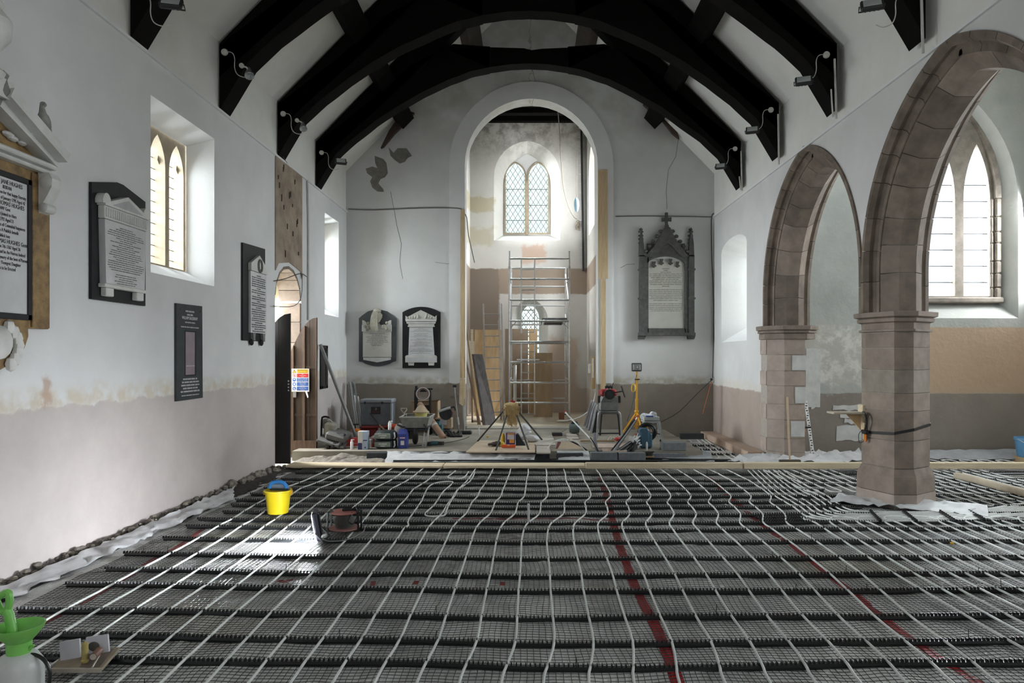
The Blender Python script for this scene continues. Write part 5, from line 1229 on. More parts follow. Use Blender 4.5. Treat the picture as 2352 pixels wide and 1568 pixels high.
# scaffold tower
sf = thing('scaffold_tower', 'tall aluminium scaffold tower with ladder frames standing in the tower arch', 'scaffold', (P(1239, 965, 16.4).x, 17.3, .22))
for Y, tag in ((16.4, 0), (18.15, 1)):
    xl, xr = (-.47, .97); zt = 4.30 if not tag else 4.12
    for x in (xl, xr):
        tub(sf, 'upright', [V((x, Y, .24)), V((x, Y, zt))], .024, alu, 8)
        MB().lathe([(.035, 0), (.035, .02), (.02, .03), (.02, .06)], (x, Y, .22), 10).build('foot', darksteel, sf)
        for z in (2.1, 3.9): MB().lathe([(.03, -.03), (.03, .03)], (x, Y, z), 8).build('collar', steel, sf)
    for k, py in enumerate((594, 641, 689, 737, 785, 832, 879, 925)):
        z = P(0, py, 16.4).z
        tub(sf, 'rung', [V((xl, Y, z)), V((xr, Y, z))], .022, alu, 8)
    if not tag:
        for x in (-.185, .135):
            tub(sf, 'ladder_stile', [V((x, Y, P(0, 594, 16.4).z)), V((x, Y, P(0, 765, 16.4).z))], .017, alu, 7); tub(sf, 'ladder_stile', [V((x, Y, P(0, 785, 16.4).z)), V((x, Y, P(0, 952, 16.4).z))], .017, alu, 7)
        for py in (619, 641, 666, 690, 712, 737, 763, 808, 832, 855, 879, 903, 925, 950):
            z = P(0, py, 16.4).z; tub(sf, 'ladder_rung', [V((-.185, Y, z)), V((.135, Y, z))], .013, alu, 6)
        for py in (737, 832, 925):
            z = P(0, py, 16.4).z
            tub(sf, 'knee_brace', [V((xl+.02, Y, z-.18)), V((xl+.16, Y, z-.02))], .012, steel, 6); tub(sf, 'knee_brace', [V((xr-.02, Y, z-.18)), V((xr-.16, Y, z-.02))], .012, steel, 6)
for x0, z0, z1 in ((xr, 1.0, 2.9), (xl, 2.4, 4.0), (xr, 2.9, 3.95)): tub(sf, 'diagonal_brace', [V((x0, 16.4, z0)), V((x0, 18.15, z1))], .018, alu, 6)
for x in (xl, xr): tub(sf, 'horizontal_brace', [V((x, 16.4, 1.2)), V((x, 18.15, 1.2))], .018, alu, 6); tub(sf, 'horizontal_brace', [V((x, 16.4, 3.7)), V((x, 18.15, 3.7))], .018, alu, 6)
pl = thing('scaffold_platform', 'dark platform board lying across the scaffold near the lancet window', 'platform', P(1267, 740, 17.2)); MB().bbox((.62, 17.3, 2.67), (.6, 1.72, .06), .01).build('deck', dustgrey, pl)
for x in (.36, .88): MB().bbox((x, 17.3, 2.62), (.04, 1.8, .06), .006).build('side_rail', alu, pl)
MB().bbox((-.02, 16.42, P(0, 829, 16.4).z+.035), (.55, .06, .03), .006).build('spare_brace', alu, None, label='short aluminium bar resting across the scaffold rungs, fairly low', cat='bar')
tub(None, 'white_pole', [P(1183, 838, 17.6), P(1183, 948, 17.6)], .045, whiteplastic, 10, label='white upright plastic pole inside the scaffold', cat='pole')
# ladder
ld = thing('ladder', 'tall aluminium ladder leaning in the tower before the plywood sheets', 'ladder', FL(1140, 965, .22))
yb, yt = 16.5, 17.6
def ly(py): return yb+(yt-yb)*(965-py)/265
for xa, xb in ((1110, 1117), (1146, 1151), (1152, 1157)):
    MB().beam(P(xb, 963, ly(963)), P(xa, 698, ly(698)), .035 if xa != 1152 else .03, .06, (0, 1, 0)).build('stile', M('ladder_aluminium', (.42, .41, .40), .4, metal=.6), ld)
for py in (721, 746, 771, 796, 821, 846, 872, 897, 921, 946):
    t = (965-py)/265; tub(ld, 'rung', [P(1117-7*t, py, ly(py)), P(1151-5*t, py, ly(py))], .016, M('ladder_aluminium', (.42, .41, .40), .4), 6)
# sheets and boards standing in the tower
def standing(name, pts, y, th, m, lab, cat, dy=0):
    zs_ = [p[1] for p in pts]; mx, mn = max(zs_), min(zs_)
    mb = MB(); mb.extr([P(a, b, y+dy*(mx-b)/(mx-mn)) for a, b in pts], (0, th, 0)); return mb.build(name, m, None, label=lab, cat=cat)
standing('plywood_sheet', [(1090, 955), (1153, 955), (1153, 757), (1090, 757)], 17.75, .02, ply, 'plywood sheet standing behind the ladder', 'sheet', .2)
standing('plywood_strip', [(1082, 955), (1088, 955), (1087, 756), (1081, 756)], 17.7, .03, timbery, 'narrow pale timber edge standing beside the plywood behind ladder', 'board', .2)
standing('brown_board', [(1160, 953), (1213, 953), (1213, 755), (1160, 755)], 18.45, .02, M('brown_board', (.30, .225, .155), .8, (.22, .165, .115), scale=3), 'dull brown sheet standing behind the scaffold ladder frame', 'sheet', .2)
standing('plywood_sheet', [(1215, 953), (1234, 953), (1234, 755), (1215, 755)], 18.2, .02, ply, 'narrow plywood strip half covering the lancet window', 'sheet', .2)
standing('plywood_sheet', [(1226, 960), (1269, 960), (1269, 810), (1226, 810)], 17.45, .02, M('plywood_warm', (.46, .33, .205), .7, (.36, .26, .16), scale=3, stretch=(3, 3, .6)), 'shorter plywood sheet below the lancet window inside the scaffold', 'sheet', .12)
brd = M('scaffold_board', (.20, .185, .18), .8, (.13, .12, .12), scale=5, stretch=(4, 4, .8), bmp=.2)
mb = MB(); a, b, c, d = P(1088, 813, 15.9), P(1108, 813, 15.9), P(1138, 962, 15.45), P(1117, 988, 15.3); mb.add([a, b, c, d, a+V((-.05, .03, 0)), b+V((-.05, .03, 0)), c+V((-.05, .03, 0)), d+V((-.07, .03, 0))], [(0, 1, 2, 3), (7, 6, 5, 4), (0, 3, 7, 4), (1, 5, 6, 2), (0, 4, 5, 1), (3, 2, 6, 7)]); mb.build('scaffold_board', brd, None, label='wide grey scaffold board leaning at the tower arch', cat='board')
for (x0, y0, x1, y1), m, lab in (((1071, 750, 1100, 985), wood, 'thin dark board leaning highest beside the tower arch jamb'), ((1068, 818, 1105, 984), M('pinkish_board', (.42, .29, .23), .7, scale=4), 'thin pinkish board leaning under the grey scaffold board'), ((1062, 815, 1066, 984), timber, 'thin batten standing close to the arch jamb')):
    mb = MB(); yy0, yy1 = (14.9, 14.95) if x0 == 1062 else (15.5, 15.9); mb.beam(P(x1, y1, yy0), P(x0, y0, yy1), .035, .05 if x0 == 1062 else .12, (0, 1, 0)); mb.build('leaning_board', m, None, label=lab, cat='board')
fr = thing('batten_rack', 'pinkish timber frame standing behind the leaning boards', 'frame', P(1090, 980, 16.0))
for (x0, y0, x1, y1) in ((1083, 850, 1085, 975), (1113, 960, 1113, 975), (1083, 975, 1113, 975), (1083, 967, 1113, 967)): MB().beam(P(x0, y0, 16.0), P(x1, y1, 16.0), .04, .04, (0, 1, 0)).build('batten', M('pinkish_board', (.42, .29, .23), .7), fr)
def jamb(pts, lab, m=timbery): 
    mb = MB(); mb.extr([EW(x, y, .0) for x, y in pts], (0, -.035, 0)); return mb.build('jamb_board', m, None, label=lab, cat='board', group='boards nailed on the arch jambs')
jamb([(1057, 868), (1069, 868), (1068, 482), (1058, 482)], 'long pale board nailed on the arch jamb beside the black round-topped tablet', timber)
jamb([(1055, 926), (1062, 931), (1069, 910), (1069, 870), (1056, 870)], 'short pale board end, cut aslant, low on the arch jamb')
jamb([(1374, 640), (1396, 640), (1395, 390), (1373, 392)], 'wide pale board high on the arch jamb nearer the gothic tablet', timber)
jamb([(1379, 896), (1391, 896), (1391, 641), (1379, 641)], 'narrow pale board low on the arch jamb behind the threading machine', timber)
# rope, sally and black conduit in the tower
tub(None, 'bell_rope', [P(1281, 250, 17.6), P(1285, 300, 17.7), P(1288, 360, 17.9), P(1294, 430, 18.2), P(1306, 475, 18.5), P(1318, 498, 18.7), P(1325, 503, 18.8)], .012, M('rope', (.30, .26, .21), .9, scale=30), 6, 3, label='bell rope hanging from the tower ceiling to the wall hook', cat='rope')
mb = MB(); c = P(1327, 515, 18.84)
for k in range(5): mb.tube([c+V((.05*math.sin(t*math.pi/6+k)*(1+.1*k), -.02*k, .11*math.cos(t*math.pi/6)-.02*k)) for t in range(13)], .013, 5)
mb.build('rope_coil', M('rope', (.30, .26, .21), .9), None, True, label='coil of rope tied up on the tower wall', cat='rope')
t = thing('bell_sally', 'fluffy pale blue bell-rope grip hanging in the tower arch', 'bell rope', P(1324, 470, 17.4)); c = P(1324, 470, 17.4)
MB().lathe([(.01, -.19), (.05, -.14), (.07, 0), (.055, .12), (.012, .18)], c, 10).build('grip', M('sally_blue', (.25, .55, .72), .9, (.5, .62, .68), scale=20), t, True); tub(t, 'cord', [c+V((0, 0, .18)), c+V((0, 0, 2.9))], .008, M('rope', (.30, .26, .21), .9), 5)
bc = thing('cable_tray', 'black vertical cable tray beside the tower window', 'cable tray', P(1340, 620, 18.86)); a = P(1340, 622, 18.86); b = P(1335, 285, 18.86)
MB().beam(a, b, .13, .05, (1, 0, 0)).build('tray', black, bc)
for k in range(16): MB().box(a.lerp(b, (k+.5)/16)+V((-.06, -.035, 0)), (.05, .02, .02)).build('tie', whiteplastic, bc)
eb = thing('wall_unit', 'white electrical panel with timber backing on the tower arch jamb', 'electrical box', P(1362, 895, 15.6))
bx(eb, 'backing', 1359, 818, 1367, 893, 15.6, .1, ply); bx(eb, 'panel', 1361, 822, 1365, 868, 15.55, .05, whiteplastic); bx(eb, 'cover', 1351, 835, 1359, 858, 15.7, .06, whiteplastic, .02)
# ---- cluster by the door
pc = thing('plate_compactor', 'dusty grey plate compactor behind the open door', 'compactor', FP(762, 1035)); yc = 11.75
MB().bbox((P(760, 1015, yc).x, 12.0, .30), (.48, .55, .05), .01, (.18, .28, 0)).build('base_plate', dustgrey, pc); MB().bbox((P(768, 1015, yc).x, 12.0, .38), (.36, .40, .13), .03, (.18, .28, 0)).build('belt_guard', dustgrey, pc)
MB().bbox((P(747, 990, yc).x, 12.1, .46), (.20, .24, .28), .03, (.1, .1, 0)).build('engine', M('compactor_cream', (.30, .29, .25), .6, (.2, .19, .165), scale=9), pc)
MB().lathe([(.06, -.12), (.075, -.1), (.075, .1), (.06, .12)], P(778, 1004, 11.9), 12, RY90).build('exhaust', darksteel, pc)
tub(pc, 'handle', [P(738, 1005, 12.2), P(739, 965, 12.3), P(743, 957, 12.3), P(754, 958, 12.3), P(757, 966, 12.3), P(757, 1005, 12.2)], .018, black, 7, 2)
bx(pc, 'tank', 740, 962, 755, 985, 12.15, .14, M('compactor_cream', (.30, .29, .25), .6), .02); tub(pc, 'hose', [P(752, 966, 12.1), P(760, 965, 12.1), P(764, 975, 12.1), P(760, 990, 12.1)], .010, cream_p, 6, 3)
for k in range(3): MB().lathe([(.05, -.03), (.06, 0), (.05, .03)], V((P(752+14*k, 0, yc).x, 11.78, .225)), 10, RY90).build('rubber_mount', blackrubber, pc)
bm = thing('rubble_block', 'lump of broken grey stone among tools beside the compactor', 'stone', FP(790, 1020)); MB().bbox(FP(790, 1020)+V((0, .1, .09)), (.25, .22, .17), .05, (.1, .2, .4)).build('lump', dustgrey, bm)
pb_ = FP(822, 1014); tub(None, 'steel_pole', [pb_, LW(736, 791, .05)], .031, M('dull_steel', (.26, .26, .25), .5, metal=.4, scale=9), 10, label='long dull steel pole leaning against the wall behind the door', cat='pole')
for (x0, y0, x1, y1, y), lab in (((804, 876, 820, 995, 14.75), 'galvanised metal channel in the corner, the one nearer the pole'), ((812, 877, 829, 993, 14.85), 'galvanised metal channel in the corner, the one nearer the tablets')):
    a, b = P(x1, y1, y-.35), P(x0, y0, y); t = thing('metal_channel', lab, 'channel', a); d = (b-a).normalized()
    MB().beam(a, b, .065, .008, (0, 1, 0)).build('web', steel, t)
    for s in (-1, 1): MB().beam(a+V((s*.03, -.02, 0)), b+V((s*.03, -.02, 0)), .006, .04, (0, 1, 0)).build('flange', steel, t)
st = thing('folding_stand', 'folded chrome stand leaning beside the grey storage box', 'stand', FP(825, 1003))
tub(st, 'leg', [P(827, 1000, 13.6), P(818, 940, 13.8), P(814, 908, 13.9)], .016, alu, 7); tub(st, 'leg', [P(830, 960, 13.8), P(826, 930, 13.85), P(822, 910, 13.9)], .012, alu, 7); tub(st, 'crossbar', [P(813, 906, 13.9), P(820, 904, 13.9)], .014, steel, 6); tub(st, 'leg', [P(822, 975, 13.7), P(816, 925, 13.85)], .012, darksteel, 6)
sx = thing('storage_box', 'slate-grey metal storage box with a small dark emblem plate', 'box', P(865, 978, 13.7))
bx(sx, 'body', 828, 925, 899, 977, 13.6, .42, greyp, .015); bx(sx, 'lid', 827, 917, 900, 925, 13.58, .46, M('lid_grey', (.30, .32, .35), .5, scale=6), .012)
bx(sx, 'corner_post', 896, 925, 901, 976, 13.57, .05, M('lid_grey', (.30, .32, .35), .5), .01)
for x in (838, 878): bx(sx, 'latch', x-2, 922, x+2, 928, 13.56, .02, black, .004)
ep = bx(sx, 'emblem_plate', 852, 934, 874, 951, 13.59, .01, M('emblem_dark', (.03, .02, .022), .5), .002)
p = P(863, 939, 13.588); MB().extr([p+V((a, 0, b)) for a, b in ((-.03, -.02), (-.005, .0), (-.01, .025), (.015, .03), (.03, .0), (.01, -.025))], (0, -.002, 0)).build('emblem', inkgrey, ep)
mb = MB(); dashes(mb, P(863, 946, 13.588), V((1, 0, 0)), V((0, 0, 1)), V((0, -1, 0)), [.9], .16, .035, 4); mb.build('lettering', M('letter_dull_red', (.20, .05, .05), .6), ep, kind='stuff')
tr = thing('tool_chest', 'dark red tool chest beneath the grey storage box', 'chest', FP(868, 1006))
bx(tr, 'body', 826, 984, 914, 1003, 13.45, .5, M('dark_red', (.20, .015, .014), .5, scale=8), .02); bx(tr, 'lid', 826, 979, 914, 984, 13.42, .55, M('dark_red', (.20, .015, .014), .5), .012); bx(tr, 'latch', 868, 982, 874, 990, 13.41, .03, steel, .005); bx(tr, 'bin', 895, 983, 912, 1003, 13.38, .06, orange, .01)
mb = MB(); mb.ball(P(902, 979, 13.3), .13, .12, .05, 10); mb.ball(P(911, 983, 13.25), .10, .1, .05, 9); mb.build('red_jacket', M('orange_red_cloth', (.50, .07, .02), .85, scale=14), None, True, label='crumpled orange-red jacket beside the grey storage box', cat='jacket')
fc = thing('fuel_can', 'red and cream plastic fuel can lying low in the tool cluster', 'can', FP(822, 1036)); yf = 12.0
MB().loft([[V((P(x, 0, yf).x, yy, P(0, y, yf).z)) for x, y in ((791, 1033), (791, 1020), (797, 1011), (808, 1006), (838, 1006), (852, 1012), (857, 1022), (857, 1033))] for yy in (yf, yf+.26)], True, True).build('body', red, fc)
bx(fc, 'base', 793, 1024, 838, 1036, yf-.01, .2, M('dirty_cream', (.46, .42, .34), .6), .01); bx(fc, 'band', 838, 1008, 855, 1030, yf-.012, .1, M('dirty_grey', (.40, .39, .37), .6), .02); tub(fc, 'handle', [P(823, 1006, yf+.1), P(823, 998, yf+.1), P(834, 998, yf+.1), P(834, 1006, yf+.1)], .012, red, 6, 2)
mb = MB(); dashes(mb, P(817, 1018, yf-.003), V((1, 0, 0)), V((0, 0, 1)), V((0, -1, 0)), [.9], .16, .045, 5); mb.build('lettering', M('letter_pink', (.55, .25, .22), .6), fc, kind='stuff')
bt = thing('spray_bottle', 'small white bottle before the red fuel can', 'bottle', FP(807, 1038)); p = P(807, 1040, 11.72); MB().lathe([(.024, 0), (.026, .01), (.026, .12), (.018, .135)], V((p.x, 11.75, PZ0)), 12).build('body', whiteplastic, bt, 40); MB().lathe([(.014, .135), (.016, .14), (.016, .165), (.008, .17)], V((p.x, 11.75, PZ0)), 10).build('cap', whiteplastic, bt, 40); MB().box((p.x+.02, 11.75, PZ0+.165), (.04, .014, .014)).build('nozzle', whiteplastic, bt)
ct = thing('cleaner_carton', 'tall white and navy carton in front of the red fuel can', 'carton', FP(832, 1038)); yk = 11.70
MB().bbox((P(827, 0, yk).x, 11.80, PZ0+.155), (.085, .16, .31), .003).build('front_face', M('carton_cream', (.66, .64, .58), .6), ct); bx(ct, 'navy_panel', 822, 1017, 831, 1038, yk+.012, .012, navy, .002); MB().bbox((P(837, 0, yk).x, 11.80, PZ0+.155), (.085, .17, .31), .004).build('side_face', M('carton_bluewhite', (.38, .45, .55), .6, (.30, .37, .48), scale=5), ct)
bx(ct, 'stripe', 834, 1010, 843, 1012, yk+.008, .01, navy, .001); bx(ct, 'mark', 837, 1026, 840, 1029, yk+.008, .01, navy, .001)
for k in range(2):
    z = PZ0+.005+.145*k; cs = thing('tool_case', ('lower' if k == 0 else 'upper')+' of two round black cases with pale green label bands', 'case', (P(883, 0, 11.9).x, 11.95, z), 'two stacked black cases'); x = P(882, 0, 11.8).x
    MB().lathe([(.17, 0), (.19, .015), (.19, .125), (.17, .14)] if k == 0 else [(.17, 0), (.19, .015), (.19, .11), (.15, .15), (.06, .16)], (x, 11.98, z), 20).build('body', M('case_black', (.025, .032, .035), .5, scale=9), cs, 40)
    lb = MB().bbox((x-.03, 11.80, z+.07), (.27, .04, .085), .006).build('label_band', M('label_green', (.20, .235, .20), .6, scale=8), cs); mb = MB(); dashes(mb, V((x-.02, 11.779, z+.08)), V((1, 0, 0)), V((0, 0, 1)), V((0, -1, 0)), [.9, .5], .15, .035, 6+k, hscale=.6); mb.build('lettering', inkwhite, lb, kind='stuff')
    tub(cs, 'clasp', [V((x+.16, 11.86, z+.02)), V((x+.18, 11.84, z+.05)), V((x+.17, 11.84, z+.13))], .014, M('clasp_pale', (.6, .61, .58), .5), 6)
cn = thing('aerosol_can', 'white can standing on the black round cases', 'can', (P(893, 0, 12).x, 11.95, PZ0+.31)); MB().lathe([(.028, 0), (.03, .01), (.03, .12), (.018, .14), (.018, .155)], (P(893, 0, 11.9).x, 11.98, PZ0+.31), 12).build('body', whiteplastic, cn, 40); MB().ball((P(898, 0, 11.9).x, 11.97, PZ0+.46), .014).build('nozzle', whiteplastic, cn)
bg = thing('material_bag', 'blue printed paper sack standing beside the wheelbarrow', 'bag', FP(924, 1036)); yk = 11.85
MB().loft([[V((P(x, 0, yk).x, y, z)) for x, y in ((914, yk), (934, yk), (935, yk+.14), (913, yk+.14))] if i < 3 else [V((P(x, 0, yk).x, y, z)) for x, y in ((916, yk+.05), (931, yk+.05), (931, yk+.09), (916, yk+.09))] for i, z in enumerate((PZ0, PZ0+.12, PZ0+.25, PZ0+.33))], True, True).build('sack', M('sack_blue', (.02, .04, .22), .5, (.05, .07, .3), scale=7), bg)
bx(bg, 'print', 918, 1004, 930, 1007, yk-.006, .008, M('print_pink', (.6, .4, .5), .5), .001); bx(bg, 'print', 920, 1012, 928, 1022, yk-.006, .008, inkwhite, .003)
mb = MB(); mb.ball(P(918, 988, 12.3), .10, .09, .13, 10); mb.ball(P(913, 992, 12.25), .07, .07, .08, 8); mb.build('crumpled_bag', cloth, None, True, label='crumpled grey-white bag tucked behind the blue sack', cat='bag')
sp2 = thing('pump_sprayer', 'small pump sprayer with orange collar beside the steel pole foot', 'sprayer', FP(814, 1010)); p = P(815, 1005, 12.9); x = p.x
MB().lathe([(.09, 0), (.095, .02), (.095, .13), (.06, .17)], (x, 12.95, PZ0), 14).build('tank', clearp, sp2, 40); MB().lathe([(.065, .17), (.085, .18), (.085, .215), (.03, .235)], (x, 12.95, PZ0), 14).build('collar', orange, sp2, 40); tub(sp2, 'pump_handle', [V((x, 12.95, PZ0+.23)), V((x, 12.95, PZ0+.30)), V((x-.06, 12.95, PZ0+.31)), V((x+.06, 12.95, PZ0+.31))], .014, black, 6)
bs_ = thing('sweeping_brush', 'black stick with wooden end resting against the storage box', 'brush', FP(888, 1000)); tub(bs_, 'stick', [P(851, 950, 13.5), P(872, 976, 13.2)], .016, black, 7); tub(bs_, 'wooden_end', [P(872, 976, 13.2), P(893, 998, 12.9)], .017, wood, 7)
gl = thing('rag_bundle', 'grey rag heap between tool chest and round cases', 'rag', FP(868, 1003)); mb = MB(); mb.ball(P(868, 1009, 12.6), .16, .1, .09, 10); mb.tube([P(868, 1000, 12.6), P(880, 998, 12.6), P(888, 1002, 12.6)], .03, 7); mb.build('cloth', cloth, gl, True)
# wheelbarrow and its load
wb = thing('wheelbarrow', 'grey dusty wheelbarrow with black legs and tyre', 'wheelbarrow', FP(952, 1030)); yw = 12.3
T0 = [V((P(x, 0, yw).x, y, z)) for x, y, z in ((928, yw, .475), (980, yw, .475), (980, yw+.55, .475), (928, yw+.55, .475))]; T1 = [V((P(x, 0, yw).x, y, z)) for x, y, z in ((919, yw-.06, .66), (987, yw-.06, .66), (987, yw+.65, .66), (919, yw+.65, .66))]
mb = MB(); mb.loft([T0, T1]); mb.add(T0, [(0, 1, 2, 3)]); T2 = [p+V((0, 0, .012)) for p in T1]; mb.loft([T1, T2]); mb.build('tray', M('barrow_grey', (.30, .30, .28), .7, (.2, .2, .185), scale=8, bmp=.2), wb)
tub(wb, 'rim', T2+[T2[0]], .013, M('barrow_rim', (.45, .45, .42), .6), 6)
for s, xx in ((-1, 931), (1, 979)):
    x = P(xx, 0, yw).x; tub(wb, 'leg', [V((x, yw+.3, .46)), V((x+s*.05, yw-.1, .40)), V((x+s*.02, yw-.16, .18)), V((x-s*.04, yw-.12, .175)), V((x-s*.05, yw+.1, .44))], .018, darksteel if s < 0 else M('worn_steel', (.33, .33, .32), .5), 7, 3)
    tub(wb, 'handle', [V((x, yw+.6, .46)), V((x+s*.02, yw-.1, .50)), V((x+s*.04, yw-.5, .58))], .018, darksteel, 7)
ty = MB().lathe([(.05, -.03), (.14, -.045), (.18, -.02), (.18, .02), (.14, .045), (.05, .03)], V((P(951, 0, yw).x, yw+.12, PZ0+.18)), 18, Euler((0, math.pi/2, .25)).to_matrix()).build('tyre', blackrubber, wb, 40)
MB().lathe([(.001, -.02), (.05, -.035), (.05, .035), (.001, .02)], V((P(951, 0, yw).x, yw+.12, PZ0+.18)), 12, Euler((0, math.pi/2, .25)).to_matrix()).build('hub', darksteel, ty, 40)
MB().bbox((P(953, 0, yw).x, yw+.25, .44), (.42, .5, .05), .01).build('frame', darksteel, wb)
yb2 = thing('bucket', 'pale yellow bucket standing in the wheelbarrow tray', 'bucket', (P(965, 0, 12.7).x, 12.75, .55)); MB().lathe([(.09, 0), (.115, .2), (.125, .205), (.125, .225), (.11, .225), (.085, .01)], (P(966, 0, 12.7).x, 12.75, .49), 18).build('body', M('pale_yellow', (.60, .55, .18), .5, scale=8), yb2, 40)
MB().lathe([(.001, .12), (.03, .12), (.07, .09), (.11, .02), (.155, 0), (.155, -.012), (.11, -.005), (.001, -.004)], (P(966, 0, 12.7).x, 12.75, .735), 18).build('lid_pan', M('tan_plastic', (.52, .40, .28), .6, scale=8), None, 40, label='tan plastic pan upside down on the pale yellow bucket', cat='pan')
shv = thing('spade', 'spade with pale D-shaped handle standing behind the wheelbarrow', 'spade', FP(935, 990)); ys = 13.2
tub(shv, 'shaft', [P(936, 985, ys), P(931, 962, ys), P(928, 948, ys)], .02, M('pale_wood', (.48, .45, .38), .6), 7, 2); tub(shv, 'grip', [P(928, 949, ys), P(921, 941, ys), P(921, 938, ys), P(934, 938, ys), P(934, 941, ys), P(928, 949, ys)], .013, M('pale_wood', (.48, .45, .38), .6), 6); MB().bbox(P(936, 996, ys), (.18, .02, .25), .005, (.2, 0, .2)).build('blade', darksteel, shv)
bk = thing('cardboard_box', 'large brown cardboard box behind the sack truck', 'box', P(975, 965, 14.4)); bx(bk, 'carton', 944, 922, 1004, 1000, 14.3, .4, cardboard, .006); bx(bk, 'side_panel', 1003, 922, 1006, 1000, 14.28, .4, M('cardboard_lit', (.46, .34, .22), .8), .003)  # side face given a lighter cardboard, as if catching the light
MB().extr([P(944, 922, 14.3), P(1006, 922, 14.3), P(1008, 917, 14.25), P(985, 920, 14.25)], (0, .008, 0)).build('flap', cardboard, bk)
sk = thing('sack_truck', 'black tubular sack truck with a cable reel hung on it', 'sack truck', FP(970, 1000)); ysk = 14.0
tub(sk, 'frame', [P(955, 1000, ysk), P(954, 905, ysk), P(956, 899, ysk), P(960, 897, ysk), P(982, 897, ysk), P(986, 899, ysk), P(988, 905, ysk), P(988, 1000, ysk)], .026, black, 8, 2); tub(sk, 'top_bar', [P(957, 893, ysk), P(994, 893, ysk)], .02, black, 7); bx(sk, 'post', 953, 886, 959, 960, ysk, .05, black, .006); bx(sk, 'back_plate', 956, 930, 986, 952, ysk+.02, .02, black, .004)
for x in (951, 991): MB().lathe([(.03, -.03), (.11, -.03), (.13, 0), (.11, .03), (.03, .03)], V((P(x, 0, ysk).x, ysk, PZ0+.13)), 14, RY90).build('wheel', blackrubber, sk, 40)
rl = thing('cable_coil', 'dark red coiled cable hanging on the sack truck', 'cable', P(972, 912, 13.9)); c = P(972, 904, 13.9)
for k in range(5): tub(rl, 'turn', [c+V(((.10+.008*k)*math.cos(t*math.pi/8), -.01*k, (.10+.006*k)*math.sin(t*math.pi/8))) for t in range(17)], .013, M('dark_red_cable', (.10, .02, .02), .5) if k % 2 else M('pale_ring', (.5, .45, .42), .4), 6)
ctb = thing('cardboard_tube', 'long brown cardboard tube leaning diagonally before the boxes', 'tube', FP(1020, 1010)); a, b = P(1019, 1006, 13.3), P(964, 928, 14.0); d = (b-a).normalized(); Rq = d.to_track_quat('Z', 'Y').to_matrix(); L = (b-a).length
MB().lathe([(.055, 0), (.062, 0), (.062, L), (.055, L), (.055, L-.1)], a, 16, Rq).build('tube', M('tube_brown', (.33, .20, .13), .7, (.27, .16, .10), scale=5), ctb, 40); MB().lathe([(.066, L*.33), (.066, L*.38)], a, 14, Rq, False).build('tape_band', M('pale_tape', (.5, .47, .43), .5), ctb)
cs2 = thing('disc_cutter', 'red and grey cut-off saw resting on the small carton', 'saw', P(1022, 960, 14.2)); c = P(1024, 948, 14.1)
MB().lathe([(.03, -.02), (.13, -.025), (.14, 0), (.13, .025), (.03, .02)], c+V((.0, 0, -.01)), 18, RX90).build('blade_guard', darksteel, cs2, 40); MB().bbox(c+V((.06, .05, .0)), (.18, .12, .12), .03, (0, .2, 0)).build('engine', M('dark_red', (.20, .015, .014), .5), cs2); tub(cs2, 'arm', [c+V((-.15, -.03, .03)), c+V((.02, -.03, .09)), c+V((.10, -.03, .11))], .028, M('saw_white', (.5, .5, .5), .5), 7); tub(cs2, 'handle', [c+V((.10, 0, .10)), c+V((.17, 0, .13)), c+V((.2, 0, .05))], .018, black, 7, 2)
kb = thing('cardboard_box', 'small cardboard carton with a white label under the cut-off saw', 'box', P(1020, 985, 14.2)); bx(kb, 'carton', 998, 961, 1027, 984, 14.1, .3, cardboard, .005); bx(kb, 'side_panel', 1027, 961, 1037, 984, 14.1, .3, M('cardboard_lit', (.46, .34, .22), .8), .004); bx(kb, 'label', 1011, 962, 1026, 975, 14.095, .006, M('label_lilac', (.5, .49, .55), .6), .001); MB().bbox(P(1017, 992, 14.25), (.35, .3, .14), .01).build('pallet_block', dustgrey, kb)  # carton side coloured as the lit face
tc = thing('teal_case', 'small teal tool case before the labelled carton', 'case', P(1007, 986, 13.8)); bx(tc, 'body', 1000, 968, 1009, 1000, 13.8, .15, teal, .01); bx(tc, 'base', 1008, 976, 1016, 1000, 13.75, .15, teal, .01); bx(tc, 'handle', 997, 963, 1010, 967, 13.8, .05, black, .006)
rt = thing('angle_grinder', 'blue-green power tool lying by the wheelbarrow leg', 'power tool', FP(1000, 1026)); c = FP(1000, 1025)+V((0, .05, .05)); MB().lathe([(.03, -.09), (.04, -.08), (.04, .02), (.035, .06), (.028, .10)], c, 12, RY90).build('body', M('blue_green', (.02, .08, .10), .45), rt, 40); MB().lathe([(.02, -.03), (.06, -.03), (.06, .03), (.02, .03)], c+V((.09, 0, .0)), 12).build('head', black, rt, 40); MB().lathe([(.02, -.035), (.05, -.035), (.05, .03), (.02, .03)], c+V((-.11, 0, -.005)), 12).build('base', black, rt, 40)
br = thing('broom', 'thin broom standing against the damp wall beside the tower arch', 'broom', P(1055, 985, 14.7)); tub(br, 'stick', [P(1044, 890, 14.9), P(1048, 930, 14.85), P(1054, 988, 14.78)], .014, M('grey_stick', (.30, .29, .28), .6), 6); bx(br, 'head', 1040, 884, 1049, 889, 14.88, .05, black, .006); tub(br, 'sleeve', [P(1051, 958, 14.78), P(1053, 975, 14.75)], .024, M('pale_stick', (.45, .44, .42), .6), 7)
mp = thing('vacuum_head', 'black floor nozzle lying at the foot of the upright tube by the arch', 'nozzle', P(1064, 1000, 14.2)); bx(mp, 'nozzle', 1050, 990, 1083, 998, 14.0, .18, black, .02); tub(mp, 'tube', [P(1066, 990, 14.1), P(1067, 930, 14.5)], .022, M('grey_tube', (.25, .25, .25), .5), 8)
mb = MB(); r = random.Random(2)
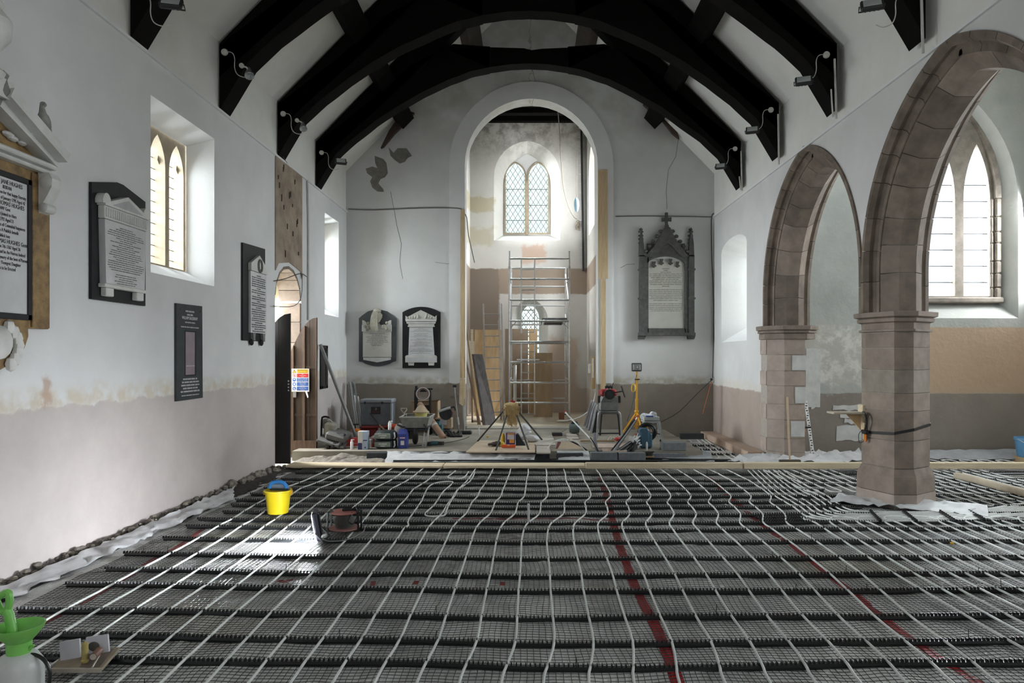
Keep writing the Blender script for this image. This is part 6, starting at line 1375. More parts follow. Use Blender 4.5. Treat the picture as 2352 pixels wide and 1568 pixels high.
for k in range(9): mb.tube(smooth_path([FP(1018+4*k, 1004-r.uniform(-3, 3))+V((0, 0, .02)), FP(1026+4*k, 1000)+V((0, 0, r.uniform(.04, .10))), FP(1036+3*k, 1004)+V((0, 0, .02))], 3), .018, 6)
mb.build('hose_heap', black, None, True, label='tangled black hose heap on the platform before the damp wall', cat='hose')
# ---- centre of the platform
tub(None, 'floor_cable', [FP(880, 1028)+V((0, 0, .01)), FP(960, 1024)+V((0, 0, .008)), FP(1020, 1018)+V((0, 0, .008)), FP(1060, 1010)+V((0, 0, .008)), FP(1078, 1003)+V((0, 0, .008))], .007, cabl, 5, 4, label='thin dark cable snaking over the platform past the wheelbarrow', cat='cable')
mb = MB(); mb.extr([FP(1100, 1013), FP(1228, 1014), FP(1229, 1040), FP(1070, 1040)], (0, 0, .018)); mb.build('plywood_board', M('board_pale', (.56, .45, .33), .75, (.47, .37, .27), scale=3), None, label='pale plywood board lying under the tripod stand', cat='board')
ts = thing('pipe_stand', 'four-legged pipe tripod stand with a dark wooden head', 'stand', (P(1175, 0, 12.3).x, 12.3, PZ0+.02)); zb = PZ0+.02
top = P(1175, 937, 12.3)
MB().bbox(top, (.33, .22, .055), .02).build('head', M('stand_head', (.10, .06, .035), .7, (.06, .035, .02), scale=8), ts)
for (x0, y0), (x1, y1), yb_ in (((1160, 939), (1097, 1013), 12.9), ((1168, 941), (1139, 1034), 11.75), ((1183, 941), (1214, 1032), 11.75), ((1194, 949), (1245, 1010), 12.95)):
    tub(ts, 'leg', [P(x0, y0, 12.3), FL(x1, y1, zb)], .016, M('leg_steel', (.06, .065, .06), .5, metal=.4), 8)
hm = thing('hemp_hank', 'hank of straw-coloured hemp fibre draped over the pipe stand head', 'hemp', top); mb = MB(); r = random.Random(8)
for k in range(190):
    a = r.uniform(-.13, .12); s = top+V((a, r.uniform(-.08, .06), .03+r.uniform(0, .07))); m_ = top+V((a*.8+r.uniform(-.05, .05), -.13, r.uniform(-.02, .05)))
    L = r.uniform(.10, .36) if abs(a+.0) < .07 else r.uniform(.04, .16); mb.tube(smooth_path([s, m_, m_+V((r.uniform(-.02, .02), 0, -L*.5)), m_+V((r.uniform(-.03, .03), .01, -L))], 2), .0055, 3, False)
mb.build('fibres', straw, hm, kind='stuff'); MB().ball(top+V((0, -.02, .06)), .12, .10, .05, 10).build('knot', straw, hm, True)
MB().bbox(top+V((.02, -.02, .125)), (.09, .08, .03), .012, (0, .2, .2)).build('red_cloth', M('red_cloth', (.42, .03, .05), .8), None, label='small red cloth on top of the hemp fibre', cat='cloth')
pbx = thing('product_box', 'purple box with white and orange panels under the pipe stand', 'box', FP(1172, 1024)); yk = 12.05
bx(pbx, 'box', 1162, 994, 1183, 1023, yk, .12, purple, .004); bx(pbx, 'white_panel', 1165, 998, 1181, 1009, yk-.004, .008, M('panel_lilac', (.6, .58, .62), .6), .001); bx(pbx, 'orange_panel', 1170, 1009, 1181, 1017, yk-.004, .008, M('panel_orange', (.75, .33, .05), .6), .001); bx(pbx, 'orange_strip', 1165, 994.5, 1181, 997.5, yk-.004, .008, M('panel_orange', (.75, .33, .05), .6), .001)
yv = thing('foam_can', 'yellow can standing beside the purple box', 'can', FP(1156, 1020)); x = P(1155, 0, 12.1).x; MB().lathe([(.035, 0), (.038, .01), (.038, .16), (.02, .19), (.02, .21)], (x, 12.15, zb), 12).build('body', M('can_yellow', (.75, .45, .03), .45), yv, 40)
MB().ball(V((P(1153, 0, 11.95).x, 11.95, zb+.045)), .05, .045, .045, 10).build('tape_ball', lemon, None, True, label='lemon-yellow ball-shaped roll beside the yellow can', cat='roll')
gv = thing('work_gloves', 'pair of dark grubby work gloves lying by the yellow can', 'gloves', FP(1136, 1024)); mb = MB(); c = V((P(1138, 0, 12).x, 12.0, zb+.04))
mb.ball(c, .09, .08, .04, 9); mb.ball(c+V((.04, -.05, .02)), .07, .06, .04, 9)
for k in range(6): mb.tube([c+V((-.05, -.03+.02*k, .0)), c+V((-.12-.01*(k % 2), -.06+.03*k, -.012))], [.018, .014], 6)
mb.build('leather', M('glove_brown', (.05, .035, .03), .85, scale=20), gv, True)
lv = thing('spirit_level', 'short orange spirit level before the purple box', 'spirit level', FP(1168, 1031)); c = V((P(1168, 0, 11.75).x, 11.78, zb+.03)); MB().bbox(c, (.24, .05, .05), .006).build('body', M('level_orange', (.80, .13, .02), .5), lv); MB().bbox(c+V((0, -.02, .02)), (.04, .02, .014), .003).build('vial', clearp, lv)
dp = thing('dust_sheet_wedge', 'black folded sheet sloping beside the purple box', 'sheet', FP(1196, 1024)); MB().extr([P(1185, 1022, 12.1), P(1207, 1023, 12.1), P(1190, 996, 12.2), P(1184, 998, 12.2)], (0, .16, 0)).build('fold', M('sheet_black', (.02, .022, .028), .6), dp)
def bagmesh(c, rx, ry, rz, seed):
    mb = MB(); mb.ball(c, rx, ry, rz, 16)
    mb.v = [p+V((noise.noise(p*9+V((seed, 0, 0))), noise.noise(p*9+V((0, seed, 0))), noise.noise(p*9+V((0, 0, seed)))))*.05 for p in mb.v]; return mb
bagmesh(P(1203, 992, 12.7), .12, .10, .15, 3).build('plastic_bag', bagm, None, True, label='tall white plastic bag slumped behind the pipe stand', cat='bag')
mb = bagmesh(P(1222, 1006, 12.6), .12, .09, .07, 5); mb.build('plastic_bag', bagm, None, True, label='low white plastic bag trailing toward the tile stack', cat='bag')
TG = 'pale tiles lying on the platform'
tilem = M('pale_tile', (.50, .46, .40), .75, (.42, .38, .33), scale=4, bmp=.1)
for i, (q, lab) in enumerate((([(1230, 1006), (1268, 1001), (1272, 1010), (1232, 1015)], 'pale tile behind the plywood board end'), ([(1301, 997), (1323, 997), (1327, 1003), (1301, 1003)], 'pale tile, the rear one near the compressor tool'), ([(1301, 1004), (1327, 1004), (1330, 1009), (1302, 1009)], 'pale tile, the front one near the compressor tool'), ([(1232, 1026), (1262, 1026), (1265, 1042), (1232, 1042)], 'pale tile at the platform edge before the hoop pipe'), ([(1226, 1016), (1275, 1016), (1276, 1024), (1230, 1024)], 'long pale tile beside the plywood board'), ([(1360, 1020), (1440, 1020), (1445, 1030), (1362, 1030)], 'long pinkish tile behind the upright pipe ends'), ([(1382, 1032), (1440, 1032), (1440, 1038), (1384, 1038)], 'narrow pinkish tile at the edge by the concrete blocks'))):
    mb = MB(); mb.extr([FP(x, y) for x, y in q], (0, 0, .02)); mb.build('floor_tile', tilem if i < 5 else M('pink_tile', (.55, .43, .36), .75), None, label=lab, cat='tile', group=TG)
bx(None, 'timber_batten', 1333, 1011, 1412, 1014.5, 12.6, .06, wood, .004); o = bpy.data.objects[-1] if False else None
for ob in col.objects:
    if ob.name == 'timber_batten': setp(ob, 'brown timber batten lying behind the upright pipe ends', 'batten')
tb = thing('tool_tray', 'dark tray with red bits near the pale tiles', 'tray', FP(1280, 1004)); bx(tb, 'tray', 1268, 994, 1292, 1003, 13.7, .2, darksteel, .01); bx(tb, 'red_bit', 1274, 1000, 1282, 1004, 13.68, .03, M('dark_red', (.20, .015, .014), .5), .004)
cg = thing('compressor', 'small grey-green compressor pump by the threading machine', 'compressor', FP(1318, 993)); c = P(1319, 983, 14.0); MB().lathe([(.02, -.11), (.09, -.10), (.11, -.05), (.11, .05), (.09, .10), (.02, .11)], c+V((0, 0, .0)), 14, RY90).build('tank', M('pump_green', (.10, .13, .125), .6), cg, 40); MB().bbox(c+V((0, 0, .10)), (.14, .12, .08), .02).build('motor', darksteel, cg)
for s in (-1, 1): MB().bbox(c+V((s*.07, 0, -.11)), (.05, .1, .06), .01).build('foot', M('dirty_grey', (.40, .39, .37), .6), cg)
bw = thing('brick', 'reddish brick standing inside the scaffold foot', 'brick piece', P(1290, 962, 16.2)); bx(bw, 'brick_body', 1284, 948, 1296, 963, 16.0, .2, M('brick_red', (.26, .11, .07), .85, scale=9), .006)
# leaning board offcuts and hoop of pipe
for pts, lab, m in (([(1277, 1040), (1292, 1012), (1312, 1008), (1350, 1036)], 'pale board offcut leaning on the edge block', M('board_pale', (.56, .45, .33), .75)), ([(1275, 1038), (1281, 1015), (1288, 1016), (1300, 1040)], 'dark reddish offcut leaning under the pale offcut', M('offcut_red', (.16, .05, .05), .8))):
    mb = MB(); mb.extr([P(x, y, 11.70+(1040-y)*.012) for x, y in pts], (0, .02, .012)); mb.build('board_offcut', m, None, label=lab, cat='board')
hp = thing('pipe_hoop', 'white pipe arched over the board offcuts, sleeved black at one end', 'pipe', FP(1300, 1040)); tub(hp, 'pipe', [P(x, y, 11.6) for x, y in ((1258, 1036), (1262, 1024), (1275, 1013), (1293, 1008), (1308, 1011))], .010, pipewhite, 7, 4)
tub(hp, 'sleeve', [P(x, y, 11.6) for x, y in ((1306, 1010.5), (1322, 1018), (1340, 1028), (1356, 1041))], .013, black, 7, 3)
tub(None, 'bent_pipe', [P(x, y, 11.55) for x, y in ((1348, 1041), (1332, 1022), (1316, 1012), (1262, 1014))], .010, pipewhite, 7, 4, label='second white pipe bowed low behind the hoop', cat='pipe', group=None)
up = thing('upright_pipe', 'white pipe end slanting up from the blocks with a black lower sleeve', 'pipe', P(1374, 1040, 11.45)); tub(up, 'pipe', [P(1298, 946, 12.0), P(1330, 980, 11.8), P(1357, 1008, 11.6)], .013, pipewhite, 8); tub(up, 'sleeve', [P(1355, 1006, 11.62), P(1366, 1022, 11.5), P(1376, 1041, 11.42)], .02, black, 8, 2); MB().ball(P(1297, 945, 12.0), .018).build('cap', red, up)
tub(None, 'pipe_insulation', [P(1366, 996, 11.9), P(1367, 1015, 11.7), P(1372, 1040, 11.45)], .03, M('foam_grey', (.16, .16, .17), .9), 9, label='grey foam sleeve standing by the slanting white pipe', cat='pipe sleeve')
# fan of capped pipes
r = random.Random(21)
ends = [(1464, 957), (1458, 962), (1490, 990), (1485, 996), (1480, 1001), (1478, 1005), (1460, 999), (1462, 1006), (1489, 1015), (1470, 1020), (1455, 1012), (1476, 1011), (1466, 994)]
for i, (ex, ey) in enumerate(ends):
    long = i < 2; root = P(1402+4.2*i, 1041, 11.40+.02*(i % 4)); e = P(ex, ey, 11.95+.03*(i % 5)); mid = root.lerp(e, .5)+V((0, 0, -.02 if long else .015))
    t = thing('capped_pipe', 'black sleeved pipe with red cap, %s' % (('longest of the fan' if i == 0 else 'second longest of the fan') if long else ORDS[i]+' in the fan by the blue jerrycan'), 'pipe', root, 'fan of capped pipe ends')
    pth = smooth_path([root, mid, e], 4); k = 8 if long else 5+i % 2
    tub(t, 'sleeve', pth[:k],   .03 if long else .023, black, 7); tub(t, 'pipe', pth[k-1:], .011, pipewhite, 7); d = (pth[-1]-pth[-2]).normalized(); tub(t, 'cap', [pth[-1]-d*.015, pth[-1]+d*.03], .016, red, 8)
    if i % 3 == 2: p = pth[k-1]; MB().bbox(p+V((.01, -.02, 0)), (.05, .006, .04), .002, (0, .5, 0)).build('tag', whiteplastic, t)
MB().bbox(P(1450, 1008, 11.7), (.10, .006, .09), .002, (0, .3, 0)).build('paper_tag', whiteplastic, None, label='white paper tag tied in the fan of capped pipes', cat='tag')
# threading machine
tm = thing('threading_machine', 'grey and red pipe threading machine on tubular legs', 'machine', FP(1398, 1005)); ym = 13.3
MB().loft([[V((P(x, 0, ym).x, y, P(0, y2, ym).z)) for x, y2 in ((1380, 942), (1381, 922), (1386, 912), (1394, 908), (1406, 908), (1414, 912), (1419, 922), (1420, 942))] for y in (ym, ym+.42)], True, True).build('casing', M('machine_grey', (.22, .235, .23), .5, (.16, .17, .17), scale=8), tm)
c = P(1399, 905, ym); ck = MB().lathe([(.03, -.07), (.09, -.07), (.10, -.03), (.10, .08), (.02, .08)], c+V((0, -.02, 0)), 18, RX90).build('chuck', black, tm, 40); MB().lathe([(.02, -.02), (.05, -.02), (.05, .02), (.02, .02)], c+V((0, -.10, 0)), 14, RX90).build('chuck_jaw', darksteel, ck, 40)
MB().bbox(c+V((0, .22, .02)), (.34, .3, .14), .04).build('red_cover', M('machine_red', (.30, .015, .02), .45), tm)
for k in range(5): MB().bbox(c+V((-.06+.03*k, .05, .13+.015*(k % 2))), (.028, .08, .06), .008).build('die_head', black, tm)
tub(tm, 'handwheel_rod', [c+V((.12, .05, .03)), c+V((.27, .0, .06))], .012, darksteel, 6); tub(tm, 'handwheel_bar', [c+V((.24, .0, .16)), c+V((.31, .0, -.06))], .015, darksteel, 7); tub(tm, 'lever', [c+V((.06, .05, .14)), c+V((.09, .05, .22))], .008, black, 6)
for s in (-1, 1): MB().bbox(c+V((s*.20, .0, -.10)), (.05, .06, .14), .012).build('carriage_rail', black, tm)
MB().bbox(P(1399, 947, ym)+V((0, .2, 0)), (.36, .5, .06), .012).build('tray', dustgrey, tm)
mb = MB(); dashes(mb, P(1396, 922, ym-.003), V((1, 0, 0)), V((0, 0, 1)), V((0, -1, 0)), [.8], .2, .06, 5); mb.build('lettering', M('letter_dim', (.12, .13, .13), .6), tm, kind='stuff')
for xa, xb, yy in ((1375, 1371, ym-.02), (1424, 1428, ym-.02), (1382, 1378, ym+.45), (1419, 1424, ym+.45)):
    tub(tm, 'leg', [P(1399+(xa-1399)*.8, 946, yy), P(xa, 950, yy), P((xa+xb)/2, 968, yy), V((P(xb, 0, yy).x, yy, PZ0+.01))], .02, steel if yy < ym+.1 else darksteel, 8, 3)
tub(tm, 'foot_bar', [P(1374, 995, ym+.0), P(1426, 995, ym+.0)], .014, darksteel, 7)
gp = thing('folding_steps', 'grey folding platform leaning on the arch jamb beside the threading machine', 'steps', FP(1356, 995)); mb = MB()
B0, B1, B2, B3 = P(1343, 976, 14.0), P(1358, 994, 13.75), P(1372, 930, 14.05), P(1360, 919, 14.3); dv = V((.012, .03, 0))
mb.loft([[B0, B1, B2, B3], [B0+dv, B1+dv, B2+dv, B3+dv]], True, True); mb.build('deck', M('platform_lilac', (.34, .33, .35), .6, (.26, .25, .27), scale=8), gp)
for t_ in (0, .3, .65, 1): MB().beam(B0.lerp(B1, t_)+V((-.01, -.02, 0)), B3.lerp(B2, t_)+V((-.01, -.02, 0)), .03, .03, (0, 1, 0)).build('frame_bar', M('steps_alu', (.45, .45, .47), .4, metal=.5), gp)
MB().extr([P(1360, 995, 14.1), P(1373, 994, 14.1), P(1373, 945, 14.3), P(1371, 940, 14.3)], (0, .02, 0)).build('back_panel', black, gp)
tub(None, 'white_cable', [P(1368, 900, 15.1), P(1362, 925, 14.9), P(1350, 945, 14.6), P(1330, 958, 14.6), P(1305, 965, 15.2), P(1280, 966, 15.6)], .010, whiteplastic, 6, 4, label='white cable swooping from the arch jamb to the tower step', cat='cable')
tub(None, 'floor_cable', [FP(1262, 1003), FP(1270, 998), FP(1290, 992), FP(1302, 985)], .006, cabl, 5, 3, label='short dark cable on the platform leading to the compressor pump', cat='cable')
# yellow tripod work light
yl = thing('tripod_light', 'floodlight on a yellow telescopic tripod before the end wall', 'work light', FP(1462, 990)); yt_ = 14.3
tub(yl, 'mast', [P(1462, 985, yt_), P(1462.5, 915, yt_)], .028, M('tripod_yellow', (.72, .36, .02), .45, scale=9), 9); tub(yl, 'upper_mast', [P(1462.5, 917, yt_), P(1463, 853, yt_)], .018, M('tripod_yellow', (.72, .36, .02), .45), 8)
for q in ((1428, 983, yt_-.35), (1478, 990, yt_-.65), (1490, 978, yt_+.3)): tub(yl, 'leg', [P(1462, 946, yt_), V((P(q[0], 0, q[2]).x, q[2], PZ0+.02))], .018, M('tripod_yellow', (.72, .36, .02), .45), 7)
for q in ((1440, 972), (1472, 972)): tub(yl, 'stay', [P(1462, 980, yt_), P(*q, yt_-.15)], .010, M('tripod_yellow', (.72, .36, .02), .45), 6)
MB().lathe([(.04, -.03), (.05, 0), (.04, .03)], P(1462, 945, yt_), 10).build('collar', M('tripod_yellow', (.72, .36, .02), .45), yl); tub(yl, 'clamp_knob', [P(1458, 871, yt_-.02), P(1469, 871, yt_-.02)], .014, black, 6)
c = P(1462, 843, yt_-.03); hs_ = MB().bbox(c, (.215, .06, .175), .015).build('housing', M('lamp_dark', (.03, .035, .035), .5), yl); MB().bbox(c+V((0, -.032, 0)), (.165, .008, .125), .004).build('lens', M('lamp_glass', (.17, .19, .185), .15, (.30, .32, .31), scale=14), hs_)
for s in (-1, 1): MB().bbox(c+V((s*.068, -.036, 0)), (.012, .006, .11), .003).build('reflector_edge', M('reflector', (.62, .64, .64), .25), hs_)
MB().ball(c+V((.01, -.037, 0)), .014, .004, .014, 8).build('bulb', M('bulb_pale', (.55, .57, .56), .3), hs_)
for k in range(3): tub(yl, 'cable_coil', [P(1456, 889, yt_-.05)+V((.035*math.cos(t*math.pi/6)-.01*k, -.01*k, .08*math.sin(t*math.pi/6)-.01*k)) for t in range(13)], .011, M('cable_yellow', (.72, .50, .10), .5), 6)
tub(yl, 'lead', [P(1462, 860, yt_-.04), P(1460, 875, yt_-.05), P(1458, 900, yt_-.05), P(1452, 930, yt_-.1), P(1440, 968, yt_-.2)], .007, cabl, 5, 3)
# hop-up bench with cloth
hb = thing('work_bench', 'small grey aluminium step bench with white cloths on top', 'bench', FP(1497, 1020)); yh = 12.35
bx(hb, 'top', 1479, 957, 1515, 966, yh, .45, M('bench_grey', (.42, .45, .44), .5, scale=8), .01); bx(hb, 'apron', 1480, 967, 1514, 971, yh+.02, .4, M('bench_grey', (.42, .45, .44), .5), .004)
for xa, xb, yy in ((1514, 1523, yh), (1479, 1470, yh), (1511, 1518, yh+.42), (1482, 1476, yh+.42)):
    a, b = P(xa, 968, yy), V((P(xb, 0, yy).x, yy, PZ0+.03)); MB().beam(b, a, .04, .03, (0, 1, 0)).build('leg', M('bench_grey', (.42, .45, .44), .5), hb); MB().bbox(b+V((0, 0, -.005)), (.05, .05, .05), .006).build('foot', black, hb)
tub(hb, 'stay', [P(1476, 990, yh+.05), P(1518, 997, yh+.1)], .010, darksteel, 6)
bagmesh(P(1489, 953.5, yh+.1), .11, .09, .03, 7).build('white_cloth', M('cloth_white', (.74, .75, .78), .8), None, True, label='white cloth spread on the step bench', cat='cloth')
bagmesh(P(1500, 951, yh+.08), .06, .06, .045, 9).build('white_cloth', M('cloth_white', (.74, .75, .78), .8), None, True, label='crumpled white paper lump on the step bench', cat='cloth')
MB().bbox(P(1492, 957, yh-.0)+V((0, 0, .012)), (.14, .03, .018), .004).build('blue_marker', M('marker_blue', (.02, .05, .35), .5), None, label='dark blue strip tool at the bench front edge', cat='tool')
# blue jerrycan, coil, bottle
jc = thing('jerrycan', 'dark blue jerrycan standing before the step bench', 'jerrycan', FP(1486, 1032)); yj = 11.85
MB().bbox((P(1481, 0, yj).x, yj+.12, PZ0+.17), (.17, .26, .34), .03).build('body', M('jerry_blue', (.035, .10, .15), .45, scale=8), jc); MB().bbox((P(1494, 0, yj).x, yj+.14, PZ0+.13), (.08, .24, .26), .03).build('side', M('jerry_blue', (.035, .10, .15), .45), jc); tub(jc, 'handle', [P(1472, 990, yj+.1), P(1474, 985, yj+.1), P(1486, 984, yj+.1), P(1490, 989, yj+.1)], .014, M('jerry_blue', (.035, .10, .15), .45), 7, 3)
cl = thing('hose_coil', 'round black hose coil behind the blue jerrycan', 'hose', P(1487, 1010, 12.1)); c = P(1487, 992, 12.25)
for k in range(7): tub(cl, 'turn', [c+V(((.11+.009*k)*math.cos(t*math.pi/10), .015*(k % 4), (.11+.008*k)*math.sin(t*math.pi/10))) for t in range(21)], .016, black, 6)
bo = thing('clear_bottle', 'slim clear bottle before the jerrycan', 'bottle', FP(1486, 1038)); MB().lathe([(.018, 0), (.02, .01), (.02, .10), (.012, .125), (.012, .14)], V((P(1486, 0, 11.62).x, 11.64, PZ0)), 10).build('body', clearp, bo, 40)
bsh = thing('brush_head', 'dark bristly brush lying on the edge by the fan of pipes', 'brush', P(1490, 1048, 11.3)); mb = MB(); r = random.Random(3); c = P(1490, 1047, 11.3)
for k in range(60): mb.tube([c+V((r.uniform(-.07, .07), r.uniform(-.03, .03), 0)), c+V((r.uniform(-.10, .10), r.uniform(-.05, .02), .08))], .004, 3)
mb.build('bristles', M('bristle', (.07, .065, .05), .9), bsh, kind='stuff'); MB().bbox(c+V((0, 0, -.01)), (.17, .07, .03), .008).build('block', wood, bsh)
for i, (px, py, h, y, lab) in enumerate(((1100, 998, .20, 12.6, 'clear plastic pipe stub standing behind the plywood board'), (1214, 1200, .20, None, 'clear pipe stub standing in the floor netting on the thin red tape'))):
    p = FP(px, py) if y else FL(px, py, .01); tub(None, 'pipe_stub', [p, p+V((0, 0, h))], .013, clearp, 9, label=lab, cat='pipe stub')
mb = MB(); mb.bbox(FP(1120, 1004)+V((0, 0, .015)), (.05, .05, .03), .008); mb.build('tape_measure', M('can_yellow', (.75, .45, .03), .45), None, label='tiny yellow-orange tape measure on the platform', cat='tape measure')
mb = MB(); [mb.tube(smooth_path([FP(1395+7*k, 1012-k)+V((0, 0, .01)), FP(1405+7*k, 1006)+V((0, 0, .05)), FP(1415+5*k, 1012)+V((0, 0, .01))], 3), .007, 5) for k in range(5)]; mb.build('cable_tangle', M('cable_cream', (.45, .42, .35), .6), None, True, label='tangle of thin cable under the threading machine', cat='cable')
mb = MB(); mb.bbox(FP(1424, 1014)+V((0, .1, .04)), (.16, .12, .06), .02, (0, 0, .4)); mb.build('red_clamp', red, None, label='red clamp lying beside the threading machine leg', cat='clamp')
# ---------------------------------------------------------------- arcade side
sg_ = thing('levelling_staff', 'white levelling staff with black figures leaning on the aisle end wall', 'staff', FL(1858, 1046, .06)); a, b = V((FL(1858, 1046, .08).x, 11.42, .08)), P(1850, 921, 11.80)
d = (b-a).normalized(); MB().beam(a, b, .055, .02, (0, 1, 0)).build('rod', M('staff_white', (.76, .76, .76), .45), sg_)
mb = MB(); u = V((1, 0, 0)); nn = V((0, -1, 0)); r = random.Random(4); L = (b-a).length
for k in range(22):
    p = a+d*(L*(k+.6)/22.5)+nn*.0115; w = .022 if k % 2 else .034; h = .016 if k % 2 else .022; s = (.01 if k % 4 < 2 else -.012) if k % 2 else 0
    mb.add([p+u*(s-w/2)-d*h/2, p+u*(s+w/2)-d*h/2, p+u*(s+w/2)+d*h/2, p+u*(s-w/2)+d*h/2], [(0, 1, 2, 3)])
mb.build('figures', ink, sg_, kind='stuff')
lr = thing('laser_receiver', 'orange and grey laser receiver clamped on the levelling staff', 'receiver', P(1846, 985, 11.55)); bx(lr, 'body', 1842, 974, 1850, 982, 11.5, .03, M('receiver_grey', (.14, .13, .12), .5), .004); bx(lr, 'orange_face', 1842, 982, 1850, 993, 11.49, .035, M('receiver_orange', (.75, .28, .03), .5), .004); tub(lr, 'clamp', [P(1848, 982, 11.5), P(1862, 981, 11.5)], .016, black, 7)
brm = thing('broom', 'wooden-handled broom standing against the stone respond', 'broom', FL(1813, 1062, .05)); a = V((P(1813, 0, 11.0).x, 10.98, .09)); tub(brm, 'handle', [a, P(1808, 912, 11.36)], .016, M('broom_wood', (.52, .38, .24), .6, scale=5), 8); MB().bbox(a+V((0, 0, -.01)), (.34, .07, .045), .01).build('head', M('broom_head', (.09, .075, .055), .8), brm); MB().bbox(a+V((0, 0, -.045)), (.33, .06, .045), .006).build('bristles', M('bristle', (.07, .065, .05), .9), brm)
shf = thing('shelf_bracket', 'small timber shelf on a gusset strapped to the octagonal pillar', 'shelf', P(1980, 985, 8.28)); ysf = 8.25; x1 = 4.06
bk_ = P(1984, 0, ysf).x
MB().bbox((4.055, 8.32, 1.02), (.04, .12, .30), .006).build('back_board', timbery, shf); MB().bbox((3.86, 8.30, 1.075), (.40, .20, .022), .004).build('shelf', plypale, shf); MB().extr([V((4.04, 8.30, 1.062)), V((3.86, 8.30, 1.062)), V((4.04, 8.30, .86))], (0, .022, 0)).build('gusset', ply, shf); MB().bbox((4.05, 8.24, .86), (.03, .04, .20), .004).build('batten', timber, shf)
stp = thing('ratchet_strap', 'black ratchet strap pulled round the octagonal pillar', 'strap', (4.41, 8.21, .84)); zs2 = [.875, .845, .87, .915, .955, .96, .93, .90]; mb = MB()
lo = []
for i in range(9):
    p = octo(0, .006)[(i) % 8]; z = zs2[i % 8]; q = octo(0, .012)[i % 8]; lo.append([V((p.x, p.y, z-.016)), V((q.x, q.y, z-.016)), V((q.x, q.y, z+.016)), V((p.x, p.y, z+.016))])
mb.loft(lo, True, False); mb.build('strap', black, stp); MB().bbox((4.05, 8.22, .85), (.06, .10, .05), .012).build('ratchet', darksteel, stp); MB().bbox((4.045, 8.2, .78), (.02, .03, .09), .006).build('handle', orange, stp)
tub(stp, 'loose_end', [V((4.03, 8.24, 1.09)), V((4.02, 8.18, 1.08)), V((4.04, 8.16, .98)), V((4.03, 8.2, .87))], .011, black, 6, 3); tub(stp, 'wire_loop', [V((4.02, 8.22, .88)), V((3.97, 8.22, .82)), V((3.98, 8.22, .72)), V((4.03, 8.22, .74))], .004, black, 5, 3)
bb = thing('bucket', 'light blue bucket at the frame edge before the aisle end wall', 'bucket', P(2362, 1040, 11.3)); c = P(2364, 1040, 11.3); MB().lathe([(.15, 0), (.17, .02), (.20, .27), (.215, .28), (.215, .32), (.195, .32), (.16, .02)], V((c.x, c.y, .10)), 20).build('body', M('light_blue', (.16, .42, .72), .5, scale=8), bb, 40)
tub(bb, 'handle', [V((c.x-.21, c.y-.03, .40)), V((c.x-.15, c.y-.20, .32)), V((c.x, c.y-.24, .28)), V((c.x+.2, c.y-.05, .40))], .008, M('handle_pale', (.55, .62, .7), .5), 6, 4); MB().bbox((c.x, c.y, .05), (.34, .34, .10), .01).build('pallet_stub', timber, None, label='timber stub under the light blue bucket', cat='timber')
rl2 = thing('foam_roll', 'long beige roll of foam strip lying on the pipes beyond the pillar', 'roll', FL(2280, 1120, .05)); tub(rl2, 'roll', [FL(2196, 1092, .09), FL(2235, 1100, .09), FL(2300, 1118, .09), FL(2420, 1148, .09)], .05, M('foam_beige', (.56, .48, .37), .85, (.48, .41, .31), scale=6), 12, 3)
# ---------------------------------------------------------------- foreground
spr = thing('pump_sprayer', 'white pump sprayer with lime green funnel top and handle', 'sprayer', (-2.39, 3.2, 0)); limed = M('lime_dark', (.06, .30, .05), .4)
X0, Y0 = -2.39, 3.2
MB().lathe([(.085, .0), (.098, .015), (.10, .06), (.10, .26), (.095, .30), (.075, .335), (.045, .35)], (X0, Y0, .02), 24).build('tank', M('tank_white', (.66, .68, .67), .35, scale=6), spr, 40)
MB().lathe([(.05, .345), (.052, .40), (.075, .425), (.098, .455), (.105, .475), (.098, .475), (.07, .44), (.035, .425), (.001, .425)], (X0, Y0, .02), 24).build('funnel', green, spr, 40)
tpx = lambda px, py: P(px, py, 3.2)
tub(spr, 'pump_rod', [V((X0+.0, Y0, .44)), tpx(36, 1486), tpx(20, 1410), tpx(14, 1400)], [.02, .02, .022, .022], green, 12)
q = [tpx(x, y) for x, y in ((4, 1405), (-8, 1378), (12, 1361), (20, 1362), (22, 1378), (18, 1398))]; tub(spr, 'handle', q+[q[0]], .016, green, 8, 2)
tub(spr, 'lever', [tpx(78, 1481), tpx(72, 1486), tpx(60, 1498), tpx(52, 1510), tpx(46, 1520)], [.006, .008, .010, .012, .012], green, 7, 3)
tub(spr, 'hose', [tpx(47, 1520), tpx(58, 1506), tpx(80, 1503), tpx(102, 1516), tpx(114, 1540), tpx(113, 1568), tpx(108, 1600)], .0085, black, 8, 4)
pal = thing('mixing_board', 'stained square mixing board lying on the pipes in the foreground', 'board', FL(195, 1520, .06)); bl = [FL(118, 1543, .06), FL(232, 1543, .06), FL(275, 1493, .06), FL(150, 1500, .06)]; MB().extr(bl, (0, 0, .018)).build('board', M('stained_board', (.33, .27, .19), .7, (.22, .17, .11), scale=6), pal)
MB().extr([p+V((0, 0, .0185)) for p in (FL(183, 1540, .06), FL(228, 1540, .06), FL(262, 1497, .06), FL(205, 1498, .06))], (0, 0, .001)).build('dark_stain', M('dark_stain', (.13, .10, .075), .6, (.2, .16, .12), scale=9), pal); MB().extr([FL(116, 1545, .06), FL(234, 1545, .06), FL(234, 1542, .06), FL(116, 1542, .06)], (0, 0, .021)).build('edge_strip', M('edge_pale', (.5, .45, .38), .7), pal)
foil = M('foil_pack', (.62, .61, .66), .35, (.52, .52, .57), scale=8)
yq = 3.72
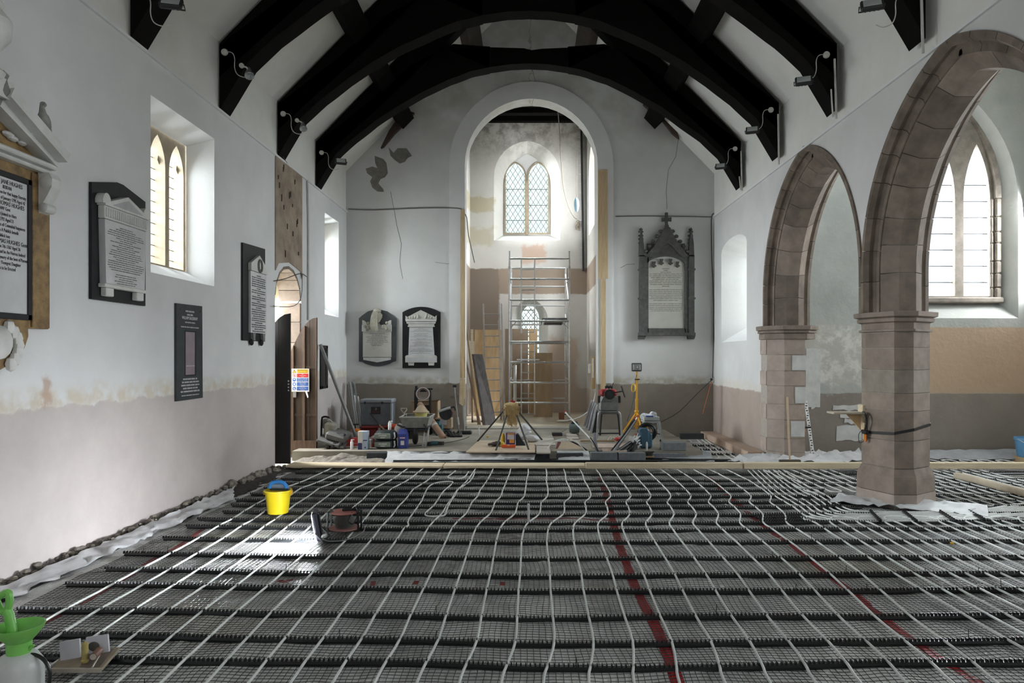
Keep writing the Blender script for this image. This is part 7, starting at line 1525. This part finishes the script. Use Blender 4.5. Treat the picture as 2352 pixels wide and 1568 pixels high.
for pts, lab, y in (([(139, 1517), (184, 1509), (182, 1467), (136, 1475)], 'white foil packet standing on the mixing board, nearer the sprayer', 3.74), ([(201, 1506), (250, 1496), (247, 1457), (197, 1464)], 'white foil packet with a round dark mark on the mixing board', 3.84)):
    t = thing('foil_packet', lab, 'packet', P((pts[0][0]+pts[1][0])/2, pts[0][1], y)); MB().extr([P(a, b, y+(pts[0][1]-b)*.0012) for a, b in pts], (0, .012, 0)).build('pack', foil, t)
    if 'round' in lab: c = P(219, 1482, y+.02); MB().extr([c+V((.032*math.cos(2*math.pi*i/20), -.012, .027*math.sin(2*math.pi*i/20))) for i in range(20)], (0, -.003, 0)).build('round_mark', M('mark_grey', (.13, .125, .11), .6), t)
tbx = thing('filler_tube', 'yellowish tube standing between the two foil packets', 'tube', P(193, 1518, 3.76)); a = P(195, 1519, 3.74); MB().lathe([(.016, 0), (.02, .012), (.014, .02), (.0165, .04), (.0165, .105), (.003, .115)], V((a.x, a.y, .078)), 12).build('body', M('tube_yellow', (.52, .42, .15), .6, scale=12), tbx, 40)
rol = thing('tape_roll', 'rusty brown roll lying before the marked packet', 'roll', P(216, 1508, 3.72)); a, b = P(214, 1508, 3.72), P(230, 1492, 3.80); dq = (b-a).normalized().to_track_quat('Z', 'Y').to_matrix(); MB().lathe([(.013, 0), (.02, 0), (.02, .075), (.013, .075)], a, 14, dq).build('roll', M('roll_brown', (.22, .10, .06), .6, (.14, .07, .045), scale=12), rol, 40); MB().lathe([(.001, -.002), (.017, -.002), (.017, .004), (.001, .004)], a, 12, dq).build('end', M('roll_end', (.58, .52, .45), .7), rol)
tub(None, 'stirring_stick', [FL(212, 1532, .085), FL(232, 1498, .095)], .005, M('pale_wood', (.48, .45, .38), .6), 6, label='thin wooden stick lying on the mixing board', cat='stick')
# yellow bucket with blue float
yb3 = thing('bucket', 'bright yellow bucket standing on the pipes', 'bucket', FL(637, 1181, .05)); c = FL(630, 1183, .05); c = V((c.x, c.y+.11, .05))
MB().lathe([(.10, 0), (.108, .005), (.135, .235), (.148, .24), (.148, .255), (.130, .255), (.10, .012), (.001, .012)], c, 28).build('body', M('bucket_yellow', (.82, .66, .015), .4, (.76, .58, .012), scale=6), yb3, 40)
for s in (-1, 1): MB().bbox(c+V((s*.145, 0, .225)), (.02, .05, .05), .008).build('lug', M('bucket_orange', (.75, .40, .02), .5), yb3)
tf = thing('plastering_float', 'blue-handled plastering float stuck in the yellow bucket', 'float', c+V((0, 0, .26))); MB().bbox(c+V((.0, .03, .275)), (.21, .09, .035), .008, (-.9, 0, 0)).build('blade', M('float_grey', (.16, .20, .24), .6), tf)
tub(tf, 'handle', [c+V((a, -.0, b)) for a, b in ((-.095, .27), (-.075, .315), (-.04, .338), (.04, .338), (.075, .315), (.095, .27))], .02, M('float_blue', (.02, .18, .48), .45), 9, 3)
# glowing LED work light
wl = thing('work_light', 'switched-on LED work light standing on the netting, facing the monument wall', 'work light', FL(725, 1242, .04)); c = FL(725, 1240, .05); wy = math.radians(14)
Rw = Euler((0, math.radians(-9), wy)).to_matrix(); cc = V((c.x, c.y+.03, .185))
MB().bbox(cc, (.045, .20, .27), .015, Rw).build('housing', M('worklight_body', (.035, .03, .055), .5), wl)
em, nt, bs = nodes('led_panel'); bs.inputs['Emission Color'].default_value = (.93, .96, 1, 1); bs.inputs['Emission Strength'].default_value = 25
MB().bbox(cc+Rw @ V((-.025, 0, .0)), (.006, .165, .225), .003, Rw).build('led_panel', em, wl)
MB().bbox(cc+Rw @ V((.03, 0, .0)), (.02, .05, .2), .006, Rw).build('heat_sink', black, wl); tub(wl, 'stand', [cc+V((.02, -.11, -.05)), cc+V((.09, -.11, -.13)), cc+V((.09, .11, -.13)), cc+V((.02, .11, -.05))], .009, black, 7); tub(wl, 'lead', [cc+V((.03, -.03, -.1)), cc+V((.14, -.10, -.125)), cc+V((.30, -.02, -.13)), cc+V((.38, .25, -.12)), cc+V((.33, .4, -.09))], .006, M('lead_grey', (.2, .2, .2), .5), 6, 5)
ll = bpy.data.lights.new('led_beam', 'AREA'); ll.shape = 'RECTANGLE'; ll.size = .22; ll.size_y = .16; ll.energy = 26; ll.color = (.90, .94, 1.0)
lo_ = bpy.data.objects.new('led_beam', ll); col.objects.link(lo_); lo_.location = cc+Rw @ V((-.036, 0, .0)); lo_.rotation_euler = ((Rw @ V((-1, 0, -.42))).to_track_quat('-Z', 'Y')).to_euler()
# cable reel
cr = thing('cable_reel', 'extension cable reel with faded red flange in a black frame', 'cable reel', FL(790, 1218, .04)); c = FL(785, 1222, .05); c = V((c.x, c.y+.10, .045))
MB().lathe([(.02, 0), (.145, 0), (.145, .012), (.02, .012)], c+V((0, 0, .02)), 24).build('flange', M('flange_dusty', (.40, .20, .18), .7, (.3, .15, .14), scale=9), cr, 40); MB().lathe([(.02, 0), (.13, .02), (.135, .032), (.02, .03)], c+V((0, 0, .155)), 24).build('flange', M('flange_red', (.46, .16, .13), .6), cr, 40)
for k in range(8): MB().lathe([(.055, 0), (.105-.006*abs(k-3), .006), (.055, .013)], c+V((0, 0, .034+.0148*k)), 22).build('cable_turn', M('cable_dusty', (.22, .21, .20), .7), cr)
for s in (-1, 1): tub(cr, 'frame', [c+V((s*.15, -.06, .005)), c+V((s*.15, -.06, .19)), c+V((s*.15, .06, .19)), c+V((s*.15, .06, .005))], .010, black, 7)
tub(cr, 'crossbar', [c+V((-.15, -.06, .01)), c+V((.15, -.06, .01))], .010, black, 7); tub(cr, 'crossbar', [c+V((-.15, .06, .01)), c+V((.15, .06, .01))], .010, black, 7); tub(cr, 'grip', [c+V((-.02, 0, .20)), c+V((.10, 0, .205)), c+V((.15, 0, .19))], .014, black, 8, 2)
MB().lathe([(.03, 0), (.035, .02), (.02, .035)], c+V((-.13, -.02, .16)), 10).build('socket', M('socket_green', (.06, .09, .07), .5), cr); tub(cr, 'loose_lead', [c+V((.08, -.03, .2)), c+V((.12, -.05, .24)), c+V((.14, -.06, .15)), c+V((.10, -.08, .08)), c+V((.06, -.08, .12)), c+V((.09, -.06, .19))], .006, black, 6, 4)
mb = MB(); [mb.tube([c+V((-.22+.03*k, -.13+.03*math.cos(t*math.pi/5+k), .03+.03*math.sin(t*math.pi/5))) for t in range(11)], .006, 5) for k in range(4)]; mb.build('lead_coil', cabl, None, True, label='small coil of dark lead between the work light and the cable reel', cat='cable')
mb = MB(); mb.ball(FL(2187, 1247, .03), .02, .02, .012, 8); mb.build('yellow_clip', M('can_yellow', (.75, .45, .03), .45), None, True, label='tiny yellow clip on the floor beyond the pillar loops', cat='clip')
